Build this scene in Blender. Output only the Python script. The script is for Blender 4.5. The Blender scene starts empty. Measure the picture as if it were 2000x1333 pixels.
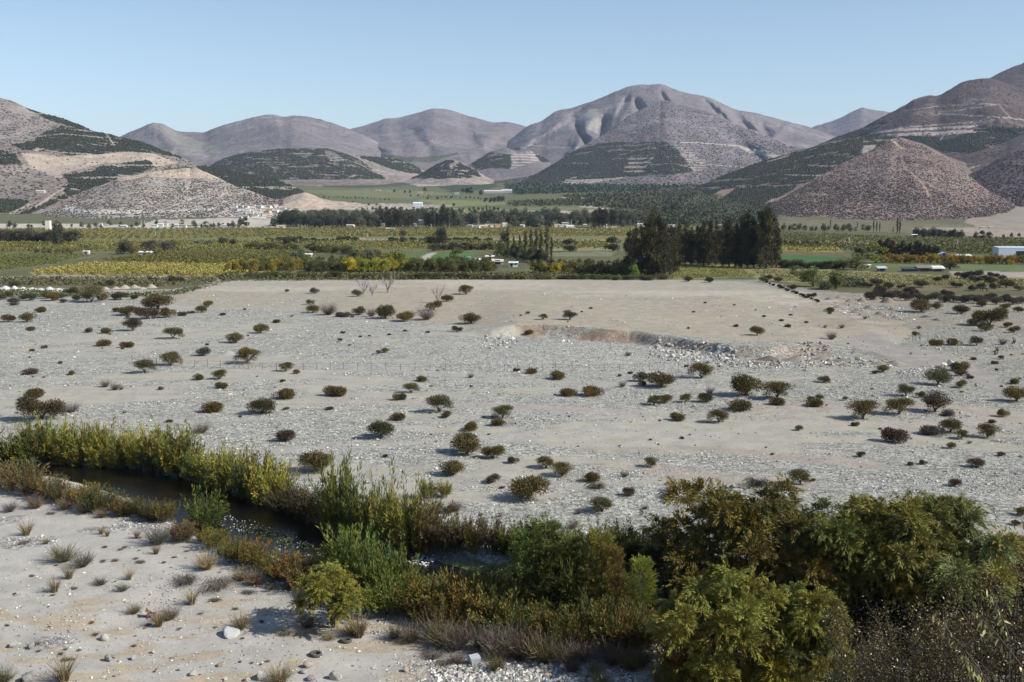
import bpy, math, random
import numpy as np
from mathutils import Vector

sc = bpy.context.scene
rad = math.radians
# ------------------------------------------------------------------ camera, sky, sun, exposure
CAMZ = 25.0; F = 2145.0; PITCH = rad(7.08); CX = 1000.0; CY = 666.5     # F in photo pixels (2000 wide)
cam = bpy.data.cameras.new('camera'); camo = bpy.data.objects.new('camera', cam); sc.collection.objects.link(camo)
cam.sensor_width = 36.0; cam.lens = 36.0*F/2000.0
cam.clip_start = 0.5; cam.clip_end = 40000
camo.location = (0, 0, CAMZ); camo.rotation_euler = (math.pi/2 - PITCH, 0, 0)
sc.camera = camo

SUN_EL = rad(37); SUN_AZ = rad(-17)      # azimuth measured from +X (right) towards +Y; negative = a little behind the camera
sun_vec = Vector((math.cos(SUN_EL)*math.cos(SUN_AZ), math.cos(SUN_EL)*math.sin(SUN_AZ), math.sin(SUN_EL)))
world = bpy.data.worlds.new('World'); sc.world = world; world.use_nodes = True
wt = world.node_tree; wt.nodes.clear()
sky = wt.nodes.new('ShaderNodeTexSky'); sky.sky_type = 'NISHITA'; sky.sun_disc = False
sky.sun_elevation = SUN_EL; sky.sun_rotation = rad(90) - SUN_AZ
sky.altitude = 900; sky.air_density = 1.05; sky.dust_density = 0.15; sky.ozone_density = 1.6
bg = wt.nodes.new('ShaderNodeBackground'); bg.inputs['Strength'].default_value = 0.1
wo = wt.nodes.new('ShaderNodeOutputWorld')
wt.links.new(sky.outputs[0], bg.inputs[0]); wt.links.new(bg.outputs[0], wo.inputs[0])
sl = bpy.data.lights.new('sun', 'SUN'); sl.energy = 5.0; sl.angle = rad(0.53); sl.color = (1.0, 0.95, 0.86)
so = bpy.data.objects.new('sun', sl); sc.collection.objects.link(so)
so.rotation_euler = sun_vec.to_track_quat('Z', 'Y').to_euler(); so.location = (200, -60, 150)
sc.view_settings.view_transform = 'Standard'; sc.view_settings.look = 'None'
sc.view_settings.exposure = 0.5; sc.view_settings.gamma = 1.0
sc.cycles.max_bounces = 6; sc.cycles.diffuse_bounces = 2; sc.cycles.transparent_max_bounces = 8
sc.cycles.volume_bounces = 0; sc.cycles.volume_max_steps = 64
sc.cycles.use_denoising = True

# ------------------------------------------------------------------ numeric helpers
RS = np.random.RandomState(7)
def hsh(ix, iy, seed):
    a = (ix.astype(np.int64)*374761393 + iy.astype(np.int64)*668265263 + seed*144665) & 0xffffffff
    a = ((a ^ (a >> 13))*1274126177) & 0xffffffff
    a = (a ^ (a >> 16)) & 0xffffffff
    return (a & 0xffffff)/float(0xffffff)
def vn(x, y, seed=0):
    x = np.asarray(x, float); y = np.asarray(y, float)
    ix = np.floor(x); iy = np.floor(y); fx = x-ix; fy = y-iy
    fx = fx*fx*(3-2*fx); fy = fy*fy*(3-2*fy)
    a = hsh(ix, iy, seed); b = hsh(ix+1, iy, seed); c = hsh(ix, iy+1, seed); d = hsh(ix+1, iy+1, seed)
    return (a*(1-fx)+b*fx)*(1-fy) + (c*(1-fx)+d*fx)*fy
def fbm(x, y, seed=0, o=4, g=0.5):
    s = 0; a = 1; t = 0
    for i in range(o):
        s = s + a*vn(x*2**i+17.3*i, y*2**i-9.1*i, seed+i*31); t += a; a *= g
    return s/t
def ridged(x, y, seed=0, o=4):
    s = 0; a = 1; t = 0
    for i in range(o):
        s = s + a*(1-np.abs(2*vn(x*2**i+5.3*i, y*2**i+9.1*i, seed+i*31)-1)); t += a; a *= 0.5
    return s/t
def ss(a, b, x):
    t = np.clip((x-a)/(b-a), 0, 1); return t*t*(3-2*t)
def inpoly(px, py, poly):
    px = np.asarray(px, float); py = np.asarray(py, float)
    r = np.zeros(px.shape, bool); n = len(poly); j = n-1
    for i in range(n):
        xi, yi = poly[i]; xj, yj = poly[j]
        if yi != yj:
            r ^= ((yi > py) != (yj > py)) & (px < (xj-xi)*(py-yi)/(yj-yi)+xi)
        j = i
    return r
def segdist(px, py, pts, closed=False):
    d = np.full(np.shape(px), 1e9)
    n = len(pts)
    for i in range(n if closed else n-1):
        ax, ay = pts[i]; bx, by = pts[(i+1) % n]
        vx, vy = bx-ax, by-ay; L = vx*vx+vy*vy+1e-12
        t = np.clip(((px-ax)*vx+(py-ay)*vy)/L, 0, 1)
        d = np.minimum(d, np.hypot(px-ax-t*vx, py-ay-t*vy))
    return d
TP = math.tan(PITCH); SP = math.sin(PITCH); CP = math.cos(PITCH)
SL = 0.0407; Y0 = 1100.0
def ray(px, py):                         # slopes (x/y, z/y) of the sight line through a photo pixel
    a = (np.asarray(px, float)-CX)/F; b = -(np.asarray(py, float)-CY)/F
    dy = CP + b*SP; return a/dy, (b*CP - SP)/dy
def G(px, py, z=0.0):                    # photo pixel -> point of the valley floor
    ax, m = ray(px, py)
    m = np.minimum(m, SL-0.012)
    y1 = np.where(m < -1e-4, (z-CAMZ)/np.minimum(m, -1e-4), 1e9)
    y2 = (CAMZ + Y0*SL)/(SL-m)
    y = np.where(y1 <= Y0, y1, y2)
    return ax*y, y
def Gp(poly, z=0.0): return [tuple(float(v) for v in G(p[0], p[1], z)) for p in poly]
def proj(x, y, z):
    dz = z-CAMZ; d = y*CP - dz*SP; u = dz*CP + y*SP
    return CX + F*x/d, CY - F*u/d

# ------------------------------------------------------------------ mesh + material helpers
col = sc.collection
def mesh(name, V, Fs, mat=None, smooth=False, attrs=None):
    V = np.asarray(V, np.float32)
    if not isinstance(Fs, (list, tuple)): Fs = [Fs]
    me = bpy.data.meshes.new(name)
    me.vertices.add(len(V)); me.vertices.foreach_set('co', V.ravel())
    idx = np.concatenate([np.asarray(f).ravel() for f in Fs]).astype(np.int32)
    sizes = np.concatenate([np.full(len(f), np.asarray(f).shape[1]) for f in Fs]).astype(np.int32)
    st = np.concatenate([[0], np.cumsum(sizes)[:-1]]).astype(np.int32)
    me.loops.add(len(idx)); me.loops.foreach_set('vertex_index', idx)
    me.polygons.add(len(sizes)); me.polygons.foreach_set('loop_start', st)
    try: me.polygons.foreach_set('loop_total', sizes)
    except Exception: pass
    me.update(calc_edges=True)
    me.polygons.foreach_set('use_smooth', np.full(len(sizes), bool(smooth)))
    for k, a in (attrs or {}).items():
        a = np.asarray(a, np.float32)
        if a.shape[1] == 3: a = np.concatenate([a, np.ones((len(a), 1), np.float32)], 1)
        at = me.attributes.new(k, 'FLOAT_COLOR', 'POINT'); at.data.foreach_set('color', a.ravel())
    if mat: me.materials.append(mat)
    return me
def ob(name, me, parent=None, loc=(0, 0, 0), rot=(0, 0, 0), scl=(1, 1, 1), color=None, **props):
    o = bpy.data.objects.new(name, me); col.objects.link(o)
    o.location = loc; o.rotation_euler = rot; o.scale = scl
    if color: o.color = (*color, 1)
    if parent: o.parent = parent
    for k, v in props.items(): o[k] = v
    return o
def dup(src, loc, rz=0.0, s=1.0, color=None, **props):        # a copy of a thing with copies of its parts and sub-parts
    r = src.copy(); col.objects.link(r); r.location = loc; r.rotation_euler = (0, 0, rz)
    r.scale = (s, s, s) if np.isscalar(s) else s
    def kids(a, b):
        for ch in KIDS.get(a.name, []):
            c = ch.copy(); col.objects.link(c); c.parent = b
            if color is not None and ch.name.startswith(('crown', 'foliage', 'twigs', 'blades', 'flower')): c.color = (*color, 1)
            kids(ch, c)
    kids(src, r)
    if color is not None: r.color = (*color, 1)
    for k in list(r.keys()):
        if k in ('label', 'group'): del r[k]
    for k, v in props.items(): r[k] = v
    return r
KIDS = {}
def child(par, name, me, **kw):
    o = ob(name, me, parent=par, **kw); KIDS.setdefault(par.name, []).append(o); return o

class NT:
    def __init__(s, name):
        s.m = bpy.data.materials.new(name); s.m.use_nodes = True; s.t = s.m.node_tree; s.t.nodes.clear()
        s.out = s.n('ShaderNodeOutputMaterial')
    def n(s, typ, **kw):
        nd = s.t.nodes.new(typ)
        for k, v in kw.items():
            if k.startswith('_'): setattr(nd, k[1:], v)
            else:
                key = int(k[1:]) if k[0] == 'i' and k[1:].isdigit() else k
                s.set(nd.inputs[key], v)
        return nd
    def set(s, inp, v):
        if isinstance(v, bpy.types.NodeSocket): s.t.links.new(v, inp)
        elif isinstance(v, bpy.types.Node): s.t.links.new(v.outputs[0], inp)
        else: inp.default_value = v
    def noise(s, scale, detail=4, rough=0.55, vec=None, lo=None, hi=None):
        nd = s.n('ShaderNodeTexNoise', Scale=scale, Detail=detail, Roughness=rough)
        if vec is not None: s.set(nd.inputs['Vector'], vec)
        o = nd.outputs['Fac']
        return s.ramp(o, lo, hi) if lo is not None else o
    def ramp(s, v, lo, hi):
        return s.n('ShaderNodeMapRange', i0=v, i1=lo, i2=hi, _interpolation_type='SMOOTHSTEP').outputs[0]
    def mix(s, f, a, b, mode='MIX'):
        nd = s.n('ShaderNodeMix', _data_type='RGBA', _blend_type=mode)
        s.set(nd.inputs[0], f); s.set(nd.inputs[6], a); s.set(nd.inputs[7], b); return nd.outputs[2]
    def math(s, op, a, b=0.0):
        return s.n('ShaderNodeMath', _operation=op, i0=a, i1=b).outputs[0]
    def mul3(s, c, f):                      # colour times scalar
        nd = s.n('ShaderNodeVectorMath', _operation='SCALE'); s.set(nd.inputs[0], c); s.set(nd.inputs[3], f); return nd.outputs[0]
    def attr(s, name, out='Color'):
        return s.n('ShaderNodeAttribute', _attribute_name=name).outputs[out]
    def bump(s, h, strength=0.5, dist=0.1):
        return s.n('ShaderNodeBump', Height=h, Strength=strength, Distance=dist).outputs[0]
    def bsdf(s, color, rough=0.9, normal=None, spec=0.2):
        p = s.n('ShaderNodeBsdfPrincipled', Roughness=rough); s.set(p.inputs['Base Color'], color)
        p.inputs['Specular IOR Level'].default_value = spec
        if normal is not None: s.set(p.inputs['Normal'], normal)
        s.set(s.out.inputs[0], p.outputs[0]); return p
def vscale(nt, sx, sy, sz=1.0):
    tc = nt.n('ShaderNodeTexCoord'); mp = nt.n('ShaderNodeMapping', Vector=tc.outputs['Object']); mp.inputs['Scale'].default_value = (sx, sy, sz); return mp.outputs[0]

def simple(name, c, rough=0.8, spec=0.2, nscale=3.0, var=0.15, bump=0.0, objcol=False):
    nt = NT(name); v = vscale(nt, 1, 1)
    f = nt.noise(nscale, 5, 0.6, v)
    k = nt.math('MULTIPLY_ADD', f, 2*var); k.node.inputs[2].default_value = 1-var
    base = nt.n('ShaderNodeObjectInfo').outputs['Color'] if objcol else tuple(c)
    cc = nt.mul3(base, k)
    nt.bsdf(cc, rough, nt.bump(f, bump, 0.1) if bump else None, spec)
    return nt.m
# ------------------------------------------------------------------ valley floor: heights and surface zones (world space)
WATER_TOP = [(-260,905),(0,905),(120,905),(180,908),(260,915),(330,925),(400,945),(470,965),(540,990),(600,1020),(680,1060),(760,1080),(850,1100),(930,1122),(1000,1142),(1100,1165),(1300,1190),(1500,1235),(1800,1270),(2100,1290)]
WATER_BOT = [(2100,1320),(1800,1305),(1500,1265),(1300,1225),(1100,1195),(980,1172),(860,1166),(790,1152),(700,1135),(620,1110),(560,1085),(480,1060),(400,1040),(350,1010),(300,985),(240,965),(130,935),(0,925),(-260,925)]
WZ = -0.75
WPOLY = Gp(WATER_TOP+WATER_BOT, WZ)
EDGE = Gp([(905,650),(960,656),(1020,650),(1060,649),(1150,655),(1230,660),(1290,668),(1350,677),(1430,688),(1500,690),(1600,684),(1700,690),(1760,705)])
ex = np.array([p[0] for p in EDGE]); ey = np.array([p[1] for p in EDGE])
def sdwater(x, y):
    d = segdist(x, y, WPOLY, True); return np.where(inpoly(x, y, WPOLY), -d, d)
def h0(y): return np.where(y > Y0, (y-Y0)*SL*ss(Y0-60, Y0+140, y), 0.0)
def height(x, y, fine=True):
    x = np.asarray(x, float); y = np.asarray(y, float)
    z = h0(y)
    z = z + 23.4*np.clip(1-(y-1.5)/45.0, 0, 1.0)**1.04 + np.where(y < 2, 0.0, 0)
    w = ss(47, 60, y)*(1-ss(330, 420, y))
    z = z + w*0.55*(fbm(x/24+3, y/13, 5, 3)-0.5)
    if fine: z = z + ss(44, 56, y)*(1-ss(300, 380, y))*0.16*(fbm(x/3.1, y/2.6, 9, 3)-0.5)
    near = (y > 40) & (y < 140)
    sd = np.full(x.shape, 99.0)
    if near.any(): sd[near] = sdwater(x[near], y[near])
    z = z - 1.35*(1-ss(-1.2, 2.6, sd + 0.9*(fbm(x/2.0, y/2.0, 33, 2)-0.5)))
    # terrace: ground above the cut bank
    yy = np.interp(x, ex, ey); inr = ss(ex[0]-2, ex[0]+12, x)*(1-ss(ex[-1]-12, ex[-1]+3, x))
    dd = y-yy+3.0*(vn(x/6, y/9, 77)-0.5)
    z = z + inr*(1.25-.5*ss(G(1225,660)[0]-8, G(1225,660)[0]+25, x))*ss(0.0, 2.0, dd)*(1-ss(18, 120, dd))
    z = z - inr*0.7*ss(-16, -3, dd)*(1-ss(-1, 0.5, dd))
    return z
def gz(x, y): return float(height(np.array([x]), np.array([y]))[0])
def at(px, py):
    x, y = G(px, py); x = float(x); y = float(y)
    for _ in range(6):                         # follow the sight line down to the real surface
        ax, m = ray(px, py); z = gz(x, y)
        if abs(m) < 0.012 or y > Y0: break
        y2 = (z-CAMZ)/float(m); y = 0.5*y+0.5*y2; x = float(ax)*y
    return x, y, gz(x, y)

# zones: (colour, polygon in photo pixels, kind)   colours are linear base colours
Zs = {
 'tanfield': [(430,549),(700,546),(1100,546),(1430,549),(1530,565),(1640,585),(1745,618),(1790,655),(1700,672),(1500,676),(1300,662),(1150,652),(1000,648),(930,640),(870,632),(760,622),(640,612),(500,604),(380,598),(300,592),(240,582),(330,570)],
 'paletop': [(430,549),(700,546),(1100,546),(1430,549),(1560,570),(1640,590),(1560,598),(1400,580),(1150,583),(1000,572),(800,560),(560,572),(380,568)],
}
PITP = [(850,708),(905,660),(985,662),(1080,668),(1200,672),(1300,690),(1400,702),(1450,712),(1340,722),(1200,727),(1000,727),(860,724)]
ROADP = [(1700,648),(1760,672),(1840,690),(1900,712),(1960,750),(1985,775),(1950,775),(1890,735),(1800,722),(1740,712),(1690,690),(1640,668)]
def zone_far(px, py, x, y):
    """base colour of everything beyond the river plain"""
    n1 = fbm(x/60, y/140, 41, 3); n2 = fbm(x/7, y/25, 43, 3)
    amp_ = np.clip((py-330)/22, 0.8, 5)
    px = px + 30*(fbm(x/40, y/60, 45, 3)-0.5); py = py + amp_*(fbm(x/30, y/80, 47, 3)-0.5)
    n = len(px); C = np.empty((n, 3)); C[:] = (0.115, 0.115, 0.045)
    C *= (0.75+0.5*n2)[:, None]
    def put(poly, c, v=0.25):
        m = inpoly(px, py, poly)
        if m.any(): C[m] = np.array(c)*(1-v/2+v*n2[m])[:, None]
    # distant valley, 350-430
    put([(-400,445),(-400,300),(2400,300),(2400,445)], (0.12,0.125,0.06))
    put([(555,370),(660,362),(860,372),(960,385),(800,400),(640,392)], (0.125,0.14,0.06))
    put([(590,372),(760,371),(880,378),(790,388),(640,382)], (0.165,0.175,0.075))
    put([(500,372),(560,385),(640,400),(600,412),(520,404)], (0.14,0.17,0.05))
    put([(820,390),(960,392),(1000,400),(860,404)], (0.18,0.21,0.06))
    put([(700,410),(820,404),(1000,410),(900,418),(720,420)], (0.19,0.21,0.06))
    put([(530,350),(640,348),(800,352),(820,362),(700,366),(560,362)], (0.36,0.31,0.24))
    put([(620,358),(800,355),(810,362),(700,368),(640,366)], (0.07,0.085,0.04))
    put([(815,350),(950,347),(960,352),(880,362),(820,364)], (0.40,0.34,0.27))
    put([(860,365),(960,350),(985,352),(960,370),(880,376)], (0.05,0.075,0.035))
    put([(985,360),(1100,352),(1430,343),(1380,362),(1260,374),(1000,380)], (0.045,0.07,0.035))
    put([(1090,382),(1260,372),(1400,362),(1330,395),(1240,410),(1130,402)], (0.13,0.125,0.07))
    put([(1095,384),(1130,388),(1185,408),(1150,412),(1120,400)], (0.42,0.38,0.31))
    put([(1000,397),(1100,388),(1130,402),(1000,405)], (0.13,0.13,0.06))
    put([(1000,405),(1160,405),(1170,410),(1000,412)], (0.15,0.17,0.06))
    put([(1010,412),(1170,413),(1170,418),(1010,419)], (0.38,0.31,0.24))
    put([(1205,417),(1240,414),(1262,424),(1240,428),(1215,427)], (0.45,0.40,0.25))
    put([(600,400),(760,398),(900,402),(760,412),(560,410)], (0.36,0.31,0.27), 0.9)
    put([(300,430),(480,425),(600,400),(600,446),(250,446)], (0.42,0.38,0.33), 0.5)
    put([(-100,436),(250,440),(250,450),(-100,450)], (0.45,0.41,0.36), 0.4)
    put([(1480,425),(1700,432),(2000,446),(2200,446),(2200,470),(1900,466),(1700,452),(1480,446)], (0.15,0.135,0.075), 0.6); put([(1780,446),(2200,440),(2200,466),(1900,463)], (0.30,0.25,0.20), .6)
    put([(1850,392),(2600,370),(2600,452),(1900,448)], (0.27,0.22,0.18), .4)
    put([(1200,398),(1270,382),(1400,372),(1520,395),(1520,446),(1200,445)], (0.085,0.09,0.05), .4)
    # near fields 445-545
    put([(-400,447),(1400,443),(1400,470),(-400,476)], (0.17,0.165,0.05))
    put([(-400,476),(1300,468),(1300,490),(-400,496)], (0.14,0.14,0.05))
    put([(-400,496),(190,497),(110,518),(-60,538),(-400,545)], (0.14,0.155,0.055))
    put([(190,511),(330,492),(590,490),(560,521),(470,523),(330,516)], (0.14,0.15,0.045))
    put([(60,532),(180,515),(330,517),(560,521),(520,530),(430,541),(60,538)], (0.30,0.25,0.08))
    put([(-60,541),(60,539),(430,542),(420,552),(-60,556)], (0.32,0.27,0.23))
    put([(520,467),(760,466),(1200,468),(1200,471),(520,471)], (0.33,0.29,0.24))
    put([(800,494),(850,493),(810,509),(690,512),(690,503)], (0.085,0.16,0.035))
    put([(862,495),(935,492),(925,505),(828,510)], (0.075,0.17,0.035))
    put([(846,493),(862,493),(832,512),(808,512)], (0.36,0.33,0.28))
    put([(1080,495),(1200,493),(1200,500),(1080,502)], (0.16,0.18,0.09))
    put([(1050,478),(1200,480),(1200,492),(1050,492)], (0.22,0.21,0.09))
    put([(1500,450),(1760,464),(2400,470),(2400,500),(1500,488)], (0.115,0.115,0.05))
    put([(1520,468),(1700,472),(1860,480),(1700,479),(1520,475)], (0.33,0.26,0.17))
    put([(1520,483),(1640,487),(1640,492),(1520,491)], (0.30,0.24,0.05))
    put([(1520,499),(1650,503),(1650,515),(1520,514)], (0.05,0.14,0.03))
    put([(1700,508),(2400,515),(2400,545),(1840,527),(1700,520)], (0.12,0.16,0.05))
    put([(1860,530),(2400,536),(2400,548),(1860,541)], (0.32,0.28,0.24), 0.7)
    put([(1310,519),(1440,520),(1480,541),(1310,546)], (0.24,0.22,0.05))
    put([(1420,521),(1660,528),(1860,540),(2400,550),(2400,562),(1700,560),(1480,548)], (0.22,0.21,0.07))
    put([(1660,548),(1880,556),(2400,562),(2400,570),(1740,566)], (0.16,0.13,0.06), 0.6)
    L = C.mean(1, keepdims=True); C = L+(C-L)*0.72; C *= np.array((0.95, 0.92, 0.85))
    return C
def ground_color(x, y, z):
    px, py = proj(x, y, h0(y)*1.0)
    n = len(x)
    xr = x+y*.5; yr = y-x*.10+7*(fbm(x/40, y/40, 49, 2)-.5)
    nb = fbm(xr/42+2, yr/17, 51, 4, .6); nc = fbm(x/9, y/4.0, 53, 3); nd = fbm(x/1.6, y/1.6, 57, 2)
    # river plain: grey cobble against beige sand
    ne = fbm(xr/20, yr/4.0, 58, 3)
    sand = ss(0.49, 0.60, 0.45*nb+0.25*nc+0.30*ne)
    grav = 1-sand
    gr = np.array((0.345, 0.338, 0.300)); sd_ = np.array((0.405, 0.380, 0.316))
    C = gr*grav[:, None] + sd_*sand[:, None]
    rt = ss(10, 110, x)[:, None]*0.55                        # browner, darker ground towards the east side
    C = C*(1-rt) + C*np.array((0.66, 0.62, 0.57))*rt
    G_ = grav.copy()
    def put(m, c, g, v=0.2):
        m = np.clip(m, 0, 1)
        cc = np.array(c)*(1-v/2+v*nd)[:, None]
        C[:] = C*(1-m[:, None]) + cc*m[:, None]; G_[:] = G_*(1-m) + g*m
    jx = px + 26*(fbm(x/14, y/9, 61, 2)-0.5); jy = py + 7*(fbm(x/14, y/9, 63, 2)-0.5)
    put(inpoly(jx, jy, Zs['tanfield'])*(0.55+0.45*ss(0.3, 0.5, nb)), (0.38, 0.333, 0.258), 0.04)
    put(inpoly(jx, jy, Zs['paletop'])*(0.25+0.75*ss(0.35, 0.6, nb)), (0.45, 0.41, 0.335), 0.02)
    put(inpoly(px+60*(fbm(x/10, y/10, 66, 3)-.5), py+16*(fbm(x/10, y/10, 67, 3)-.5), PITP)*.8, (0.375, 0.367, 0.33), 1.0)
    put(inpoly(jx, jy, ROADP)*1.0, (0.33, 0.30, 0.27), 0.1)
    for a, b in (((1480,548),(1760,640)), ((1640,588),(1700,650))):
        pass
    # wheel tracks worn into the plain
    for ln, wd, cc in (([(540,880),(700,872),(900,862),(1150,846),(1400,850)], 1.3, (0.50,0.46,0.41)),
                   ([(0,700),(200,690),(460,700),(760,722),(1050,745),(1400,760)], 1.6, (0.47,0.44,0.40)),
                   ([(640,780),(900,790),(1100,800),(1400,812),(1700,830),(2000,820)], 1.5, (0.48,0.43,0.37)),
                   ([(1200,905),(1350,925),(1550,945)], 1.7, (0.45,0.39,0.33)),
                   ([(1500,800),(1700,790),(2000,812)], 2.2, (0.47,0.41,0.34)),
                   ([(1440,528),(1540,566),(1640,600),(1760,668)], 1.1, (0.50,0.45,0.38)),
                   ([(1150,880),(1400,876),(1700,905)], 1.3, (0.44,0.38,0.32))):
        wp = Gp(ln); d = segdist(x, y, wp)
        put((1-ss(wd, wd*2.4, d+1.2*nc))*0.8, np.array(cc)*0.82, 0.1)
    # cut bank of red earth
    yy = np.interp(x, ex, ey); dd = y-yy
    rb = (dd > -2.5) & (dd < 3.0) & (x > G(985, 655)[0]) & (x < G(1225, 660)[0])
    put(rb*ss(0.42, 0.55, nc+0.12), (0.285, 0.22, 0.165), 0.6, 0.8)
    put(((dd > -2) & (dd < 2.5) & (x > G(1225, 660)[0]) & (x < ex[-1]-8))*ss(.4, .55, nc+.1)*.7, (0.29, 0.235, 0.19), 0.9, 0.5)
    # near side of the stream: pale silty sand
    sdw = np.full(n, 99.0); nr = (y > 40) & (y < 140); sdw[nr] = sdwater(x[nr], y[nr])
    wy = np.interp(px, [p[0] for p in WATER_TOP], [p[1] for p in WATER_TOP])
    side = nr & (py > wy+8)
    g2 = ss(0.60, 0.68, fbm(x/7+9, y/5, 71, 3))*ss(0.45, 0.5, nb+0.1*nc)
    put(side*1.0, (0.445, 0.42, 0.372), 0.0)
    put(side*g2, (0.34, 0.325, 0.30), 1.0)
    put(side*(y < 68)*ss(0.5, 0.62, fbm(x/3, y/1.4, 73, 3)), (0.43, 0.36, 0.27), 0.1)
    put(side*ss(740, 860, px)*ss(1250, 1290, py+40*(nc-0.5)), (0.36, 0.325, 0.28), 0.9)
    put((sdw < 1.4)*0.75, (0.10, 0.085, 0.065), 0.4)
    put((y < 47)*1.0, (0.36, 0.30, 0.23), 0.4)
    # green gravel bar by the riffle
    bar = inpoly(px, py, [(800,1075),(900,1085),(1010,1100),(1080,1130),(1000,1140),(900,1115),(800,1095)])
    put(bar*1.0, (0.15, 0.16, 0.085), 0.6, 0.6)
    # everything further off: fields, then the foot of the hills
    lim = np.interp(px, [-2000,-200,0,190,330,430,480,1310,1480,1560,1640,1745,2000,2400,4000], [575,575,562,566,566,552,546,546,547,562,572,578,588,592,592])
    far = py < lim
    if far.any():
        C[far] = zone_far(px[far], py[far], x[far], y[far]); G_[far] = 0.0
    right = (px > 1560) & (py < 640) & (py > 575)
    put(right*ss(0.4, 0.6, nc)*0.5, (0.30, 0.25, 0.18), 0.3)
    fld = far*1.0
    C = C*np.where(far, 1.0, 0.80)[:, None]
    return C, np.clip(G_, 0, 1), fld
# one sheet: rows follow the sight-line spacing so that detail is even
ys = [-60, -40, -25, -12, -4] + list(np.arange(0, 50, 1.2))
pyl = np.arange(1345, 441, -1.7)
ys += [float(G(1000, p)[1]) for p in pyl if G(1000, p)[1] > 50.5]
y = ys[-1]
while y < 4300: y *= 1.012; ys.append(y)
while y < 30000: y *= 1.12; ys.append(y)
ys = np.array(ys); A = np.linspace(-0.66, 0.66, 860)
A = np.concatenate([[-3, -2, -1.4, -1, -0.8], A, [0.8, 1, 1.4, 2, 3]])
YY, AA = np.meshgrid(ys, A, indexing='ij'); XX = AA*(np.maximum(YY, 0)+18)
gx = XX.ravel(); gy = YY.ravel(); gzv = height(gx, gy)
Cg, Gg, Fg = ground_color(gx, gy, gzv)
nr, ncl = XX.shape
I = np.arange(nr*ncl).reshape(nr, ncl)
quads = np.stack([I[:-1, :-1].ravel(), I[:-1, 1:].ravel(), I[1:, 1:].ravel(), I[1:, :-1].ravel()], 1)

nt = NT('valley ground'); v = vscale(nt, 1, 1); c = nt.attr('Col'); gm = nt.attr('Gm'); gs = nt.n('ShaderNodeSeparateColor', i0=gm)
g = gs.outputs[0]; fd = gs.outputs[1]
vo = nt.n('ShaderNodeTexVoronoi', Scale=2.6, Vector=v); vo2 = nt.n('ShaderNodeTexVoronoi', Scale=6.5, Vector=v)
# pebbles: each cell of the voronoi is one stone with a tone of its own
tone = nt.n('ShaderNodeSeparateColor', i0=vo.outputs['Color']).outputs[0]
tone2 = nt.n('ShaderNodeSeparateColor', i0=vo2.outputs['Color']).outputs[1]
f1 = nt.ramp(tone, 0.0, 1.0); f2 = nt.ramp(tone2, 0.0, 1.0)
peb = nt.math('MULTIPLY_ADD', f1, 0.62); peb.node.inputs[2].default_value = 0.68
peb2 = nt.math('MULTIPLY_ADD', f2, 0.6); peb2.node.inputs[2].default_value = 0.7
pp = nt.math('MULTIPLY', peb, peb2)
fac = nt.n('ShaderNodeMix', _data_type='FLOAT', i0=g, i2=1.0, i3=pp).outputs[0]
nz = nt.noise(0.35, 6, 0.65, v); nz2 = nt.noise(3.0, 4, 0.7, v)
k = nt.math('MULTIPLY_ADD', nz, 0.7); k.node.inputs[2].default_value = 0.65
k2 = nt.math('MULTIPLY_ADD', nz2, 0.36); k2.node.inputs[2].default_value = 0.82
cc = nt.mul3(c, nt.math('MULTIPLY', nt.math('MULTIPLY', k, k2), fac))
h = nt.math('ADD', nt.math('MULTIPLY', nt.math('SUBTRACT', 1.0, vo.outputs['Distance']), g), nt.math('MULTIPLY', nz2, 0.5))
nt.bsdf(cc, 0.95, nt.bump(h, 0.6, 0.14), 0.1)
GROUND = nt.m
gm3 = np.stack([Gg, Fg, 0*Gg], 1)
ob('ground', mesh('ground', np.stack([gx, gy, gzv], 1), quads, GROUND, True, {'Col': Cg, 'Gm': gm3}), kind='structure')

# water of the stream
nt = NT('stream water'); v = vscale(nt, 1, 1)
w1 = nt.noise(1.8, 4, 0.6, v); w2 = nt.noise(7, 3, 0.6, v)
hb = nt.math('ADD', w1, nt.math('MULTIPLY', w2, 0.4))
mudd = nt.mix(nt.noise(0.25, 3, 0.5, v, 0.35, 0.65), (0.011, 0.008, 0.005, 1), (0.006, 0.006, 0.006, 1))
nt.bsdf(mudd, 0.12, nt.bump(hb, 0.35, 0.12), 0.4)
wp = [p for p in WPOLY]
me = bpy.data.meshes.new('water')
import bmesh
bm = bmesh.new(); X0 = [G(a, b, WZ) for a, b in WATER_TOP]; X1 = [G(a, b, WZ) for a, b in reversed(WATER_BOT)]
def resamp(P, n):
    P = np.array(P); d = np.concatenate([[0], np.cumsum(np.hypot(*(P[1:]-P[:-1]).T))]); t = np.linspace(0, d[-1], n)
    return np.stack([np.interp(t, d, P[:, 0]), np.interp(t, d, P[:, 1])], 1)
R0 = resamp(X0, 80); R1 = resamp(X1, 80)
dv = R0-R1; L = np.hypot(dv[:, 0], dv[:, 1])[:, None]; R0 = R0+dv/L*2.5; R1 = R1-dv/L*2.5
ra = [bm.verts.new((a[0], a[1], WZ)) for a in R0]; rb_ = [bm.verts.new((a[0], a[1], WZ)) for a in R1]
for i in range(79): bm.faces.new((rb_[i], rb_[i+1], ra[i+1], ra[i]))
bmesh.ops.recalc_face_normals(bm, faces=bm.faces); bm.to_mesh(me); bm.free(); me.materials.append(nt.m)
ob('water', me, kind='structure')
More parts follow.
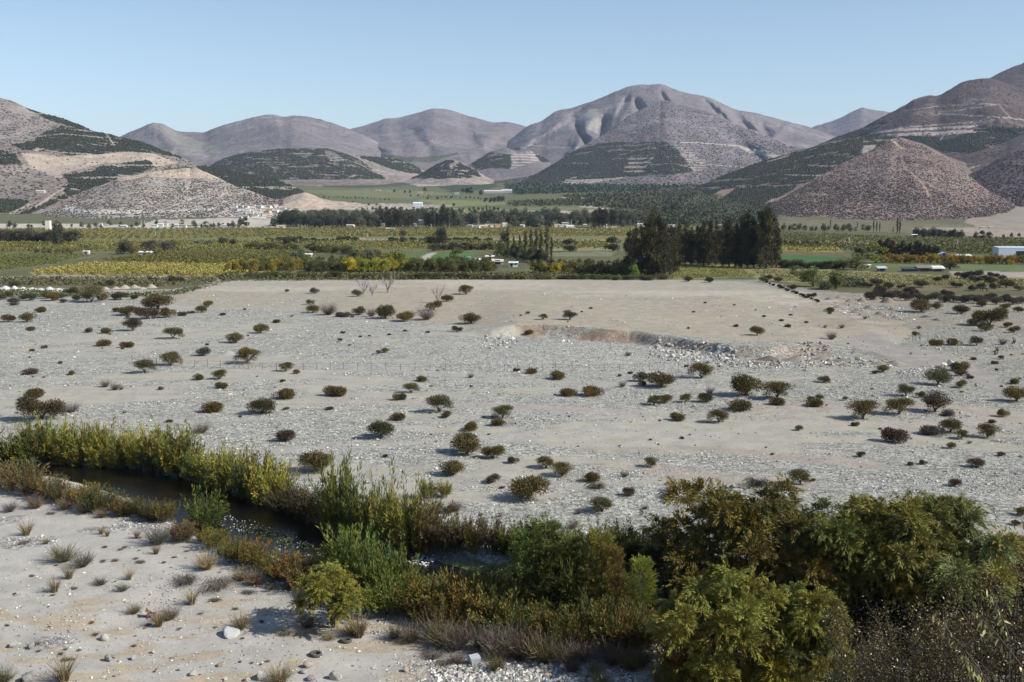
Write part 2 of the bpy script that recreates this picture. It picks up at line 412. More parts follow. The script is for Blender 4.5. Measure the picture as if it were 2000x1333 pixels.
# ------------------------------------------------------------------ hills: real relief between a foot line and a ridge line
nt = NT('hillside'); v = vscale(nt, 1, 1); c = nt.attr('Col'); sp = nt.n('ShaderNodeSeparateColor', i0=nt.attr('Sp'))
s1 = nt.noise(0.085, 5, 0.75, v, 0.50, 0.60); s2 = nt.noise(0.03, 4, 0.7, v, 0.46, 0.60); s3 = nt.noise(0.16, 3, 0.7, v, 0.54, 0.66)
dark = nt.math('MULTIPLY', sp.outputs[0], nt.math('MULTIPLY', nt.math('ADD', s1, nt.math('MULTIPLY', s2, 0.4)), 0.75))
dark = nt.math('MINIMUM', dark, 0.8)
c1 = nt.mix(dark, c, (0.060, 0.052, 0.045, 1))
oc = nt.noise(0.009, 5, 0.7, v, 0.5, 0.62)
c2 = nt.mix(nt.math('MULTIPLY', nt.math('MULTIPLY', nt.math('ADD', s3, nt.math('MULTIPLY', oc, 0.6)), sp.outputs[1]), 0.5), c1, (0.40, 0.37, 0.35, 1))
vo = nt.n('ShaderNodeTexVoronoi', Scale=0.22, Vector=v)
c3 = nt.mix(nt.math('MULTIPLY', sp.outputs[2], nt.ramp(vo.outputs['Distance'], 0.42, 0.72)), c2, (0.16, 0.145, 0.11, 1))
hh = nt.math('ADD', nt.noise(0.02, 7, 0.65, v), nt.math('MULTIPLY', s1, -0.02))
vb = nt.math('MULTIPLY', sp.outputs[2], nt.math('SUBTRACT', 1.0, vo.outputs['Distance']))
rdg = nt.n('ShaderNodeTexNoise', _noise_type='RIDGED_MULTIFRACTAL', Scale=0.0045, Detail=7, Roughness=0.6, Vector=v).outputs['Fac']
bmp = nt.bump(nt.math('ADD', nt.math('ADD', nt.math('MULTIPLY', hh, 26.0), nt.math('MULTIPLY', rdg, 34.0)), nt.math('MULTIPLY', vb, 3.0)), 0.8, 1.0)
nt.bsdf(c3, 1.0, bmp, 0.05)
HILL = nt.m
HILLS = {}
def on_hill(name, px, py):
    P = HILLS[name][0]; qx, qy = proj(P[..., 0], P[..., 1], P[..., 2]); i = np.argmin((qx-px)**2+(qy-py)**2*4); p = P.reshape(-1, 3)[i]
    return float(p[0]), float(p[1]), float(p[2])
def hill(name, ridge, D, foot, base, amp=60, relief=1.0, seed=1, patches=(), scrub=0.6, light=0.3, prof=1.0, step=2.5, rows=90, wav=9.0, back=0.6, spurs=(), lines=()):
    """ridge: [(px,py)] silhouette; D: distance of the ridge (number or [(px,D)]); foot: distance of the foot line"""
    rx = np.array([p[0] for p in ridge], float); ry = np.array([p[1] for p in ridge], float)
    U = np.arange(rx[0], rx[-1]+0.01, step)
    def smooth(w): return sum(np.interp(np.clip(U+w*o, rx[0], rx[-1]), rx, ry)*k for o, k in ((-1,.1),(-.66,.15),(-.33,.17),(0,.16),(.33,.17),(.66,.15),(1,.1)))
    wig = 2.2*(fbm(U/11, U*0+seed, seed+5, 4)-0.5)
    yr = smooth(9)+wig; yw = smooth(45)+wig*0.3
    f2 = lambda q: np.interp(U, [a[0] for a in q], [a[1] for a in q]) if not np.isscalar(q) else np.full(U.shape, float(q))
    Dr = f2(D); Df = np.minimum(f2(foot), Dr-30)
    zf = h0(Df)-4
    T = np.linspace(0, 1, rows)[:, None]
    ax, mr = ray(U, yr)
    # slope angles of the sight lines: foot -> ridge
    axf = ax; mf = (zf-CAMZ)/Df
    mr = np.maximum(mr, mf+0.0005); mw = np.maximum(np.minimum(ray(U, yw)[1], mr), mf+0.0005)
    Y = Df + (Dr-Df)*T; M = mf + (mw-mf)*(T**prof) + (mr-mw)*T**4
    tt = np.sin(np.pi*np.clip(T, 0, 1))**0.7
    xx = ax*Y
    S = amp*2.2
    ww = S*0.9*(fbm(xx/(S*2.5)+seed, Y/(S*3.5), seed+23, 3)-0.5)
    rel = (ridged((xx+ww)/(S*2.3)+seed, (Y/(S*4.2))+seed*3.1, seed+11, 5)-0.5)*1.15*(0.35+0.65*np.sin(np.pi*T)) + (fbm(xx/(S*4)+seed, Y/(S*6), seed+19, 3)-0.5)*2.0
    rel = rel + 0.5*(ridged((xx+ww*1.5)/(S*.62)+seed, Y/(S*2.2), seed+29, 4)**1.6-.45)
    for (sx0, sy0, sx1, sy1, w, a) in spurs:          # spurs running down the face: bring the surface forward
        pyy = None
        t_ = (sy0 - (CY + 0*T))*0
        # spur axis as photo column against height parameter
        ypix = CY - F*((Y*M)*CP + Y*SP)/(Y*CP-(Y*M)*SP)
        s_ = np.clip((ypix-sy0)/(sy1-sy0+1e-9), 0, 1); axis = sx0+(sx1-sx0)*s_
        inside = ss(-14, 10, ypix-sy0)*(1-ss(-5, 18, ypix-sy1))
        rel = rel + a*np.exp(-((U[None, :]-axis+10*(fbm(U[None,:]/12+0*T, T*9+0*U[None,:], seed+2, 2)-0.5))/(w*1.15))**2)*1.1*inside
    Y2 = Y - amp*relief*rel*tt
    # a ground surface: slightly displaced along the sight line, so the outline stays and the facets turn
    X2 = ax*Y2; Z2 = CAMZ + M*Y2
    # back slope
    nb_ = 14
    Tb = np.linspace(0, 1, nb_+1)[1:, None]
    zr = CAMZ + mr*Dr; W = np.maximum(zr-h0(Dr), 8)
    Yb = Dr + Tb*W*(1.6/back); Zb = zr - (zr-(h0(Dr)-10))*Tb**1.25
    Zb = Zb - 6*ridged(ax*Yb/S, Yb/S, seed, 3)*np.sin(np.pi*Tb)
    kx = 1-0.0*Tb
    X = np.concatenate([X2, ax*Dr*kx+0*Tb]); Yall = np.concatenate([Y2, Yb]); Z = np.concatenate([Z2, Zb])
    n, m = X.shape
    P = np.stack([X.ravel(), Yall.ravel(), Z.ravel()], 1)
    px = np.broadcast_to(U, X.shape).ravel(); _, py = proj(P[:, 0], P[:, 1], P[:, 2])
    wx, wy = P[:, 0], P[:, 1]+P[:, 2]*2
    q = fbm(wx/(amp*3), wy/(amp*3), seed+3, 4); q2 = fbm(wx/(amp*.7), wy/(amp*.7), seed+4, 3)
    C = np.array(base)*(0.58+0.52*q+0.34*q2)[:, None]
    warm = ss(0.45, 0.6, q2)[:, None]*0.35
    C = C*(1-warm) + C*np.array((1.10, 0.93, 0.88))*warm
    Spv = np.stack([np.full(len(P), scrub)*(0.5+q), np.full(len(P), light)*(0.4+1.2*ss(0.4, 0.65, q)), np.zeros(len(P))], 1)
    jx = px + wav*(fbm(wx/(amp*0.8), wy/(amp*0.8), seed+7, 3)-0.5); jy = py + wav*0.45*(fbm(wx/(amp*0.8), wy/(amp*0.8), seed+8, 3)-0.5)
    for pt in patches:
        poly, cc = pt[0], pt[1]; kind = pt[2] if len(pt) > 2 else 'orchard'
        mk = inpoly(jx, jy, poly)
        if kind == 'orchard':
            holes = (fbm(wx/(amp*1.0), wy/(amp*0.35), seed+21, 3) > 0.73)
            st = (np.abs(((P[:, 2]+3*q2*4)/(pt[3] if len(pt) > 3 else 24)) % 1 - 0.5) < 0.085) & (fbm(wx/(amp*2.5), P[:, 2]/14, seed+5, 2) > 0.64)
            mm = mk & ~holes & ~st
            C[mm] = np.array(cc)*(0.75+0.5*q2[mm])[:, None]; Spv[mm] = (0.05, 0.0, 1.0)
            m2 = mk & (holes | st); C[m2] = np.array(base)*1.12*(0.8+0.4*q2[m2])[:, None]; Spv[m2, 0] *= 0.4
        elif kind == 'terrace':
            st = np.sin((P[:, 2]+5*q2)/pt[3]*6.283) > 0.0
            C[mk & st] = np.array(cc)*(0.8+0.4*q2[mk & st])[:, None]; Spv[mk & st] = (0.1, 0.1, 0.0)
        else:
            C[mk] = np.array(cc)*0.9*(0.85+0.3*q2[mk])[:, None]; Spv[mk] = (pt[3] if len(pt) > 3 else 0.05, 0.1, 0.0)
    for ln, wdt, cc in lines:
        d = segdist(px, py*1.6, [(a, b*1.6) for a, b in ln]); mk = d < wdt
        C[mk] = np.array(cc)*0.8; Spv[mk] = (0, 0.1, 0)
    I = np.arange(n*m).reshape(n, m)
    q4 = np.stack([I[:-1, :-1].ravel(), I[:-1, 1:].ravel(), I[1:, 1:].ravel(), I[1:, :-1].ravel()], 1)
    ob(name, mesh(name, P, q4, HILL, True, {'Col': C, 'Sp': Spv}), kind='structure')
    k_ = len(X2)*m
    HILLS[name] = (np.stack([X2, Y2, Z2], 2), U, Spv[:k_].reshape(len(X2), m, 3), C[:k_].reshape(len(X2), m, 3), Dr)
    return X2, Y2, Z2, U
OG = (0.026, 0.034, 0.022); OGL = (0.045, 0.052, 0.026)
ROCK = (0.182, 0.163, 0.172); PALE = (0.31, 0.27, 0.24)
# far range
hill('far_peak_hill', [(1500,290),(1560,262),(1590,247),(1630,236),(1660,221),(1685,209),(1702,215),(1730,217),(1760,226),(1800,260),(1850,290)], 8200, 5200, ROCK, 90, 1.0, 3, rows=60)
hill('west_peak_hill', [(100,320),(200,285),(240,264),(270,252),(290,243),(300,239),(312,241),(322,243),(335,252),(352,258),(400,259),(430,246),(465,237),(500,228),(530,223),(556,229),(575,226),(600,227),(620,232),(650,241),(685,253),(720,268),(760,288),(800,312),(850,340)],
     6000, 3900, ROCK, 110, 1.0, 5, rows=80, light=0.5,
     patches=[([(290,243),(320,244),(350,262),(420,285),(430,300),(330,305),(345,280)], (0.26,0.24,0.22), 'plain', 0.5)], spurs=[(300,240,370,310,22,1.6),(556,228,590,300,40,1.6),(610,232,720,310,35,-1.2)])
hill('north_hill', [(560,330),(640,280),(683,252),(700,249),(730,240),(755,231),(770,232),(800,225),(840,213),(860,212),(880,215),(900,222),(940,234),(965,240),(985,238),(1010,242),(1040,252),(1100,285),(1160,320)],
     7200, 4300, ROCK, 120, 1.1, 8, rows=80, light=0.45, spurs=[(850,212,800,320,22,1.0),(900,235,940,310,14,-1.0),(980,238,920,310,20,1.4),(740,240,770,300,16,.8),(800,250,840,300,12,-.9),(700,255,760,300,14,.8)],
     patches=[([(720,300),(820,308),(900,300),(840,318),(720,312)], (0.10,0.10,0.07), 'plain', 0.6)])
hill('summit_mountain', [(880,345),(920,325),(960,300),(1000,270),(1030,246),(1060,236),(1085,217),(1120,210),(1160,197),(1200,180),(1230,168),(1250,165),(1270,166),(1295,164),(1310,172),(1340,182),(1365,186),(1390,192),(1420,207),(1440,215),(1480,222),(1510,230),(1540,238),(1575,247),(1620,262),(1700,300)],
     6300, 3900, ROCK, 150, 1.25, 12, rows=130, light=0.55, wav=12,
     spurs=[(1143,210,1118,226,8,-1.5),(1105,232,1015,288,11,1.0),(1160,225,1120,300,12,1.1),(1128,246,1152,292,7,-1.7),(1182,232,1170,300,7,-1.5),(1225,192,1200,240,8,-1.3),(1246,198,1252,214,7,-1.6),(1214,205,1188,290,9,1.1),(1292,178,1304,202,5,-1.1),(1368,188,1402,218,7,-1.1),(1400,200,1430,240,7,1.0),(1436,220,1476,268,8,-1.1),(1480,232,1506,268,8,-.9),(1540,240,1500,280,9,.8),(1060,240,985,300,12,.8)],
     patches=[([(1150,215),(1165,212),(1176,240),(1168,262),(1146,250),(1143,228)], (0.33,0.31,0.29), 'plain', 0.5), ([(1215,200),(1245,196),(1238,225),(1200,245),(1186,300),(1172,300),(1178,250)], (0.24,0.215,0.21), 'plain', 0.9), ([(1360,184),(1400,196),(1425,228),(1405,226),(1375,200)], (0.25,0.23,0.225), 'plain', 0.8)],
     lines=[([(1035,284),(1085,288),(1137,289)], 1.3, (0.42,0.36,0.31))])
hill('foothill', [(820,350),(880,335),(920,320),(957,297),(985,288),(1010,295),(1030,292),(1060,306),(1100,330),(1140,350)], 4600, 3500, ROCK, 60, 1.0, 14, rows=50,
     patches=[([(920,320),(957,297),(1000,303),(1000,330),(930,332)], OG), ([(1000,297),(1045,297),(1060,312),(1000,330)], (0.38,0.33,0.29), 'terrace', 14), ([(1045,299),(1105,299),(1085,315),(1058,318)], OG)])
hill('spur_mountain', [(930,372),(960,360),(1000,350),(1040,345),(1060,334),(1090,316),(1130,290),(1160,273),(1180,262),(1205,243),(1230,225),(1262,209),(1290,198),(1300,196),(1315,199),(1340,208),(1370,214),(1400,225),(1440,245),(1480,258),(1510,272),(1540,285),(1580,292),(1630,305),(1680,320),(1740,350)],
     [(930,3300),(1040,3600),(1290,4700),(1740,3600)], 2950, ROCK, 85, 1.0, 17, rows=130, light=0.5,
     spurs=[(1290,198,1310,345,40,1.6),(1400,230,1500,330,26,-1.2),(1440,245,1580,330,40,1.0)],
     patches=[([(1137,290),(1170,280),(1237,277),(1307,279),(1322,290),(1337,310),(1357,327),(1357,337),(1312,342),(1275,342),(1200,350),(1105,359),(1020,357),(1050,330)], OG, 'orchard', 17),
              ([(1232,305),(1284,303),(1274,318),(1258,338),(1218,340),(1226,320)], (0.25,0.215,0.19), 'terrace', 15),
              ([(1322,282),(1345,290),(1362,305),(1385,330),(1360,338),(1340,312)], PALE, 'terrace', 9),
              ([(1105,352),(1200,347),(1232,345),(1180,356),(1105,362)], PALE, 'plain'),
              ([(1440,285),(1500,296),(1560,320),(1520,312),(1460,298)], (0.40,0.36,0.32), 'plain')],
     lines=[([(1330,279),(1360,279),(1440,285),(1500,300)], 1.5, (0.48,0.42,0.36)), ([(1350,222),(1400,229)], 0.9, (0.38,0.33,0.3)), ([(1380,321),(1460,328)], 1.1, (0.44,0.37,0.32))])
hill('orchard_hill', [(380,345),(400,328),(440,308),(470,300),(500,295),(550,290),(600,289),(640,290),(675,300),(700,310),(725,330),(762,346),(800,356)], 3700, 2900, (0.22,0.19,0.165), 50, 0.8, 21, rows=60,
     patches=[([(370,350),(400,328),(440,305),(500,290),(640,286),(680,298),(730,328),(770,350),(700,351),(540,352)], OG, 'orchard', 15), ([(630,296),(655,300),(675,313),(650,318)], PALE, 'terrace', 6)])
hill('saddle_hill', [(660,310),(690,303),(730,306),(775,309),(800,318),(830,335),(860,355)], 4000, 3300, (0.30,0.26,0.23), 40, 0.8, 23, rows=40,
     patches=[([(680,300),(780,306),(815,325),(830,342),(790,338),(740,322)], OG)])
hill('cone_hill', [(780,356),(820,343),(850,322),(872,311),(890,312),(925,330),(945,343),(965,352)], 3500, 3000, (0.30,0.26,0.23), 36, 0.7, 25, rows=40,
     patches=[([(780,350),(820,341),(850,322),(872,313),(890,314),(925,331),(942,346),(860,350)], OG)])
# eastern side
BR = (0.085, 0.062, 0.060)
hill('east_summit_mountain', [(1780,230),(1850,190),(1900,165),(1935,152),(1955,140),(2000,123),(2060,100),(2140,84),(2260,90),(2400,120)], 5200, 3600, BR, 110, 1.0, 31, rows=60, light=0.5)
hill('east_shoulder_hill', [(1560,302),(1600,282),(1650,262),(1690,248),(1720,230),(1760,210),(1790,192),(1815,186),(1832,188),(1860,172),(1880,160),(1910,154),(1940,153),(1970,165),(2020,182),(2100,190),(2250,215),(2400,240)],
     3700, 2300, BR, 80, 1.0, 33, rows=110, light=0.4,
     patches=[([(1745,266),(1796,265),(1868,272),(1913,248),(1930,243),(2000,250),(2060,252),(2000,274),(1900,300),(1850,297),(1800,284)], OG, 'orchard', 13),
              ([(1620,275),(1660,256),(1728,232),(1735,240),(1700,262),(1640,276)], OG),
              ([(1690,266),(1760,250),(1830,244),(1915,240),(1905,262),(1830,266),(1760,264)], (0.33,0.28,0.26), 'terrace', 16)],
     lines=[([(1765,217),(1833,208),(1908,203),(1953,205),(1975,228)], 1.3, (0.36,0.3,0.27)), ([(1835,219),(1870,217),(1953,204)], 1.2, (0.36,0.3,0.27)), ([(1835,222),(1900,226),(1980,231),(2010,236)], 1.5, (0.42,0.36,0.32)),
            ([(1700,262),(1770,249),(1850,243),(1920,238)], 1.4, (0.42,0.36,0.32)), ([(1750,266),(1840,263),(1910,259)], 1.6, (0.45,0.40,0.36)), ([(1840,276),(1848,264)], 1.2, (0.45,0.40,0.36))],
     spurs=[(1850,180,1720,262,40,1.4),(1910,160,1990,250,40,1.2)])
hill('east_slope_hill', [(1750,300),(1800,302),(1850,300),(1900,298),(1960,280),(2000,262),(2080,240),(2250,220),(2400,230)], 2900, 2000, (0.13,0.10,0.093), 50, 0.8, 35, rows=60,
     lines=[([(1878,335),(1905,326),(1915,324)], 1.5, (0.45,0.38,0.33))])
hill('east_orchard_hill', [(1240,425),(1290,402),(1340,375),(1400,348),(1440,332),(1480,318),(1520,306),(1550,298),(1600,284),(1650,271),(1700,268),(1745,266),(1800,280),(1860,310),(1950,340)],
     2700, 1500, (0.17,0.14,0.12), 60, 0.9, 37, rows=110,
     patches=[([(1240,430),(1290,400),(1340,373),(1400,346),(1480,314),(1550,294),(1600,280),(1650,268),(1745,262),(1762,275),(1720,300),(1650,325),(1560,365),(1500,400),(1450,415),(1380,420)], (0.030,0.034,0.021), 'orchard', 19),
              ([(1382,388),(1410,371),(1442,367),(1392,401)], (0.30,0.21,0.16), 'plain'), ([(1690,285),(1715,283),(1708,292),(1692,312),(1685,300)], PALE, 'plain'),
              ([(1420,420),(1480,402),(1540,380),(1500,415),(1440,440)], (0.27,0.2,0.17), 'plain', 0.3)],
     lines=[([(1500,316),(1540,305)], 1.3, (0.42,0.36,0.3)), ([(1534,342),(1625,344)], 1.2, (0.45,0.4,0.36)), ([(1580,323),(1665,327)], 1.0, (0.42,0.36,0.32)), ([(1330,392),(1370,398),(1400,412),(1420,416)], 1.2, (0.03,0.035,0.02))])
hill('east_dark_hill', [(1860,360),(1885,345),(1920,328),(1960,305),(2000,288),(2060,262),(2150,240),(2300,240)], 2300, 1600, (0.13,0.098,0.098), 45, 0.8, 39, rows=60, scrub=0.7, light=0.12)
hill('east_scrub_hill', [(1420,432),(1480,412),(1520,392),(1560,370),(1600,346),(1640,322),(1680,303),(1720,285),(1740,272),(1756,267),(1790,279),(1830,298),(1870,322),(1900,350),(1930,372),(1965,390),(2000,408),(2040,425),(2100,440)],
     [(1420,1450),(1755,2050),(2100,1500)], 1230, (0.215,0.165,0.15), 42, 1.0, 41, rows=150, scrub=0.6, light=0.2,
     spurs=[(1756,268,1770,430,60,1.0),(1640,330,1600,430,25,-0.8)],
     patches=[([(1480,418),(1560,428),(1700,440),(1850,446),(2000,430),(2100,420),(2100,470),(1480,470)], (0.26,0.21,0.175), 'plain', 0.5), ([(1598,440),(1612,434),(1622,430),(1640,436),(1645,446),(1598,448)], (0.50,0.44,0.37), 'plain')],
     lines=[([(1739,268),(1759,297),(1768,328),(1796,351),(1813,371),(1818,386)], 2.0, (0.34,0.25,0.19)), ([(1973,385),(1985,402),(1992,416),(1976,430),(1970,440)], 4.0, (0.40,0.32,0.25)), ([(1560,428),(1620,423),(1650,430)], 1.2, (0.38,0.32,0.28)), ([(1735,268),(1762,290)], 2.0, (0.45,0.38,0.33))])
# western side
WB = (0.26, 0.225, 0.20)
hill('west_hill', [(-400,150),(-250,150),(-100,165),(0,191),(25,198),(50,210),(82,221),(107,227),(135,236),(162,246),(182,257),(212,261),(237,269),(275,276),(300,287),(332,299),(355,307),(370,316),(405,325),(440,330),(475,340),(500,345),(537,352),(587,370),(595,377),(640,395)],
     [(-400,2600),(355,2400),(640,2000)], [(-400,1350),(300,1400),(640,1500)], WB, 60, 0.9, 43, rows=140, scrub=0.55, light=0.4,
     spurs=[(140,240,10,330,40,0.9),(300,290,380,330,30,0.8)],
     patches=[([(-400,185),(0,190),(50,208),(85,232),(120,246),(88,257),(60,268),(18,281),(-400,290)], (0.30,0.255,0.24), 'plain', 0.7),
              ([(0,205),(50,210),(90,225),(60,228),(10,218)], (0.33,0.29,0.255), 'plain', 0.2),
              ([(35,300),(140,306),(250,297),(300,300),(345,318),(300,326),(205,318),(130,336),(110,350),(60,330)], (0.44,0.365,0.29), 'plain', 0.1),
              ([(82,219),(107,225),(135,233),(162,243),(182,254),(212,258),(237,266),(275,273),(300,284),(332,296),(357,309),(300,300),(250,297),(162,303),(135,305),(88,296),(38,292),(18,283),(68,275),(68,268),(88,257),(120,246),(85,230),(50,210)], OG, 'orchard', 20),
              ([(120,342),(175,336),(205,320),(290,314),(303,327),(275,337),(237,347),(175,370),(140,382),(128,375),(125,355)], OG, 'orchard', 30),
              ([(100,365),(130,362),(150,378),(125,386),(105,372)], OGL), ([(-400,290),(0,295),(25,300),(38,322),(-400,322)], OG),
              ([(-400,385),(0,389),(50,394),(0,422),(-400,440)], (0.07,0.10,0.03)), ([(-60,445),(0,428),(60,404),(120,382),(127,388),(55,414),(10,440)], OGL),
              ([(370,320),(405,325),(440,330),(475,340),(500,342),(537,350),(587,368),(592,380),(540,390),(500,380),(462,368),(425,349)], (0.06,0.065,0.04))],
     lines=[([(207,262),(215,272),(222,284)], 1.4, (0.45,0.4,0.35)), ([(100,368),(118,378),(122,384)], 1.5, (0.5,0.43,0.36)), ([(60,405),(100,378),(118,370)], 3.0, (0.46,0.38,0.31)), ([(0,420),(50,400)], 1.5, (0.46,0.38,0.31)), ([(10,275),(120,262),(240,272)], 1.0, (0.4,0.36,0.32))])
hill('bare_rise_hill', [(540,400),(555,388),(575,380),(600,376),(630,390),(685,396),(740,402)], 1750, 1480, (0.44,0.36,0.29), 25, 0.7, 45, rows=40, scrub=0.05, light=0.1)
hill('west_scrub_hill', [(-120,450),(0,436),(30,422),(55,410),(90,398),(125,387),(175,370),(210,357),(237,347),(275,338),(325,330),(370,325),(395,333),(425,347),(462,365),(500,377),(532,390),(557,405),(580,414),(640,425)],
     [(-120,1350),(370,1900),(640,1400)], 1215, (0.36,0.325,0.285), 38, 0.9, 47, rows=130, scrub=0.62, light=0.5,
     patches=[([(225,352),(275,340),(325,332),(370,324),(425,347),(425,350),(340,349),(280,346),(235,356)], (0.50,0.41,0.31), 'plain'),
              ([(300,336),(330,327),(370,321),(380,327),(325,334)], OGL),
              ([(100,400),(180,410),(300,412),(420,405),(420,412),(300,418),(180,418),(90,410)], (0.58,0.55,0.51), 'plain', 0.45), ([(400,440),(455,398),(560,404),(620,425),(600,450),(400,450)], (0.50,0.45,0.40), 'plain', 0.3)],
     lines=[([(270,346),(340,349),(425,350)], 1.0, (0.3,0.25,0.21))])
# ------------------------------------------------------------------ foliage, bark and twigs
GAIN = 0.80
def leaf_material(name, objcol=True, base=(1, 1, 1), trans=0.15):
    nt = NT(name); a = nt.attr('T')
    oi = nt.n('ShaderNodeObjectInfo')
    c = nt.mix(1.0, a, oi.outputs['Color'] if objcol else (*base, 1), 'MULTIPLY')
    k = nt.math('MULTIPLY_ADD', oi.outputs['Random'], 0.3); k.node.inputs[2].default_value = 0.85
    c = nt.mul3(c, nt.math('MULTIPLY', k, GAIN))
    d = nt.n('ShaderNodeBsdfPrincipled', Roughness=0.75); nt.set(d.inputs['Base Color'], c); d.inputs['Specular IOR Level'].default_value = 0.25
    t = nt.n('ShaderNodeBsdfTranslucent'); nt.set(t.inputs[0], c)
    m = nt.n('ShaderNodeMixShader', i0=trans); nt.set(m.inputs[1], d.outputs[0]); nt.set(m.inputs[2], t.outputs[0])
    nt.set(nt.out.inputs[0], m.outputs[0]); return nt.m
LEAF = leaf_material('leaves'); TWIG = leaf_material('dry twigs', trans=0.05)
def bark_mat():
    nt = NT('bark'); v = vscale(nt, 6, 6, 1.2); f = nt.noise(3, 5, 0.7, v)
    c = nt.mix(f, (0.05, 0.038, 0.03, 1), (0.13, 0.11, 0.09, 1)); nt.bsdf(c, 0.95, nt.bump(f, 0.6, 0.05), 0.1); return nt.m
BARK = bark_mat()
def unit(a): return a/np.maximum(np.linalg.norm(a, axis=-1, keepdims=True), 1e-9)
def rdir(rs, n): return unit(rs.normal(size=(n, 3)))
class Geo:
    def __init__(s): s.V = []; s.F = []; s.T = []; s.n = 0
    def add(s, V, Fq, T):
        s.V.append(V); s.F.append(np.asarray(Fq)+s.n); s.T.append(T); s.n += len(V)
    def get(s): return np.concatenate(s.V), np.concatenate(s.F), np.concatenate(s.T)
    def bounds(s):
        V = np.concatenate(s.V); return np.percentile(V[:, 0], 98)-np.percentile(V[:, 0], 2), np.percentile(V[:, 2], 99.5)
    def leaves(s, P, D, L, W, T, rs, N=None):
        n = len(P); D = unit(D); R_ = rdir(rs, n) if N is None else rdir(rs, n)*.55+unit(N); S = unit(np.cross(D, np.cross(R_, D)) if N is None else np.cross(D, R_)); L = (L*rs.uniform(0.7, 1.3, n))[:, None]; W = (W*rs.uniform(0.7, 1.3, n))[:, None]
        V = np.empty((n, 4, 3)); V[:, 0] = P; V[:, 1] = P+D*L*0.45+S*W*0.5; V[:, 2] = P+D*L; V[:, 3] = P+D*L*0.45-S*W*0.5
        s.add(V.reshape(-1, 3), np.arange(4*n).reshape(n, 4), np.repeat(T, 4, 0))
    def tube(s, P, R, T, k=5):
        P = np.asarray(P, float); R = np.asarray(R, float); n = len(P)
        D = unit(np.gradient(P, axis=0)); A = np.where(np.abs(D[:, 2:3]) < 0.9, np.array([[0, 0, 1.0]]), np.array([[1.0, 0, 0]]))
        S = unit(np.cross(D, A)); U_ = np.cross(D, S); th = np.arange(k)/k*2*math.pi
        V = P[:, None]+R[:, None, None]*(np.cos(th)[None, :, None]*S[:, None]+np.sin(th)[None, :, None]*U_[:, None])
        I = np.arange(n*k).reshape(n, k); J = np.roll(I, -1, 1)
        Fq = np.stack([I[:-1].ravel(), J[:-1].ravel(), J[1:].ravel(), I[1:].ravel()], 1)
        s.add(V.reshape(-1, 3), Fq, np.tile(np.asarray(T, float), (n*k, 1)))
    def twig(s, P, w, T, rs):             # flat strip pair along a path
        P = np.asarray(P, float); n = len(P); D = unit(np.gradient(P, axis=0)); S = unit(np.cross(D, rdir(rs, 1)))
        ww = (w*np.linspace(1, 0.35, n))[:, None]; V = np.concatenate([P+S*ww, P-S*ww]); i = np.arange(n-1)
        s.add(V, np.stack([i, i+1, n+i+1, n+i], 1), np.tile(np.asarray(T, float), (2*n, 1)))
    def sprays(s, P0, D0, Ln, grav, nleaf, L, W, tint, rs, spread=0.7, rad_=0.05, t0=0.1):
        """curved leafy shoots, all at once. P0,D0 (m,3); Ln (m,)"""
        m = len(P0); t = np.sort(rs.uniform(t0, 1, (m, nleaf)), 1)[..., None]; Ln = Ln[:, None, None]; D = unit(D0)[:, None, :]
        g = np.array([0, 0, grav])
        P = P0[:, None]+Ln*(D*t+g*t*t*0.5); T_ = unit(D+g*t)
        off = rdir(rs, m*nleaf).reshape(m, nleaf, 3); P = P+off*(rad_*(1.15-t))*Ln
        LD = T_+off*spread
        TT = np.broadcast_to(tint[:, None, :], (m, nleaf, 3))*rs.uniform(0.86, 1.14, (m, nleaf, 1)); NN = np.broadcast_to(D, (m, nleaf, 3))*[1, 1, .4]+off*.5+[0, 0, .25]
        s.leaves(P.reshape(-1, 3), LD.reshape(-1, 3), L, W, TT.reshape(-1, 3), rs, NN.reshape(-1, 3))
def tints(rs, n, v=0.25, hue=0.12):
    b = rs.uniform(1-v, 1+v, (n, 1)); h = rs.normal(0, hue, (n, 1)); return np.clip(b*np.concatenate([1+h, 1+h*0.2, 1-h], 1), 0.1, 3)
def limbs(g, rs, n, base_r, top, spread_, z0=0.0, T=(1, 1, 1), lean=0.15):
    tips = []
    for i in range(n):
        a = i/n*6.283+rs.uniform(-0.5, 0.5); r = spread_*rs.uniform(0.5, 1.0); z = top*rs.uniform(0.75, 1.05)
        p = np.array([[0, 0, -0.15], [0.1*r*math.cos(a), 0.1*r*math.sin(a), z0+0.25*z], [0.45*r*math.cos(a), 0.45*r*math.sin(a), z0+0.6*z], [r*math.cos(a), r*math.sin(a), z]])
        g.tube(p, [base_r, base_r*0.75, base_r*0.45, base_r*0.15], T); tips.append(p[-1])
    return np.array(tips)
def clump_leaves(g, rs, cl, n, L, W, up=0.3, v=0.25, inner=0.35, hue=0.12, zt=None):
    cl = np.asarray(cl, float); w = (cl[:, 3]*cl[:, 4]+cl[:, 4]*cl[:, 5]+cl[:, 3]*cl[:, 5]); w /= w.sum()
    ct = tints(rs, len(cl), v, hue)
    for c, t, k in zip(cl, ct, (w*n).astype(int)+1):
        d = rdir(rs, k); r = (inner+(1-inner)*rs.uniform(0, 1, (k, 1))**0.6)*rs.uniform(0.85, 1.12, (k, 1))
        P = c[None, :3]+d*r*c[None, 3:]; D = d+np.array([0, 0, up])+rs.normal(0, 0.55, (k, 3))
        T = np.tile(t, (k, 1))*rs.uniform(0.85, 1.15, (k, 1))
        if zt is not None: T = T*zt(P)
        ok = P[:, 2] > 0.02
        g.leaves(P[ok], D[ok], L, W, T[ok], rs, (d+[0, 0, .15])[ok])
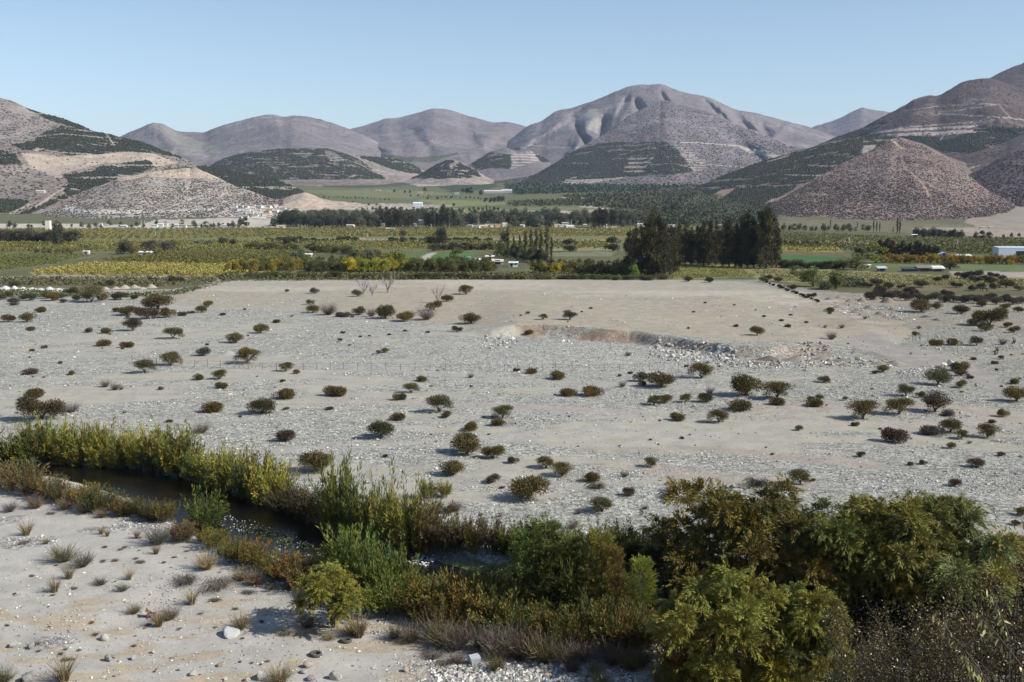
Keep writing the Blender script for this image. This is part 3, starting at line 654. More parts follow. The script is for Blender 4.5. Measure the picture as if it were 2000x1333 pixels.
# each prototype: {part name: (mesh)}, plus 'whole' and its width and height
PROTO = {}
def proto(kind, parts):
    """parts: [(part name, Geo, material)]"""
    W = H = 0; ms = []; Vs = []; Fs = []; Ts = []; mi = []; n0 = 0; mats = []
    for nm, g, mt in parts:
        V, Fq, T = g.get(); ms.append((nm, mesh(kind+' '+nm, V, Fq, mt, False, {'T': T})))
        Vs.append(V); Fs.append(Fq+n0); Ts.append(T); n0 += len(V)
        if mt not in mats: mats.append(mt)
        mi += [mats.index(mt)]*len(Fq)
        w, h = g.bounds(); W = max(W, w); H = max(H, h)
    me = mesh(kind, np.concatenate(Vs), np.concatenate(Fs), None, False, {'T': np.concatenate(Ts)})
    for mt in mats: me.materials.append(mt)
    me.polygons.foreach_set('material_index', np.array(mi, np.int32))
    PROTO.setdefault(kind, []).append({'parts': ms, 'whole': me, 'w': W, 'h': H})
ITEMS = []
def spawn(kind, name, x, y, color, label, cat, group, wm=None, hm=None, rz=None, small=False, v=None, dz=0.0, tilt=0.0, key=None):
    pr = PROTO[kind]; p = pr[random.randrange(len(pr))] if v is None else pr[v % len(pr)]
    sx = wm/p['w'] if wm else None; sz = hm/p['h'] if hm else None
    sx = sx or sz or 1.0; sz = sz or sx
    rz = random.uniform(0, 6.283) if rz is None else rz
    z = gz(x, y)+dz
    jb = random.uniform(0.85, 1.15); jh = random.uniform(-.06, .06); jit = [color[0]*jb*(1+jh), color[1]*jb, color[2]*jb*(1-jh)]
    if small:
        r = ob(name, p['whole'], loc=(x, y, z), rot=(tilt, 0, rz), scl=(sx, sx, sz), color=jit)
    else:
        r = ob(name, None, loc=(x, y, z), rot=(tilt, 0, rz), scl=(sx, sx, sz)); r.empty_display_size = 0.2
        for nm, me in p['parts']: ob(nm, me, parent=r, color=jit)
    r['category'] = cat; r['group'] = group
    ITEMS.append([r, label, x if key is None else key, group])
    return r
random.seed(11)
ORD = 'leftmost,second,third,fourth,fifth,sixth,seventh,eighth,ninth,tenth,eleventh,twelfth,thirteenth,fourteenth,fifteenth,sixteenth,seventeenth,eighteenth,nineteenth,twentieth,twenty-first,twenty-second,twenty-third,twenty-fourth,twenty-fifth,twenty-sixth,twenty-seventh,twenty-eighth,twenty-ninth,thirtieth'.split(',')
def finish_labels():
    by = {}
    for it in ITEMS: by.setdefault(it[1], []).append(it)
    for lb, its in by.items():
        if len(its) == 1 or len(its) > 30 or lb.startswith('='):
            for it in its: it[0]['label'] = lb.lstrip('=')
            continue
        its.sort(key=lambda i: i[2]/max(1.0, i[0].location.y) if i[2] == i[0].location.x else i[2])
        n = len(its)
        for i, it in enumerate(its):
            o = 'leftmost' if i == 0 else 'rightmost' if i == n-1 else ORD[i]+' from left' if i < (n+1)//2 or n-1-i >= len(ORD) else ORD[n-1-i]+' from right'
            if n == 2: o = 'the left one' if i == 0 else 'the right one'
            it[0]['label'] = lb+', '+o

# --- thorn tree: short forked trunk under a flat-topped open crown
for sd in range(4):
    rs = np.random.RandomState(100+sd); t = Geo(); c = Geo()
    tips = limbs(t, rs, 5, 0.06, 1.05, 0.75)
    cl = [(p[0]*1.05, p[1]*1.05, p[2]+0.15, rs.uniform(.42, .6), rs.uniform(.42, .6), rs.uniform(.30, .42)) for p in tips]
    cl += [(rs.uniform(-.4, .4), rs.uniform(-.4, .4), rs.uniform(1.2, 1.5), .5, .5, .32) for _ in range(3)]
    cl += [(rs.uniform(-.8, .8), rs.uniform(-.8, .8), rs.uniform(.45, 1.1), .36, .36, .3) for _ in range(6)]
    clump_leaves(c, rs, cl, 4200, 0.14, 0.042, 0.35, 0.25, 0.1)
    for p in tips:
        for _ in range(7):
            e = p+rs.normal(0, 0.4, 3)*[1, 1, .5]+[0, 0, .2]; c.twig([p*0.7, (p+e)/2, e], 0.008, (0.7, 0.6, 0.6), rs)
    proto('thorn_tree', [('trunk', t, BARK), ('crown', c, LEAF)])
# --- dome bush: dense low cushion
for sd in range(4):
    rs = np.random.RandomState(200+sd); t = Geo(); c = Geo()
    cl = [(rs.uniform(-.5, .5), rs.uniform(-.4, .4), rs.uniform(.22, .42), rs.uniform(.35, .55), rs.uniform(.35, .5), rs.uniform(.26, .4)) for _ in range(9)]
    clump_leaves(c, rs, cl, 3400, 0.12, 0.042, 0.7, 0.22, 0.45)
    for _ in range(14):
        a = rs.uniform(0, 6.28); e = np.array([math.cos(a)*.7, math.sin(a)*.6, .55]); t.twig([[0, 0, 0], e*[.5, .5, .5], e], 0.012, (1, 1, 1), rs)
    proto('dome_bush', [('stems', t, BARK), ('foliage', c, LEAF)])
# --- broad bush: rounded with several clumps
for sd in range(4):
    rs = np.random.RandomState(300+sd); t = Geo(); c = Geo()
    tips = limbs(t, rs, 5, 0.05, 0.9, 0.7)
    cl = [(p[0], p[1], p[2]*0.85, rs.uniform(.38, .55), rs.uniform(.38, .5), rs.uniform(.34, .46)) for p in tips]
    cl += [(rs.uniform(-.55, .55), rs.uniform(-.55, .55), rs.uniform(.35, 1.1), .42, .42, .38) for _ in range(6)]
    clump_leaves(c, rs, cl, 4400, 0.13, 0.042, 0.5, 0.28, 0.3)
    proto('broad_bush', [('trunk', t, BARK), ('foliage', c, LEAF)])
# --- dry bush: bare grey-brown twigs
for sd in range(4):
    rs = np.random.RandomState(400+sd); c = Geo()
    for i in range(170):
        a = rs.uniform(0, 6.28); sp = rs.uniform(0.1, 1.0)**0.8; L = rs.uniform(.55, 1.0); r = rs.uniform(0, .12)
        d = np.array([math.cos(a)*sp, math.sin(a)*sp, 1.0]); d /= np.linalg.norm(d); p0 = np.array([r*math.cos(a), r*math.sin(a), -0.02])
        b = rs.normal(0, .09, 3); pts = [p0, p0+d*L*.35+b*.5, p0+d*L*.7+b, p0+d*L+b*1.8]
        tt = tints(rs, 1, 0.3, .08)[0]; c.twig(pts, 0.009, tt, rs)
        for j in range(3):
            q = pts[1+j % 2]; dd = unit((d+rs.normal(0, .5, 3))[None])[0]; c.twig([q, q+dd*L*.2, q+dd*L*.36+[0, 0, .04]], 0.006, tt*1.1, rs)
    proto('dry_bush', [('twigs', c, TWIG)])
# --- grass tuft: upright tan blades
for sd in range(3):
    rs = np.random.RandomState(450+sd); c = Geo()
    for i in range(190):
        a = rs.uniform(0, 6.28); sp = rs.uniform(0.05, .55); L = rs.uniform(.5, 1.05); r = rs.uniform(0, .14)
        d = np.array([math.cos(a)*sp, math.sin(a)*sp, 1.0]); d /= np.linalg.norm(d); p0 = np.array([r*math.cos(a), r*math.sin(a), -0.02])
        c.twig([p0, p0+d*L*.5, p0+d*L+[.12*math.cos(a), .12*math.sin(a), -.05]], 0.008, tints(rs, 1, .3, .1)[0]*(0.8+0.5*(sp < .3)), rs)
    proto('grass_tuft', [('blades', c, TWIG)])
# --- flattened dry brush
for sd in range(2):
    rs = np.random.RandomState(470+sd); c = Geo()
    for i in range(260):
        a = rs.uniform(0, 6.28); L = rs.uniform(.4, 1.0); p0 = rs.normal(0, .15, 3)*[1, 1, 0]
        d = np.array([math.cos(a), math.sin(a)*.7, rs.uniform(.1, .5)]); m = p0+d*L*.5+[0, 0, .12]; e = p0+d*L*[1, 1, .2]+[0, 0, .02]
        c.twig([p0, m, (m+e)/2+[0, 0, .02], e], 0.009, tints(rs, 1, .3, .05)[0], rs)
    proto('flat_brush', [('twigs', c, TWIG)])
# --- riverbank willow shrub: upright feathery plumes
for sd in range(5):
    rs = np.random.RandomState(500+sd); c = Geo(); t = Geo()
    m = 46; a = rs.uniform(0, 6.28, m); sp = rs.uniform(0.02, 0.62, m); L = rs.uniform(.55, 1.0, m)*(1.1-.35*sp)
    L[:6] *= 1.22
    D = np.stack([np.cos(a)*sp, np.sin(a)*sp, np.ones(m)], 1); P0 = np.stack([np.cos(a)*rs.uniform(0, .22, m), np.sin(a)*rs.uniform(0, .22, m), np.full(m, -.02)], 1)
    c.sprays(P0, D, L, -.12, 62, 0.075, 0.017, tints(rs, m, .28, .14), rs, 0.55, 0.085, 0.22)
    m2 = 50; a = rs.uniform(0, 6.28, m2); P1 = np.stack([np.cos(a)*rs.uniform(0, .34, m2), np.sin(a)*rs.uniform(0, .34, m2), rs.uniform(.05, .4, m2)], 1)
    c.sprays(P1, np.stack([np.cos(a)*.8, np.sin(a)*.8, rs.uniform(.3, 1, m2)], 1), rs.uniform(.18, .32, m2), -.2, 34, 0.07, 0.017, tints(rs, m2, .28, .14), rs, 0.8, 0.2, 0.1)
    for i in range(16): e = P0[i]+unit(D[i:i+1])[0]*L[i]*.8; t.twig([P0[i], (P0[i]+e)/2, e], 0.009, (1, 1, 1), rs)
    proto('willow_shrub', [('stems', t, BARK), ('foliage', c, LEAF)])
# --- rusty riverbank shrub: like the willow shrub, lower, its lower sprays gone rust-brown
for sd in range(4):
    rs = np.random.RandomState(600+sd); c = Geo(); t = Geo()
    m = 90; a = rs.uniform(0, 6.28, m); sp = rs.uniform(0.1, 1.15, m); L = rs.uniform(.5, .85, m)
    D = np.stack([np.cos(a)*sp, np.sin(a)*sp, np.ones(m)], 1); P0 = np.stack([np.cos(a)*rs.uniform(0, .25, m), np.sin(a)*rs.uniform(0, .25, m), np.full(m, -.02)], 1)
    tt = tints(rs, m, .28, .14); tt[::4] *= np.array([1.15, .78, .75])
    c.sprays(P0, D, L, -.15, 46, 0.07, 0.018, tt, rs, 0.6, 0.14, 0.2)
    for i in range(18): e = P0[i]+unit(D[i:i+1])[0]*L[i]*.8; t.twig([P0[i], (P0[i]+e)/2, e], 0.009, (1, 1, 1), rs)
    proto('rusty_shrub', [('stems', t, BARK), ('foliage', c, LEAF)])
# --- willow tree: unit height 1, wide crown of shoots over forked trunks
for sd in range(4):
    rs = np.random.RandomState(700+sd); c = Geo(); t = Geo()
    tips = limbs(t, rs, 6, 0.016, 0.55, 0.34)
    K = 30; cl = []
    for i in range(K):
        a = i*2.4+rs.uniform(-.4, .4); r = 0.42*math.sqrt((i+.5)/K)*rs.uniform(.8, 1.12); z = rs.uniform(.10, .60)+(.30*(1-(r/.46)**2))*rs.uniform(.5, 1)
        cl.append((r*math.cos(a), r*math.sin(a), z))
    cl = np.array(cl); ct = tints(rs, K, .30, .12); per = 34
    d = rdir(rs, K*per); d[:, 2] = np.abs(d[:, 2])*rs.choice([1, 1, 1, -.6], K*per)+.15
    P0 = np.repeat(cl, per, 0)+d*[.02, .02, .015]; T = np.repeat(ct, per, 0)*rs.uniform(.8, 1.2, (K*per, 1))
    c.sprays(P0, d, rs.uniform(.07, .155, K*per)*rs.choice([1,1,1,1.6],K*per), -.8, 52, 0.028, 0.0060, T, rs, 0.5, 0.13, 0.12)
    for q in cl[:14]: t.twig([[0, 0, .2], q*[.6, .6, .7], q], 0.006, (1, 1, 1), rs)
    proto('willow_tree', [('trunk', t, BARK), ('crown', c, LEAF)])
# --- feather tree: pointed plume-like young willow / poplar, unit height
for sd in range(3):
    rs = np.random.RandomState(740+sd); c = Geo(); t = Geo()
    t.tube([[0, 0, -.03], [.01, 0, .5], [0, .01, .95]], [.014, .009, .002], (1, 1, 1))
    m = 420; z = rs.uniform(.04, .93, m); a = rs.uniform(0, 6.28, m); r = .20*(1-z)**.7*rs.uniform(.3, 1, m)
    P0 = np.stack([np.cos(a)*r, np.sin(a)*r, z], 1); D = np.stack([np.cos(a)*.7, np.sin(a)*.7, np.full(m, 1.0)], 1)
    c.sprays(P0, D, rs.uniform(.07, .14, m), -.2, 34, 0.024, 0.0050, tints(rs, m, .25, .10), rs, 0.6, 0.16, 0.1)
    proto('feather_tree', [('trunk', t, BARK), ('crown', c, LEAF)])
# --- tall windbreak tree, ragged and dark: unit height
for sd in range(5):
    rs = np.random.RandomState(800+sd); c = Geo(); t = Geo()
    t.tube([[0, 0, -.02], [.005, 0, .5], [0, 0, .93]], [.018, .012, .003], (1, 1, 1)); cl = []
    lean = rs.uniform(-.03, .03)
    for i in range(34):
        z = .08+.86*i/34+rs.uniform(-.02, .02); r = (.15 if z < .6 else .15*(1-(z-.6)/.42))*rs.uniform(.5, 1.15); a = rs.uniform(0, 6.28)
        cl.append((r*.65*math.cos(a)+lean*z, r*.65*math.sin(a), z, .03+r*.36, .03+r*.36, rs.uniform(.045, .08)))
    cl.append((lean, 0, .955, .022, .022, .05))
    clump_leaves(c, rs, cl, 3400, 0.036, 0.016, 1.1, .32, .2, .06)
    proto('windbreak_tree', [('trunk', t, BARK), ('crown', c, LEAF)])
# --- poplar: narrow column
for sd in range(3):
    rs = np.random.RandomState(840+sd); c = Geo(); t = Geo()
    t.tube([[0, 0, -.02], [0, 0, .5], [0, 0, .95]], [.012, .008, .002], (1, 1, 1)); cl = []
    for i in range(24):
        z = .10+.86*i/24; r = .075*math.sin(min(1, z*1.3)*math.pi*.5)*(1 if z < .65 else 1-(z-.65)/.40); a = rs.uniform(0, 6.28)
        cl.append((r*.45*math.cos(a), r*.45*math.sin(a), z, .012+r*.6, .012+r*.6, .05))
    clump_leaves(c, rs, cl, 1500, 0.034, 0.014, 1.6, .25, .2, .06)
    proto('poplar', [('trunk', t, BARK), ('crown', c, LEAF)])
# --- round tree, unit height
for sd in range(5):
    rs = np.random.RandomState(860+sd); c = Geo(); t = Geo()
    limbs(t, rs, 4, 0.03, 0.55, 0.25); cl = []
    for i in range(17):
        a = rs.uniform(0, 6.28); r = rs.uniform(0, .36); z = rs.uniform(.18, .80)-(r*.25)
        cl.append((r*math.cos(a), r*math.sin(a), z, rs.uniform(.12, .2), rs.uniform(.12, .2), rs.uniform(.10, .16)))
    cl.append((0, 0, .84, .16, .16, .12))
    clump_leaves(c, rs, cl, 2300, 0.065, 0.036, .4, .3, .35, .10)
    proto('round_tree', [('trunk', t, BARK), ('crown', c, LEAF)])
# --- dead tree: bare grey branching
for sd in range(3):
    rs = np.random.RandomState(900+sd); c = Geo(); t = Geo()
    tips = limbs(t, rs, 5, .035, .75, .38)
    for p in tips:
        for _ in range(16):
            b = p*rs.uniform(.5, 1.0); d = unit((rs.normal(0, .6, 3)+[0, 0, .9]+p*.5)[None])[0]; L = rs.uniform(.15, .4)
            c.twig([b, b+d*L*.5+rs.normal(0, .02, 3), b+d*L+rs.normal(0, .04, 3)], .008, (1, 1, 1), rs)
    proto('dead_tree', [('trunk', t, TWIG), ('twigs', c, TWIG)])
# --- cactus: a few prickly-pear pads
rs = np.random.RandomState(950); c = Geo(); 
for i in range(13):
    a = rs.uniform(0, 6.28); z = .12+.13*(i % 6); q = np.array([.22*math.cos(a)*(.4+z), .16*math.sin(a), z]); w = .10
    th = np.arange(8)/8*6.283; nrm = rs.uniform(0, 3.14); sx = np.array([math.cos(nrm), math.sin(nrm), 0]); th3 = np.array([-sx[1], sx[0], 0])*.02
    R = [q+sx*w*math.cos(x)+np.array([0, 0, 1])*w*1.4*math.sin(x) for x in th]
    V = np.array([r+th3 for r in R]+[r-th3 for r in R]); Fq = [(k, (k+1) % 8, 8+(k+1) % 8, 8+k) for k in range(8)]+[(0, 1, 2, 3), (0, 3, 4, 7), (4, 5, 6, 7), (11, 10, 9, 8), (15, 12, 11, 8), (15, 14, 13, 12)]
    c.add(V, Fq, np.tile([[1, 1, 1]], (16, 1)))
proto('prickly_pear', [('pads', c, LEAF)])
# ------------------------------------------------------------------ shrubs and small trees standing on the river plain
OLIVE = (0.135, 0.108, 0.034); DKOL = (0.085, 0.068, 0.028); BRN = (0.105, 0.068, 0.040); DOMEC = (0.150, 0.108, 0.038); GRYB = (0.19, 0.155, 0.135); PGRN = (0.15, 0.16, 0.075)
PL = """27 597 18 n;175 592 40 t;100 588 22 b;112 587 18 g;90 584 18 b;14 630 22 r;50 630 26 b;76 611 20 d;226 610 13 b;245 617 30 k;305 606 46 k;285 624 36 r;326 621 26 b;355 618 15 d;372 613 14 n;392 611 20 b;406 600 16 b;435 617 10 d;257 647 32 T;336 663 30 t;459 671 28 b;171 650 17 d;208 652 20 d;196 677 24 d;246 680 22 d;86 681 12 d;62 687 10 d;59 647 16 d;395 696 24 g;331 715 34 t;482 711 40 t;280 730 34 t;54 732 30 n;137 733 15 d;116 711 9 d;386 743 20 d;427 742 26 t;430 760 23 d;314 762 12 d;66 781 36 d;205 757 18 y;224 763 18 y;236 762 10 y;412 806 38 d;510 810 46 k;137 807 26 y;47 796 12 y;75 822 66 k;392 848 28 y;329 826 14 n;
539 631 13 d;508 652 26 b;614 574 16 g;560 571 8 b;605 596 14 t;610 612 22 b;640 616 30 y;670 620 26 n;700 616 22 g;725 619 20 y;752 623 34 b;788 629 26 b;802 622 18 y;832 626 34 y;847 607 24 b;872 590 22 k;910 576 24 t;855 593 22 x;757 573 24 x;710 576 18 x;727 580 16 x;697 580 18 g;920 633 34 k;893 649 17 r;670 652 9 d;760 655 7 d;792 648 7 d;835 651 8 d;663 668 9 t;739 692 10 t;751 690 13 b;557 726 22 t;579 731 12 b;552 747 9 r;825 746 20 d;919 739 12 y;802 769 26 t;554 781 36 d;652 776 38 d;780 783 24 d;857 807 42 t;872 817 18 r;982 818 34 t;977 832 24 d;771 822 26 d;917 842 30 d;743 857 46 K;556 863 36 r;912 889 54 B;962 897 36 b;642 801 16 n;559 801 12 n;
1009 726 12 d;1035 731 19 d;1032 641 17 d;1031 615 8 t;1061 625 15 t;1113 626 24 T;1092 742 30 d;1216 757 14 y;1251 746 24 g;1255 755 14 b;1292 759 46 k;1372 740 40 t;1460 774 54 B;1115 775 28 d;1162 775 34 d;1278 793 26 t;1299 788 22 b;1339 787 22 t;1379 787 28 k;1387 771 18 y;1440 804 38 d;1450 793 14 b;1406 827 34 t;1322 823 28 d;1480 656 24 b;1344 643 7 d;1437 639 9 d;1354 611 6 d;1227 696 11 y;1231 731 9 d;1211 736 9 d;1377 593 6 d;1435 597 5 d;1493 620 7 d;
1621 610 16 d;1625 664 20 y;1789 657 13 b;1802 611 34 B;1880 614 28 k;1830 605 18 b;1920 600 18 k;1964 605 16 b;1902 637 20 b;1937 638 48 B;1927 648 24 b;1910 676 24 T;1866 675 24 d;1830 676 22 d;1982 651 18 b;1960 674 16 y;1610 748 20 k;1727 728 20 b;1710 731 11 r;1877 725 32 d;1879 735 22 r;1895 740 16 n;1835 753 38 P;1879 758 18 b;1772 775 30 t;1799 777 16 b;1520 781 44 t;1584 784 14 r;1587 795 28 d;1520 793 26 d;1602 782 14 b;1652 783 10 t;1689 821 50 t;1760 811 44 t;1830 807 48 T;1852 813 30 n;1982 751 20 d;1990 786 40 b;1860 846 36 b;1827 851 44 n;1932 857 36 t;1880 858 22 t;1561 842 14 b;1671 833 15 d;1752 865 44 D;1859 877 16 b;1961 815 20 b;1939 827 13 d;1682 893 14 b;1894 867 8 y;1545 617 7 d;1525 628 8 d;1537 640 11 d;1690 624 9 y;1728 615 6 d;1645 642 11 y;1612 641 8 y;1795 643 9 y;1902 704 10 d;1944 712 12 d;1956 702 10 g;1970 640 14 b;1990 610 16 k;
1002 906 20 r;1067 917 30 t;1098 933 36 t;1272 914 24 t;1155 943 30 d;1032 978 62 B;1229 970 24 r;1177 1003 42 t;1220 933 14 y;1165 956 40 z;1482 952 50 z;1317 962 26 y;1415 978 16 y;1260 996 12 y;1080 1031 18 y;1332 858 9 d;1565 948 36 t;1589 941 10 d;1867 951 22 r;1910 914 28 r;1804 908 14 r;1780 910 12 d;1957 892 14 r;1997 1008 22 b;1985 1027 14 r;1815 986 30 z;1305 975 36 z;1345 985 40 z;
615 924 56 B;885 931 40 b;962 945 24 r;752 894 10 r;648 936 12 d;890 1000 24 y;875 1004 20 b;1120 1034 22 y;1130 1005 14 y;980 955 12 n"""
LOOK = {'d': ('dome_bush', 'dome_bush', DOMEC, 'low domed brown-green bush', 'bush', 0.52), 'D': ('dome_bush', 'dome_bush', BRN, 'big domed brown bush', 'bush', .62), 'n': ('dome_bush', 'dome_bush', (0.13, 0.10, 0.088), 'flat grey-brown bush', 'bush', 0.36),
 't': ('thorn_tree', 'thorn_tree', OLIVE, 'olive thorn tree', 'tree', .74), 'T': ('thorn_tree', 'thorn_tree', BRN, 'dark brown thorn tree', 'tree', .76), 'b': ('broad_bush', 'broad_bush', OLIVE, 'rounded olive bush', 'bush', .72),
 'B': ('broad_bush', 'broad_bush', OLIVE, 'large spreading olive bush', 'bush', .72), 'k': ('broad_bush', 'broad_bush', DKOL, 'dark green-brown bush', 'bush', .62), 'K': ('broad_bush', 'broad_bush', (0.085, 0.083, 0.030), 'dense dark green round bush', 'bush', .72),
 'P': ('broad_bush', 'broad_bush', PGRN, 'pale green bush', 'bush', .8), 'r': ('broad_bush', 'broad_bush', BRN, 'reddish brown bush', 'bush', .62), 'g': ('broad_bush', 'broad_bush', (0.13, 0.12, 0.075), 'pale grey-green bush', 'bush', .72), 'y': ('dry_bush', 'dry_bush', GRYB, 'leafless dry bush', 'bush', .85),
 'z': ('flat_brush', 'fallen_brush', (0.11, 0.09, 0.072), 'pile of fallen dry twigs', 'brush', .3), 'x': ('dead_tree', 'dead_tree', (0.30, 0.27, 0.25), 'bare grey dead tree', 'tree', None)}
def zone(px, py):
    if py < 600 and px < 450: r = 'behind the leftmost thorn bushes'
    elif py < 640 and 430 < px < 880: r = 'in shrub line edging tan field'
    elif py < 672 and 880 <= px < 1740: r = 'on bare tan field'
    elif py < 700 and px >= 1740: r = 'east of dirt mounds'
    elif py < 716: r = 'on gravel above wire fence'
    elif py < 775: r = 'just below wire fence level'
    elif py < 835: r = 'on middle of gravel plain'
    elif py < 900: r = 'on lower gravel plain'
    else: r = 'close above the river thickets'
    c = 'far left' if px < 230 else 'left' if px < 480 else 'left of centre' if px < 780 else 'centre' if px < 1080 else 'right of centre' if px < 1380 else 'right' if px < 1700 else 'far right'
    return r+', '+c
LBL = {}
for rec in PL.replace('\n', '').split(';'):
    if not rec.strip(): continue
    a = rec.split(); px, py, w, k = float(a[0]), float(a[1]), float(a[2]), a[3]
    kind, nm, colr, desc, cat, asp = LOOK[k]; x, y, z = at(px, py)
    s = 1.0/F*math.hypot(y, CAMZ); wm = w*s*1.04
    size = 'small ' if wm < 1.6 and desc.split()[0] not in ('big', 'large', 'pile', 'low') else ''
    hm = wm*asp*(0.95+0.1*random.random()) if asp else None
    spawn(kind, nm, x, y+wm*0.22, colr, size+desc+' '+zone(px, py), cat, {'tree': 'thorn trees on the river plain', 'bush': 'bushes on the river plain', 'brush': 'brush on the river plain'}[cat] if k != 'x' else 'dead trees', wm=wm, hm=hm, small=w < 20)
for px, py, h in ((1945, 693, 17), (1980, 672, 14)):
    x, y, z = at(px, py); spawn('prickly_pear', 'prickly_pear_cactus', x, y, (0.22, 0.24, 0.10), 'yellow-green prickly pear cactus among gravel at far right', 'cactus', 'prickly pears', hm=h/F*y*1.0, small=True)
# scrub belt on the right between the plain and the fields
belt = [(1700,583),(1712,578),(1725,580),(1738,582),(1752,578),(1768,584),(1783,580),(1795,584),(1812,586),(1828,582),(1845,588),(1862,586),(1880,589),(1897,586),(1915,590),(1932,586),(1946,592),(1962,588),(1978,592),(1994,590),(1718,572),(1775,573),(1850,578)]
for px, py in belt:
    x, y, z = at(px, py+3); c = random.choice([(0.10, 0.080, 0.066), (0.085, 0.068, 0.05), (0.07, 0.064, 0.034)])
    spawn('broad_bush', 'scrub_bush', x, y, c, 'dark purple-brown scrub bush in hedge beyond dirt mounds', 'bush', 'scrub belt bushes', wm=random.uniform(19, 27)/F*y, hm=random.uniform(12, 18)/F*y, small=True)
more = [(1695,560),(1712,556),(1735,562),(1868,560),(1900,566),(1915,562),(1942,563),(1965,560),(1990,566),(1830,548),(1846,544),(1870,538),(1885,543),(1905,540),(1918,545),(1940,541),(1958,545),(1800,560),(1760,562),(1905,549),(1935,552),(1500,545),(1520,549),(1345,548),(1385,550),(1660,552),(1640,556),(1492,549),(1547,564),(1585,580),(25,592),(150,585),(60,585),(45,583),(125,590),(10,583),(200,585),(235,584),(262,583),(30,560),(300,550),(345,551),(140,575),(215,556)]
for px, py in more:
    x, y, z = at(px, py+2); side = 'at the right edge fields' if px > 1600 else 'by the sandy field corner right' if px > 1200 else 'near white gravel heaps left'
    w = random.uniform(13, 26) if px > 1600 or px < 400 else 16
    spawn('broad_bush', 'field_bush', x, y, random.choice([(0.075, 0.07, 0.032), (0.10, 0.10, 0.045), (0.09, 0.075, 0.05)]), 'dark rounded bush '+side, 'bush', 'bushes '+side, wm=w/F*y, hm=w*.62/F*y, small=True)

for i in range(15):
    px = 1498+i*7.2+random.uniform(-2, 2); py = 553+i*2.7; x, y, z = at(px, py)
    spawn('dome_bush', 'lane_bush', x, y, (0.075, 0.072, 0.035), 'small dark bush in line beside the lane onto tan field', 'bush', 'bushes along the lane', wm=random.uniform(5, 11)/F*y, hm=random.uniform(3, 6)/F*y, small=True)
# ------------------------------------------------------------------ river thickets
def bank(lst, kind, name, colors, desc, cat, group, wfac=0.62, dy=0.0, small=False, tilt=0.0):
    for q in lst:
        px, py, h = q[0], q[1], q[2]; c = q[3] if len(q) > 3 else random.choice(colors)
        px += random.uniform(-4, 4)*('shrub' in kind); py += random.uniform(-3, 4)*('shrub' in kind); x, y, z = at(px, py); s = math.hypot(y, CAMZ-z)/F; hm = h*s*1.03*(random.choice([.7, .85, .95, 1.0, 1.1, 1.25])*random.uniform(.94, 1.06) if 'shrub' in kind else random.uniform(.94, 1.06))
        spawn(kind, name, x, y+dy, c, desc, cat, group, wm=hm*(q[4] if len(q) > 4 else wfac), hm=hm, small=small, tilt=tilt)
YG = (0.36, 0.33, 0.065); YG2 = (0.27, 0.25, 0.05); DG = (0.075, 0.080, 0.022); MG = (0.18, 0.185, 0.035); RU = (0.19, 0.15, 0.04); OC = (0.17, 0.14, 0.035)
bank([(-40,905,60,DG),(0,903,52,DG),(28,906,58,DG),(48,908,62,MG)], 'willow_shrub', 'willow_shrub', [DG], 'dark green willow shrub on far bank at left edge', 'shrub', 'far bank shrubs', 1.1)
bank([(68,905,86),(88,912,80),(108,905,92),(128,914,72),(145,905,88),(165,915,70),(180,905,84),(200,916,80),(216,906,98),(235,914,92),(252,906,86),(272,918,78),(290,908,76)], 'willow_shrub', 'willow_shrub', [YG, YG2, (0.22, 0.22, 0.045), (0.15, 0.14, 0.04)], 'tall yellow-green willow shrub on far bank, left stretch', 'shrub', 'far bank shrubs', 0.72)
bank([(308,925,86),(325,918,78),(345,932,80),(362,925,72),(382,942,78),(400,938,70),(418,955,74),(436,950,66),(452,966,70),(470,960,66),(488,978,74),(506,972,78),(524,990,84),(540,984,72)], 'willow_shrub', 'willow_shrub', [YG2, MG, YG, (0.13, 0.13, 0.035)], 'olive green willow shrub on far bank along the bend', 'shrub', 'far bank shrubs', 0.8)
bank([(560,1000,58),(580,1006,62),(600,1014,60),(622,1022,56),(640,1030,50)], 'rusty_shrub', 'riverside_shrub', [(0.10, 0.085, 0.04), (0.085, 0.085, 0.035)], 'dark brown-green shrub on far bank below the bend', 'shrub', 'far bank shrubs', 1.1)
bank([(664,1052,120,MG,.5),(690,1060,132,(0.10,0.13,0.035),.5),(712,1064,110,MG,.6),(735,1068,125,YG2,.6),(752,1072,112,YG,.6),(775,1078,124,YG2,.6),(798,1080,108,YG,.6),(815,1078,100,OC,.6)], 'willow_shrub', 'willow_shrub', [MG], 'tallest feathery willow shrub on far bank, mid stream', 'shrub', 'far bank shrubs', 0.6)
bank([(832,1072,78),(850,1078,72),(868,1072,78),(886,1080,68),(905,1076,70),(955,1080,62),(975,1086,58)], 'willow_shrub', 'willow_shrub', [(0.16, 0.12, 0.06), (0.145, 0.115, 0.05)], 'brownish thinning willow shrub behind the riffle', 'shrub', 'far bank shrubs', 0.7)
bank([(928,1082,74,YG2,.55)], 'willow_shrub', 'willow_shrub', [YG], 'bright yellow-green spire shrub behind the riffle', 'shrub', 'far bank shrubs')
bank([(1000,1090,56),(1018,1096,60),(1038,1092,58),(1056,1100,66),(1076,1096,62),(1096,1104,70),(1116,1098,64),(1136,1106,72)], 'willow_shrub', 'willow_shrub', [MG, YG2, (0.10, 0.10, 0.03)], 'green upright shrub on far bank right of riffle', 'shrub', 'far bank shrubs', 0.8)
bank([(1158,1108,74),(1178,1110,104,MG,.5),(1200,1112,82),(1222,1114,86),(1244,1116,78),(1266,1118,80),(1290,1122,72),(1318,1124,70),(1345,1126,72)], 'willow_shrub', 'willow_shrub', [(0.085, 0.105, 0.03), (0.10, 0.11, 0.03)], 'shaded green shrub on far bank before the grove', 'shrub', 'far bank shrubs', 0.9)
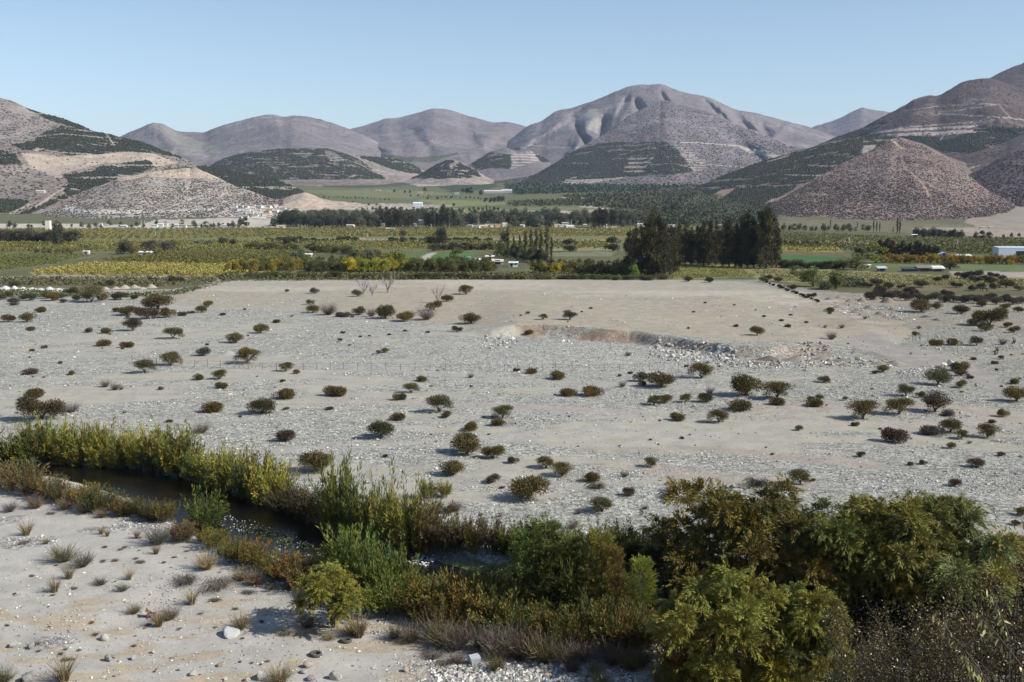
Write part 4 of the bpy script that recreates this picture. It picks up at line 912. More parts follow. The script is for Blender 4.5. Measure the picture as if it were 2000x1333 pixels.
bank([(838,975,42,YG2,.9),(870,970,38,YG2,.8),(852,1000,30,YG2,1.0)], 'willow_shrub', 'willow_shrub', [YG2], 'small loose yellow-green willow on plain above stream', 'shrub', 'loose willows', 1.0)
# near bank
bank([(8,948,42),(35,956,50),(62,964,44),(100,974,46),(122,980,36),(140,988,28)], 'rusty_shrub', 'riverside_shrub', [(0.17, 0.145, 0.055), (0.165, 0.125, 0.055)], 'reddish tan shrub on near bank at left edge', 'shrub', 'near bank shrubs', 1.2)
bank([(165,988,44),(190,996,42),(216,998,34),(240,1004,34),(262,1010,36),(284,1014,40),(302,1018,50),(322,1020,48)], 'rusty_shrub', 'riverside_shrub', [RU, (0.15, 0.13, 0.04), (0.12, 0.12, 0.04)], 'rust and olive shrub on near bank, left stretch', 'shrub', 'near bank shrubs', 1.15)
bank([(402,1035,76,(0.15,0.19,0.04),.75)], 'willow_shrub', 'willow_shrub', [MG], 'bright green tufted willow shrub on near bank', 'shrub', 'near bank shrubs', .8)
bank([(352,1056,44),(398,1058,38),(424,1070,38),(446,1082,40),(468,1094,44),(490,1104,50),(512,1114,54),(534,1122,58),(556,1132,58),(578,1140,58),(600,1148,52),(620,1154,46)], 'rusty_shrub', 'riverside_shrub', [RU, (0.17, 0.16, 0.04), (0.18, 0.13, 0.04)], 'dense rust-brown and green shrub along the near bank', 'shrub', 'near bank shrubs', 1.25)
bank([(640,1130,78),(662,1138,88),(684,1146,96),(706,1156,100),(728,1166,104),(750,1176,106),(772,1184,104),(790,1192,96),(720,1190,80),(760,1204,84)], 'willow_shrub', 'willow_shrub', [(0.15, 0.18, 0.036), (0.17, 0.20, 0.04)], 'fresh green willow shrub on near bank, mid stream', 'shrub', 'near bank shrubs', .8)
bank([(815,1200,72),(840,1206,78),(866,1200,74),(892,1210,80),(918,1204,76),(944,1212,78),(968,1206,74),(990,1214,80),(830,1222,60),(880,1228,60),(930,1230,60),(980,1236,62)], 'rusty_shrub', 'riverside_shrub', [(0.17, 0.165, 0.04), RU, (0.17, 0.14, 0.04)], 'mixed green and rust shrub below the stream bar', 'shrub', 'near bank shrubs', 1.15)
bank([(1010,1246,66),(1040,1254,66),(1072,1258,70),(1105,1262,66),(1140,1264,72),(1175,1266,78),(1210,1268,76),(1245,1270,80),(1275,1262,74)], 'rusty_shrub', 'riverside_shrub', [(0.16, 0.15, 0.038), (0.165, 0.125, 0.036)], 'rusty green shrub below the feathery young trees', 'shrub', 'near bank shrubs', 1.2)
bank([(1035,1215,170,(0.13,0.155,0.036),.55),(1062,1205,185,(0.14,0.17,0.038),.55),(1085,1222,160,(0.15,0.165,0.036),.6),(1110,1215,165,(0.13,0.145,0.034),.5)], 'feather_tree', 'young_willow_tree', [DG], 'tall dark green feathery young willow right of bar', 'tree', 'young willows', .55)
bank([(1172,1228,180,(0.26,0.25,0.045),.42),(1196,1232,160,(0.28,0.20,0.06),.36),(1150,1235,130,(0.13,0.12,0.035),.5)], 'feather_tree', 'young_willow_tree', [YG2], 'yellowing feathery young tree between the dark green ones', 'tree', 'young willows', .45)
bank([(1052,1196,110,(0.10,0.13,0.03),.6),(1078,1190,100,(0.11,0.12,0.03),.6),(1128,1196,112,(0.09,0.11,0.03),.6),(1140,1225,120,(0.12,0.13,0.03),.6),(1015,1225,92,(0.10,0.115,0.03),.8),(1000,1232,78,(0.12,0.12,0.035),.9),(1205,1250,90,(0.12,0.13,0.035),.7),(1165,1255,84,(0.13,0.13,0.035),.8)], 'willow_shrub', 'willow_shrub', [MG], 'upright green willow shrub packed between feathery young trees', 'shrub', 'near bank shrubs')
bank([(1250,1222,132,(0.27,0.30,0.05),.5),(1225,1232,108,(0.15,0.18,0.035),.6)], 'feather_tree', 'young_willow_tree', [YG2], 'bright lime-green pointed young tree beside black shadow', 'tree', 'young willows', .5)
bank([(650,1226,118,(0.32,0.30,0.055),1.15)], 'willow_tree', 'willow_tree', [YG], 'yellow-green small willow tree alone on sandy near bank', 'tree', 'willow trees', 1.15)
# big grove
bank([(1400,1195,236,(0.225, 0.188, 0.042),1.0),(1500,1190,228,(0.240, 0.180, 0.042),1.0)], 'willow_tree', 'willow_tree', [OC], 'large ochre willow tree at back of grove', 'tree', 'willow trees')
bank([(1600,1200,214,(0.155, 0.165, 0.040),.9),(1660,1206,216,(0.178, 0.180, 0.036),.9)], 'willow_tree', 'willow_tree', [OC], 'large olive green willow tree in middle of grove', 'tree', 'willow trees')
bank([(1738,1196,218,(0.202, 0.188, 0.042),1.0),(1800,1210,222,(0.217, 0.210, 0.054),.95),(1860,1220,200,(0.217, 0.217, 0.060),1.0)], 'willow_tree', 'willow_tree', [OC], 'grey-green willow tree at right end of grove', 'tree', 'willow trees')
bank([(1785,1060,80,(0.035,0.06,0.022),1.0)], 'round_tree', 'dark_green_tree', [DG], 'very dark green small tree poking above the grove', 'tree', 'dark tree')
bank([(1400,1345,218,(0.232, 0.232, 0.046),.95),(1462,1330,190,(0.217, 0.217, 0.046),.9)], 'willow_tree', 'willow_tree', [OC], 'front willow with drooping yellow-green shoots at frame bottom', 'tree', 'willow trees')
bank([(1550,1350,190,(0.20, 0.205, 0.042),.9),(1590,1365,150,(0.19, 0.19, 0.04),.8)], 'willow_tree', 'willow_tree', [OC], 'front green rounded willow at frame bottom', 'tree', 'willow trees')
bank([(1450,1345,120,(0.232, 0.217, 0.042),.7),(1400,1350,110,(0.217, 0.210, 0.042),.7),(1510,1345,130,(0.186, 0.203, 0.040),.7),(1570,1352,120,(0.186, 0.210, 0.042),.7),(1610,1350,100,(0.202, 0.188, 0.042),.8)], 'willow_shrub', 'willow_shrub', [MG], 'upright leafy shoots at foot of the front willows', 'shrub', 'near bank shrubs')
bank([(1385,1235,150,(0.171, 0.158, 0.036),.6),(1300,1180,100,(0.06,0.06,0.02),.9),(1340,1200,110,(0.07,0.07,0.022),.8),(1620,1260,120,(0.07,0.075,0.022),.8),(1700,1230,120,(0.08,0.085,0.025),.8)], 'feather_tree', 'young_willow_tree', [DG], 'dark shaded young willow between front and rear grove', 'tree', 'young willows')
bank([(1330,1325,84,(0.248, 0.180, 0.042),1.1),(1360,1335,60),(1500,1345,50),(1300,1335,50)], 'rusty_shrub', 'riverside_shrub', [(0.217, 0.195, 0.042)], 'rust-tipped shrub left of the front willows', 'shrub', 'near bank shrubs', 1.2)
bank([(1640,1340,90),(1680,1350,80),(1720,1355,70)], 'dry_bush', 'dry_bush', [(0.155, 0.112, 0.072)], 'dark bare brush right of the front willows', 'bush', 'dry brush', 1.2)
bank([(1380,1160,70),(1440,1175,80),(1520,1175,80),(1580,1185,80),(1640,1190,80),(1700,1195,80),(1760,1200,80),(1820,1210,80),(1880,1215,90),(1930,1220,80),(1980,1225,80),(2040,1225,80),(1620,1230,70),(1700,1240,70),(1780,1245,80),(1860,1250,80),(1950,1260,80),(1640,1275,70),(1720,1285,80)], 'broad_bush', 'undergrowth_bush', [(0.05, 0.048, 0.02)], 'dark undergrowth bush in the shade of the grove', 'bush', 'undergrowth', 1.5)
bank([(1960,1120,70),(1990,1125,80),(2020,1120,80),(1925,1130,50)], 'rusty_shrub', 'riverside_shrub', [(0.217, 0.158, 0.042)], 'ochre shrub in shadow at right edge', 'shrub', 'right edge shrubs', 1.0)
# grey leafless brush under the near bank thicket
bl = [(772,1248,32),(803,1254,40),(849,1252,48),(865,1264,52),(891,1270,48),(902,1258,51),(945,1270,52),(973,1284,56),(989,1276,56),(1017,1288,59),(1063,1294,60),(1081,1288,48),(1113,1298,52),(1137,1292,48),(1197,1298,49),(1233,1308,43),(1252,1302,40),(893,1298,28),(968,1310,32),(1117,1314,32),(1163,1318,28)]
bank(bl, 'dry_bush', 'dry_bush', [(0.17, 0.145, 0.125), (0.15, 0.125, 0.09), (0.13, 0.10, 0.07), (0.15, 0.14, 0.065)], 'grey leafless bush below the rusty thicket', 'bush', 'dry brush', 1.05)
rp = random.Random(3)
for i in range(110):
    px = rp.uniform(0, 2000); py = rp.uniform(600, 900)**1.0
    if 640 < py < 725 and 880 < px < 1760 and i % 2: continue
    x, y, z = at(px, py); w = rp.uniform(3.5, 8)
    spawn(rp.choice(['dome_bush', 'dome_bush', 'grass_tuft', 'dry_bush']), 'small_tuft', x, y, rp.choice([DOMEC, BRN, GRYB, (0.13, 0.12, 0.06)]), '=small dry tuft scattered on the river plain', 'tuft', 'small tufts on the plain', wm=w/F*y, hm=w*.6/F*y, small=True)
for i in range(46):
    px = rp.uniform(0, 560); py = rp.uniform(1045, 1333)
    if px > 380 and py < 1160: continue
    x, y, z = at(px, py); w = rp.uniform(6, 17)
    spawn('flat_brush' if i % 3 else 'dry_bush', 'dry_sprig', x, y, rp.choice([(0.17, 0.13, 0.09), (0.15, 0.13, 0.11), (0.22, 0.17, 0.10)]), '=small dry sprig lying on the near sand', 'sprig', 'dry sprigs on near sand', wm=w/F*y, hm=w*.35/F*y, small=True)
# ------------------------------------------------------------------ tufts and scrub on the near sand
NS = """69 993 32 r y;127 996 30 r y;167 1001 36 r y;200 1011 25 r y;237 1008 40 r y;302 1017 45 r y;307 1064 52 g y;355 1058 46 r s;52 1046 22 t g;47 1063 26 g z;125 1097 46 o y;162 1107 40 g y;305 1083 14 r g;268 1052 14 t g;198 1044 12 t g;210 1048 10 r g;90 1063 14 o y;135 1131 20 t g;107 1157 22 t g;252 1133 16 t g;197 1143 22 g y;240 1155 22 g y;262 1199 28 t y;310 1224 24 t g;332 1210 36 g y;375 1181 22 t g;405 1112 46 t y;362 1140 62 g z;425 1150 74 g z;470 1134 36 t y;470 1229 42 t y;72 1260 22 g z;130 1291 22 g z;125 1332 36 t g;5 1335 44 o y;500 1142 40 r y;530 1150 30 t z;560 1152 30 r z;590 1165 30 g y;485 1160 30 g z;420 1175 26 r z;690 1240 42 t y;600 1225 40 g y;640 1250 30 t z;560 1240 40 g z;340 1090 12 r z;365 1078 12 r z;320 1100 12 r z;205 1070 14 r z;235 1075 12 r z;275 1100 20 g z;430 1085 14 o g;545 1335 44 t y;1175 1340 40 o y;700 1245 30 t g;790 1255 40 g z;845 1285 50 g z;870 1300 40 g z;180 990 24 g z;20 1000 26 g y;100 1005 20 g z;290 1222 16 g z;350 1230 14 g z"""
CC = {'r': ((0.19, 0.135, 0.085), 'reddish'), 'g': ((0.18, 0.16, 0.135), 'grey'), 't': ((0.27, 0.21, 0.11), 'tan'), 'o': ((0.18, 0.17, 0.09), 'olive')}
KK = {'y': ('dry_bush', 'dry_bush', 'twiggy bush', 'bush', .8), 'g': ('grass_tuft', 'grass_tuft', 'upright grass tuft', 'grass tuft', None), 'z': ('flat_brush', 'fallen_brush', 'flattened dry brush', 'brush', .28), 's': ('rusty_shrub', 'riverside_shrub', 'leafy shrub', 'shrub', .85)}
for rec in NS.replace('\n', '').split(';'):
    a = rec.split(); px, py, w = map(float, a[:3]); c, cn = CC[a[3]]; kind, nm, d, cat, asp = KK[a[4]]
    x, y, z = at(px, py); s = math.hypot(y, CAMZ)/F; wm = w*s
    zn = 'just below the near bank shrubs' if py < 1035 else 'on upper sand flat' if py < 1120 else 'around the pebble patches' if py < 1215 else 'near the tyres' if 480 < px < 760 else 'on lowest sand by frame bottom'
    zn += ', far left' if px < 220 else ', left' if px < 460 else ', centre'
    spawn(kind, nm, x, y, c, cn+' '+d+' '+zn, cat, 'dry plants on the near sand', wm=wm if a[4] != 'g' else None, hm=(wm*asp if asp else wm*1.5), small=w < 16)
# ------------------------------------------------------------------ fields and orchards of the valley floor
def canopy(name, poly, n, size, cols_, hgt, label, row=0.0, ang=0.0, cat='vines', seed=1, per=2):
    rs = np.random.RandomState(seed); q = np.array(poly, float); x0, y0 = q.min(0); x1, y1 = q.max(0)
    px = rs.uniform(x0, x1, n*3); py = rs.uniform(y0, y1, n*3); k = inpoly(px, py, poly); px = px[k][:n]; py = py[k][:n]
    x, y = G(px, py); x = np.array(x); y = np.array(y)
    if row:
        ca, sa = math.cos(ang), math.sin(ang); u = x*ca+y*sa; w = -x*sa+y*ca; u = np.round(u/row)*row+rs.normal(0, row*.10, len(u)); x = u*ca-w*sa; y = u*sa+w*ca
    z = height(x, y, False); m = len(x)
    P = np.stack([x, y, z], 1); P = np.repeat(P, per, 0)+rs.normal(0, 1, (m*per, 3))*[size*.4, size*.4, 0]; P[:, 2] += rs.uniform(0.1, 0.75, m*per)*hgt
    D = rdir(rs, m*per)*[1, 1, .6]+[0, 0, .35]
    base = np.array(cols_)[rs.randint(0, len(cols_), m)]; f = 0.7+0.6*fbm(x/25, y/50, seed, 3); base = base*(0.4+0.6*f[:, None])
    T = np.repeat(base, per, 0)*rs.uniform(.85, 1.15, (m*per, 1))
    g = Geo(); g.leaves(P, D, size, size*.7, T, rs); V, Fq, T = g.get()
    ob(name, mesh(name, V, Fq, LEAF, False, {'T': T}), kind='stuff', label=label, category=cat)
VG = [(0.155, 0.16, 0.045), (0.18, 0.17, 0.045), (0.135, 0.145, 0.04)]; VY = [(0.42, 0.34, 0.085), (0.36, 0.31, 0.08), (0.28, 0.26, 0.07)]; VO = [(0.24, 0.215, 0.06), (0.20, 0.19, 0.05), (0.27, 0.22, 0.055)]
canopy('vineyard', [(-250,450),(150,448),(620,444),(1200,446),(1300,448),(1320,462),(600,464),(-250,474)], 17100, 1.32, VO, 2.2, 'long strip of ochre-green vines in front of the village', 6, .3, seed=2)
canopy('vineyard', [(-250,478),(250,474),(520,472),(1180,472),(1200,486),(700,488),(180,492),(-250,496)], 15200, 1.06, VG+VO, 2.0, 'broad dull green vineyard left of the tall dark trees', 5, -.25, seed=3)
canopy('vineyard', [(-250,499),(185,499),(105,517),(-40,535),(-250,545)], 8550, 0.66, VG, 1.7, 'green vineyard at left edge beside the pale lane', 4, .9, seed=4)
canopy('vineyard', [(195,511),(335,493),(588,491),(556,519),(470,521),(330,515)], 9500, 0.66, VG+VO, 1.7, 'olive vineyard behind the yellow one', 4, .5, seed=5)
canopy('vineyard', [(70,531),(182,516),(330,518),(552,521),(515,529),(430,540),(70,537)], 10450, 0.59, VY, 1.6, 'bright yellow autumn vineyard at left', 3.4, .5, seed=6)
canopy('vineyard', [(1500,452),(1760,465),(2250,470),(2250,500),(1980,500),(1500,484)], 13300, 1.06, VG, 1.8, 'dark green vineyard below the brown scrub hill', 5, .1, seed=7)
canopy('crop_rows', [(1520,484),(1640,488),(1640,492),(1520,490)], 700, 1.1, VY, 1.4, 'thin yellow crop strip right of the tall dark trees', seed=8)
canopy('meadow_grass', [(1310,520),(1438,521),(1478,541),(1310,545)], 2500, .45, [(0.26, 0.24, 0.06), (0.17, 0.17, 0.05)], .25, 'yellowish meadow at the foot of the dark trees', seed=9, cat='grass')
canopy('meadow_grass', [(1470,527),(1660,531),(1860,543),(2250,552),(2250,562),(1700,558),(1490,547)], 6000, .45, [(0.24, 0.225, 0.07), (0.20, 0.19, 0.065), (0.19, 0.16, 0.07)], .25, 'rough yellow-green meadow before the farm sheds', seed=10, cat='grass')
canopy('orchard_rows', [(1000,395),(1130,390),(1160,402),(1000,404)], 900, 3.0, [(0.07, 0.08, 0.035)], 4, 'dotted rows of dark trees on the far valley floor', 16, .35, cat='orchard', seed=11)
canopy('far_orchard', [(985,362),(1100,353),(1420,345),(1370,364),(1260,375),(1000,381)], 2500, 6.0, [(0.04, 0.06, 0.03)], 4, 'flat dark green orchard at foot of the terraced spur', cat='orchard', seed=12)
canopy('far_orchard', [(1240,405),(1280,388),(1400,376),(1515,400),(1515,440),(1240,440)], 4200, 3.0, [(0.06, 0.07, 0.035), (0.085, 0.09, 0.045)], 5, 'dark orchard seen above the windbreak at foot of green hill', cat='orchard', seed=22)
canopy('far_scrub', [(1095,384),(1260,375),(1400,364),(1330,396),(1250,411),(1140,404)], 3000, 4.5, [(0.10, 0.095, 0.055), (0.075, 0.08, 0.04)], 4, 'olive scrub between the far orchard and the village', cat='scrub', seed=13)
canopy('field_margin_plants', [(430,535),(1230,536),(1240,546),(420,549)], 3200, .8, [(0.13, 0.135, 0.05), (0.17, 0.155, 0.06), (0.10, 0.11, 0.04)], 1.0, 'low green plants along the far edge of the tan field', cat='plants', seed=14)
canopy('margin_scrub', [(-250,545),(420,545),(420,552),(300,560),(-250,556)], 3000, .8, [(0.17, 0.17, 0.07), (0.18, 0.15, 0.08), (0.12, 0.13, 0.05)], 1.2, 'low scrub strip behind the white gravel heaps', cat='scrub', seed=15)
canopy('margin_scrub', [(-250,569),(90,570),(200,578),(330,572),(400,560),(430,556),(350,577),(250,582),(-250,583)], 2600, .7, [(0.10, 0.12, 0.05), (0.14, 0.14, 0.07)], .8, 'pale green low scrub in front of the gravel heaps', cat='scrub', seed=16)
canopy('prickly_pear_patch', [(1650,549),(1685,549),(1690,562),(1640,563)], 500, .8, [(0.11, 0.12, 0.06)], 1.5, 'grey-green prickly pear patch beside the round willows', cat='cactus patch', seed=17)
canopy('streamside_grass', [(880,1095),(960,1096),(1040,1110),(1090,1135),(1010,1145),(900,1118)], 1500, .16, [(0.14, 0.16, 0.07), (0.10, 0.13, 0.05)], .22, 'short green grass on the gravel bar by the riffle', cat='grass', seed=18)
canopy('water_weed', [(440,1000),(520,1015),(600,1042),(640,1065),(560,1050),(470,1025)], 500, .2, [(0.12, 0.14, 0.04)], 1.2, 'thin green weed growing in the stream bend', cat='water plants', seed=19)

def spread(kind, name, recs, color, label, cat, group, wfac=None, small=True, hill=None):
    for px, py, h in recs:
        if hill: x, y, z = on_hill(hill, px, py)
        else:
            x, y = G(px, py); x = float(x); y = float(y)
        hm = h/F*y; c = random.choice(color) if isinstance(color, list) else color; c = tuple(v*(1.15 if kind == 'windbreak_tree' else 1.5) for v in c)
        o = spawn(kind, name, x, y, c, label, cat, group, hm=hm, wm=hm*wfac if wfac else None, small=small)
        if hill: o.location.z = z-0.3
def line(x0, y0, x1, y1, n, h0_, h1_, jx=3, jy=1):
    return [(x0+(x1-x0)*(i+.5)/n+random.uniform(-jx, jx), y0+(y1-y0)*(i+.5)/n+random.uniform(-jy, jy), random.uniform(h0_, h1_)) for i in range(n)]
DKT = [(0.062, 0.058, 0.028), (0.085, 0.074, 0.034), (0.050, 0.050, 0.024)]
# tall dark windbreak
W1 = [(1228,536,84),(1240,538,92),(1252,540,98),(1264,542,104),(1276,543,126),(1286,543,118),(1297,541,106),(1308,538,96),(1318,530,84)]
W2 = [(1326,516,78),(1338,518,84),(1350,518,72),(1362,519,76),(1374,519,84),(1386,519,86),(1398,518,80)]
W3 = [(1412,521,84),(1424,522,92),(1436,523,84),(1448,523,98),(1460,524,110),(1472,524,94),(1484,525,108),(1496,525,120),(1508,524,98),(1516,522,78)]
spread('windbreak_tree', 'windbreak_tree', W1, DKT, 'tall dark ragged tree in nearest clump by tan field', 'tree', 'windbreak, left clump', small=False, wfac=.27)
spread('windbreak_tree', 'windbreak_tree', W2, DKT, 'tall dark ragged tree in middle clump of the windbreak', 'tree', 'windbreak, middle clump', small=False, wfac=.27)
spread('windbreak_tree', 'windbreak_tree', W3, DKT, 'tall dark ragged tree in right clump beside the lane', 'tree', 'windbreak, right clump', small=False, wfac=.25)
spread('windbreak_tree', 'windbreak_tree', [(1345,512,60),(1368,512,66),(1392,513,58),(1428,514,66),(1454,515,72),(1476,516,66),(1500,516,80)], DKT, 'dark tree standing in second row behind the windbreak', 'tree', 'windbreak, rear row', wfac=.32)
spread('poplar', 'poplar', [(992,500,58),(1003,502,40),(1015,505,46),(1026,506,54),(1037,506,58),(1047,508,60),(1056,512,62),(1068,514,72),(1077,512,48)], [(0.085, 0.080, 0.038)], 'slender grey-green poplar near the farmyard', 'tree', 'slender poplars', small=False)
spread('round_tree', 'round_tree', line(975, 500, 1065, 516, 14, 18, 30), [(0.07, 0.07, 0.03), (0.10, 0.11, 0.04)], 'bushy green tree below the slender poplars', 'tree', 'farmyard trees')
# orchard belt at the edge of the tan field
spread('round_tree', 'orchard_tree', line(445, 533, 610, 526, 22, 18, 27), [(0.24, 0.18, 0.035), (0.13, 0.125, 0.035), (0.25, 0.20, 0.03)], 'yellow-green orchard tree at left end of the belt', 'tree', 'orchard belt trees')
spread('round_tree', 'orchard_tree', line(600, 532, 690, 528, 16, 17, 25), [(0.10, 0.10, 0.035), (0.07, 0.075, 0.03)], 'green orchard tree between the two yellow groups', 'tree', 'orchard belt trees')
spread('round_tree', 'orchard_tree', line(668, 532, 805, 530, 24, 19, 29), [(0.36, 0.28, 0.03), (0.27, 0.24, 0.03), (0.21, 0.21, 0.035)], 'bright yellow orchard tree in middle of the belt', 'tree', 'orchard belt trees')
spread('round_tree', 'orchard_tree', line(800, 531, 965, 530, 32, 17, 27), [(0.10, 0.095, 0.03), (0.13, 0.13, 0.035)], 'green orchard tree left of the farmyard', 'tree', 'orchard belt trees')
spread('round_tree', 'orchard_tree', line(1040, 533, 1130, 535, 10, 19, 27), [(0.36, 0.26, 0.02), (0.28, 0.22, 0.03), (0.14, 0.13, 0.035)], 'golden orchard tree right of the farmyard', 'tree', 'orchard belt trees')
spread('round_tree', 'orchard_tree', line(1125, 536, 1235, 540, 20, 17, 25), [(0.10, 0.09, 0.03), (0.13, 0.12, 0.035)], 'green orchard tree left of the windbreak', 'tree', 'orchard belt trees')
spread('round_tree', 'orchard_tree', line(1070, 522, 1240, 524, 18, 12, 20), [(0.06, 0.065, 0.026), (0.08, 0.08, 0.03)], 'dark orchard tree in second row left of windbreak', 'tree', 'orchard belt trees')
spread('round_tree', 'orchard_tree', line(560, 518, 700, 514, 18, 12, 18), [(0.09, 0.095, 0.03), (0.12, 0.12, 0.035)], 'orchard tree in second row behind yellow group', 'tree', 'orchard belt trees')
spread('round_tree', 'orchard_tree', line(800, 520, 960, 519, 16, 12, 18), [(0.085, 0.09, 0.03), (0.11, 0.11, 0.035)], 'orchard tree in second row below bright lawns', 'tree', 'orchard belt trees')
spread('dome_bush', 'hedge_bush', line(480, 543, 1000, 546, 28, 8, 13, 8), [(0.085, 0.09, 0.035), (0.065, 0.07, 0.03), (0.11, 0.11, 0.045)], 'dark low bush along far edge of tan field', 'bush', 'hedge along the tan field', wfac=1.9)
spread('dome_bush', 'hedge_bush', line(1000, 545, 1300, 547, 18, 7, 11, 8), [(0.085, 0.09, 0.035), (0.065, 0.07, 0.03), (0.11, 0.11, 0.045)], 'dark low bush by the field edge below windbreak', 'bush', 'hedge along the tan field', wfac=1.9)
# single big trees of the fields
for px, py, h, wf, c, lb in ((588,509,26,1.25,(0.17,0.19,0.08),'pale green round tree beside the white roofed hut'), (693,513,28,1.1,(0.16,0.16,0.055),'olive round tree left of a yellow crowned one'), (722,512,28,1.1,(0.13,0.125,0.06),'brownish round tree between two big pale trees'), (738,508,24,1.1,(0.20,0.18,0.06),'yellowish tree crown next to bright lawn'),
    (775,519,30,1.5,(0.18,0.18,0.04),'broad yellow-green tree before the left lawn'), (893,514,30,1.15,(0.15,0.17,0.05),'big green willow-like tree between the two lawns'), (243,497,28,1.1,(0.065,0.06,0.035),'dark round tree left of the white farm roof'), (258,496,20,1.1,(0.16,0.12,0.04),'orange-brown tree left of the white farm roof'),
    (299,491,22,1.3,(0.10,0.085,0.06),'grey-brown tree behind the white farm roof'), (322,492,20,1.3,(0.095,0.085,0.055),'grey tree right of the white farm roof'), (313,498,13,1.4,(0.24,0.21,0.05),'yellow bushy tree right of the white farm roof'), (1113,492,25,1.1,(0.06,0.055,0.028),'dark crooked tree alone in the field by poplars'),
    (1197,491,28,1.1,(0.055,0.055,0.035),'dark grey-green tree just left of windbreak'), (432,478,14,1.4,(0.07,0.075,0.045),'grey round tree alone in the vineyard'), (168,490,10,1.3,(0.05,0.055,0.03),'small dark tree above the tiny white hut'), (1240,544,26,.8,(0.16,0.19,0.05),'light green small tree at foot of windbreak'),
    (1556,541,22,1.0,(0.14,0.14,0.07),'small grey-green tree left of round willows'), (1588,560,38,.95,(0.17,0.19,0.06),'left yellow-green round willow in meadow'), (1632,565,38,.95,(0.14,0.15,0.045),'right olive round willow in meadow'), (1605,566,18,1.4,(0.11,0.13,0.05),'low green bush between the round willows'),
    (1672,528,32,1.15,(0.14,0.14,0.045),'yellow-topped dark tree beside small white hut'), (1710,514,36,1.1,(0.24,0.24,0.05),'large bright yellow-green tree left of autumn row'), (1680,506,26,1.0,(0.075,0.075,0.04),'dark grey tree left of the bright one'), (1855,527,16,1.5,(0.07,0.065,0.035),'dark bush right of the long shed'),
    (787,476,26,.6,(0.10,0.075,0.05),'brown narrow tree pair in the mid vineyard'), (838,479,18,1.2,(0.045,0.05,0.022),'black-green low tree in the mid vineyard'), (865,480,40,.55,(0.07,0.065,0.04),'tall dark tree in the mid vineyard'), (855,478,26,.8,(0.06,0.06,0.035),'dark tree against the tall one, mid vineyard'),
    (985,476,24,.7,(0.045,0.045,0.025),'dark tree left of the slender poplars'), (112,482,50,.42,(0.05,0.048,0.03),'tall dark leaning tree beside the white tower'), (560,480,16,1.3,(0.06,0.065,0.03),'dark tree at the end of lane, left vineyard'), (572,478,14,1.3,(0.075,0.05,0.03),'reddish dark tree at the end of lane'),
    (410,482,12,1.6,(0.10,0.13,0.12),'blue-grey shrubby tree in left vineyard'), (385,481,10,1.8,(0.11,0.13,0.12),'low blue-grey bush in left vineyard'), (340,483,14,1.4,(0.16,0.14,0.045),'yellow-green tree in left vineyard'), (455,480,14,1.2,(0.08,0.08,0.035),'green tree near blue-grey shrubs'), (500,482,12,1.4,(0.09,0.085,0.04),'olive tree near blue-grey shrubs')):
    x, y = G(px, py); x = float(x); y = float(y); c = tuple(v*1.35 for v in c); spawn('round_tree', 'field_tree', x, y, c, lb, 'tree', 'single trees in the fields', hm=h/F*y, wm=h*wf/F*y, small=h < 16)
spread('windbreak_tree', 'windbreak_tree', [(1718,499,30),(1726,500,26),(1734,500,34),(1742,500,30),(1752,501,24),(1762,501,30),(1768,502,22)], [(0.055, 0.050, 0.028)], 'small dark tree behind the autumn row, left group', 'tree', 'dark trees behind autumn row', wfac=.5)
spread('windbreak_tree', 'windbreak_tree', [(1778,502,26),(1788,503,32),(1797,503,28),(1806,503,26),(1815,503,24),(1824,503,24),(1830,503,20)], [(0.050, 0.045, 0.026)], 'small dark tree left of the blue barn', 'tree', 'dark trees behind autumn row', wfac=.5)
spread('round_tree', 'autumn_tree', line(1728, 514, 1860, 515, 20, 14, 20, 2), [(0.36, 0.24, 0.03), (0.25, 0.19, 0.03), (0.30, 0.17, 0.03), (0.16, 0.15, 0.04)], 'yellow-orange tree in autumn row before blue barn', 'tree', 'autumn row')
spread('round_tree', 'autumn_tree', line(1860, 515, 2010, 517, 22, 14, 20, 2), [(0.36, 0.24, 0.03), (0.25, 0.19, 0.03), (0.30, 0.17, 0.03), (0.16, 0.15, 0.04)], 'yellow-orange tree in autumn row before grey warehouse', 'tree', 'autumn row')
spread('round_tree', 'hedge_tree', line(1520, 523, 1655, 526, 14, 12, 17), [(0.06, 0.06, 0.03), (0.075, 0.07, 0.035)], 'dark bushy tree in hedge right of windbreak', 'tree', 'hedge right of windbreak', wfac=1.5)
spread('round_tree', 'hedge_tree', line(1522, 479, 1610, 480, 11, 8, 12), [(0.065, 0.065, 0.03), (0.10, 0.09, 0.04)], 'small dark tree in row above yellow crop strip', 'tree', 'tree row above crop strip')
spread('round_tree', 'hedge_tree', line(-30, 474, 150, 475, 15, 20, 27), [(0.085, 0.07, 0.045), (0.07, 0.062, 0.04)], 'brown-green tree in thick hedge at left edge', 'tree', 'thick hedge at left', wfac=1.2)
spread('round_tree', 'hedge_tree', line(65, 495, 145, 497, 10, 9, 13), [(0.10, 0.10, 0.03), (0.13, 0.12, 0.035)], 'small green tree in row left of the tiny hut', 'tree', 'tree row by tiny hut')
spread('dome_bush', 'lane_bush', line(522, 472, 700, 472, 24, 5, 10), [(0.05, 0.055, 0.025)], 'small dark bush in line along pale lane, mid vineyards', 'bush', 'bushes along vineyard lane', wfac=1.6)
spread('dome_bush', 'lane_bush', line(760, 471, 960, 472, 22, 4, 9), [(0.05, 0.055, 0.025)], 'small dark bush in line, right part of vineyard lane', 'bush', 'bushes along vineyard lane', wfac=1.6)
spread('round_tree', 'orchard_tree', line(845, 490, 960, 488, 14, 10, 16), [(0.085, 0.075, 0.045), (0.07, 0.07, 0.03)], 'brown-green small tree in row above bright lawns', 'tree', 'tree row above lawns', wfac=1.3)
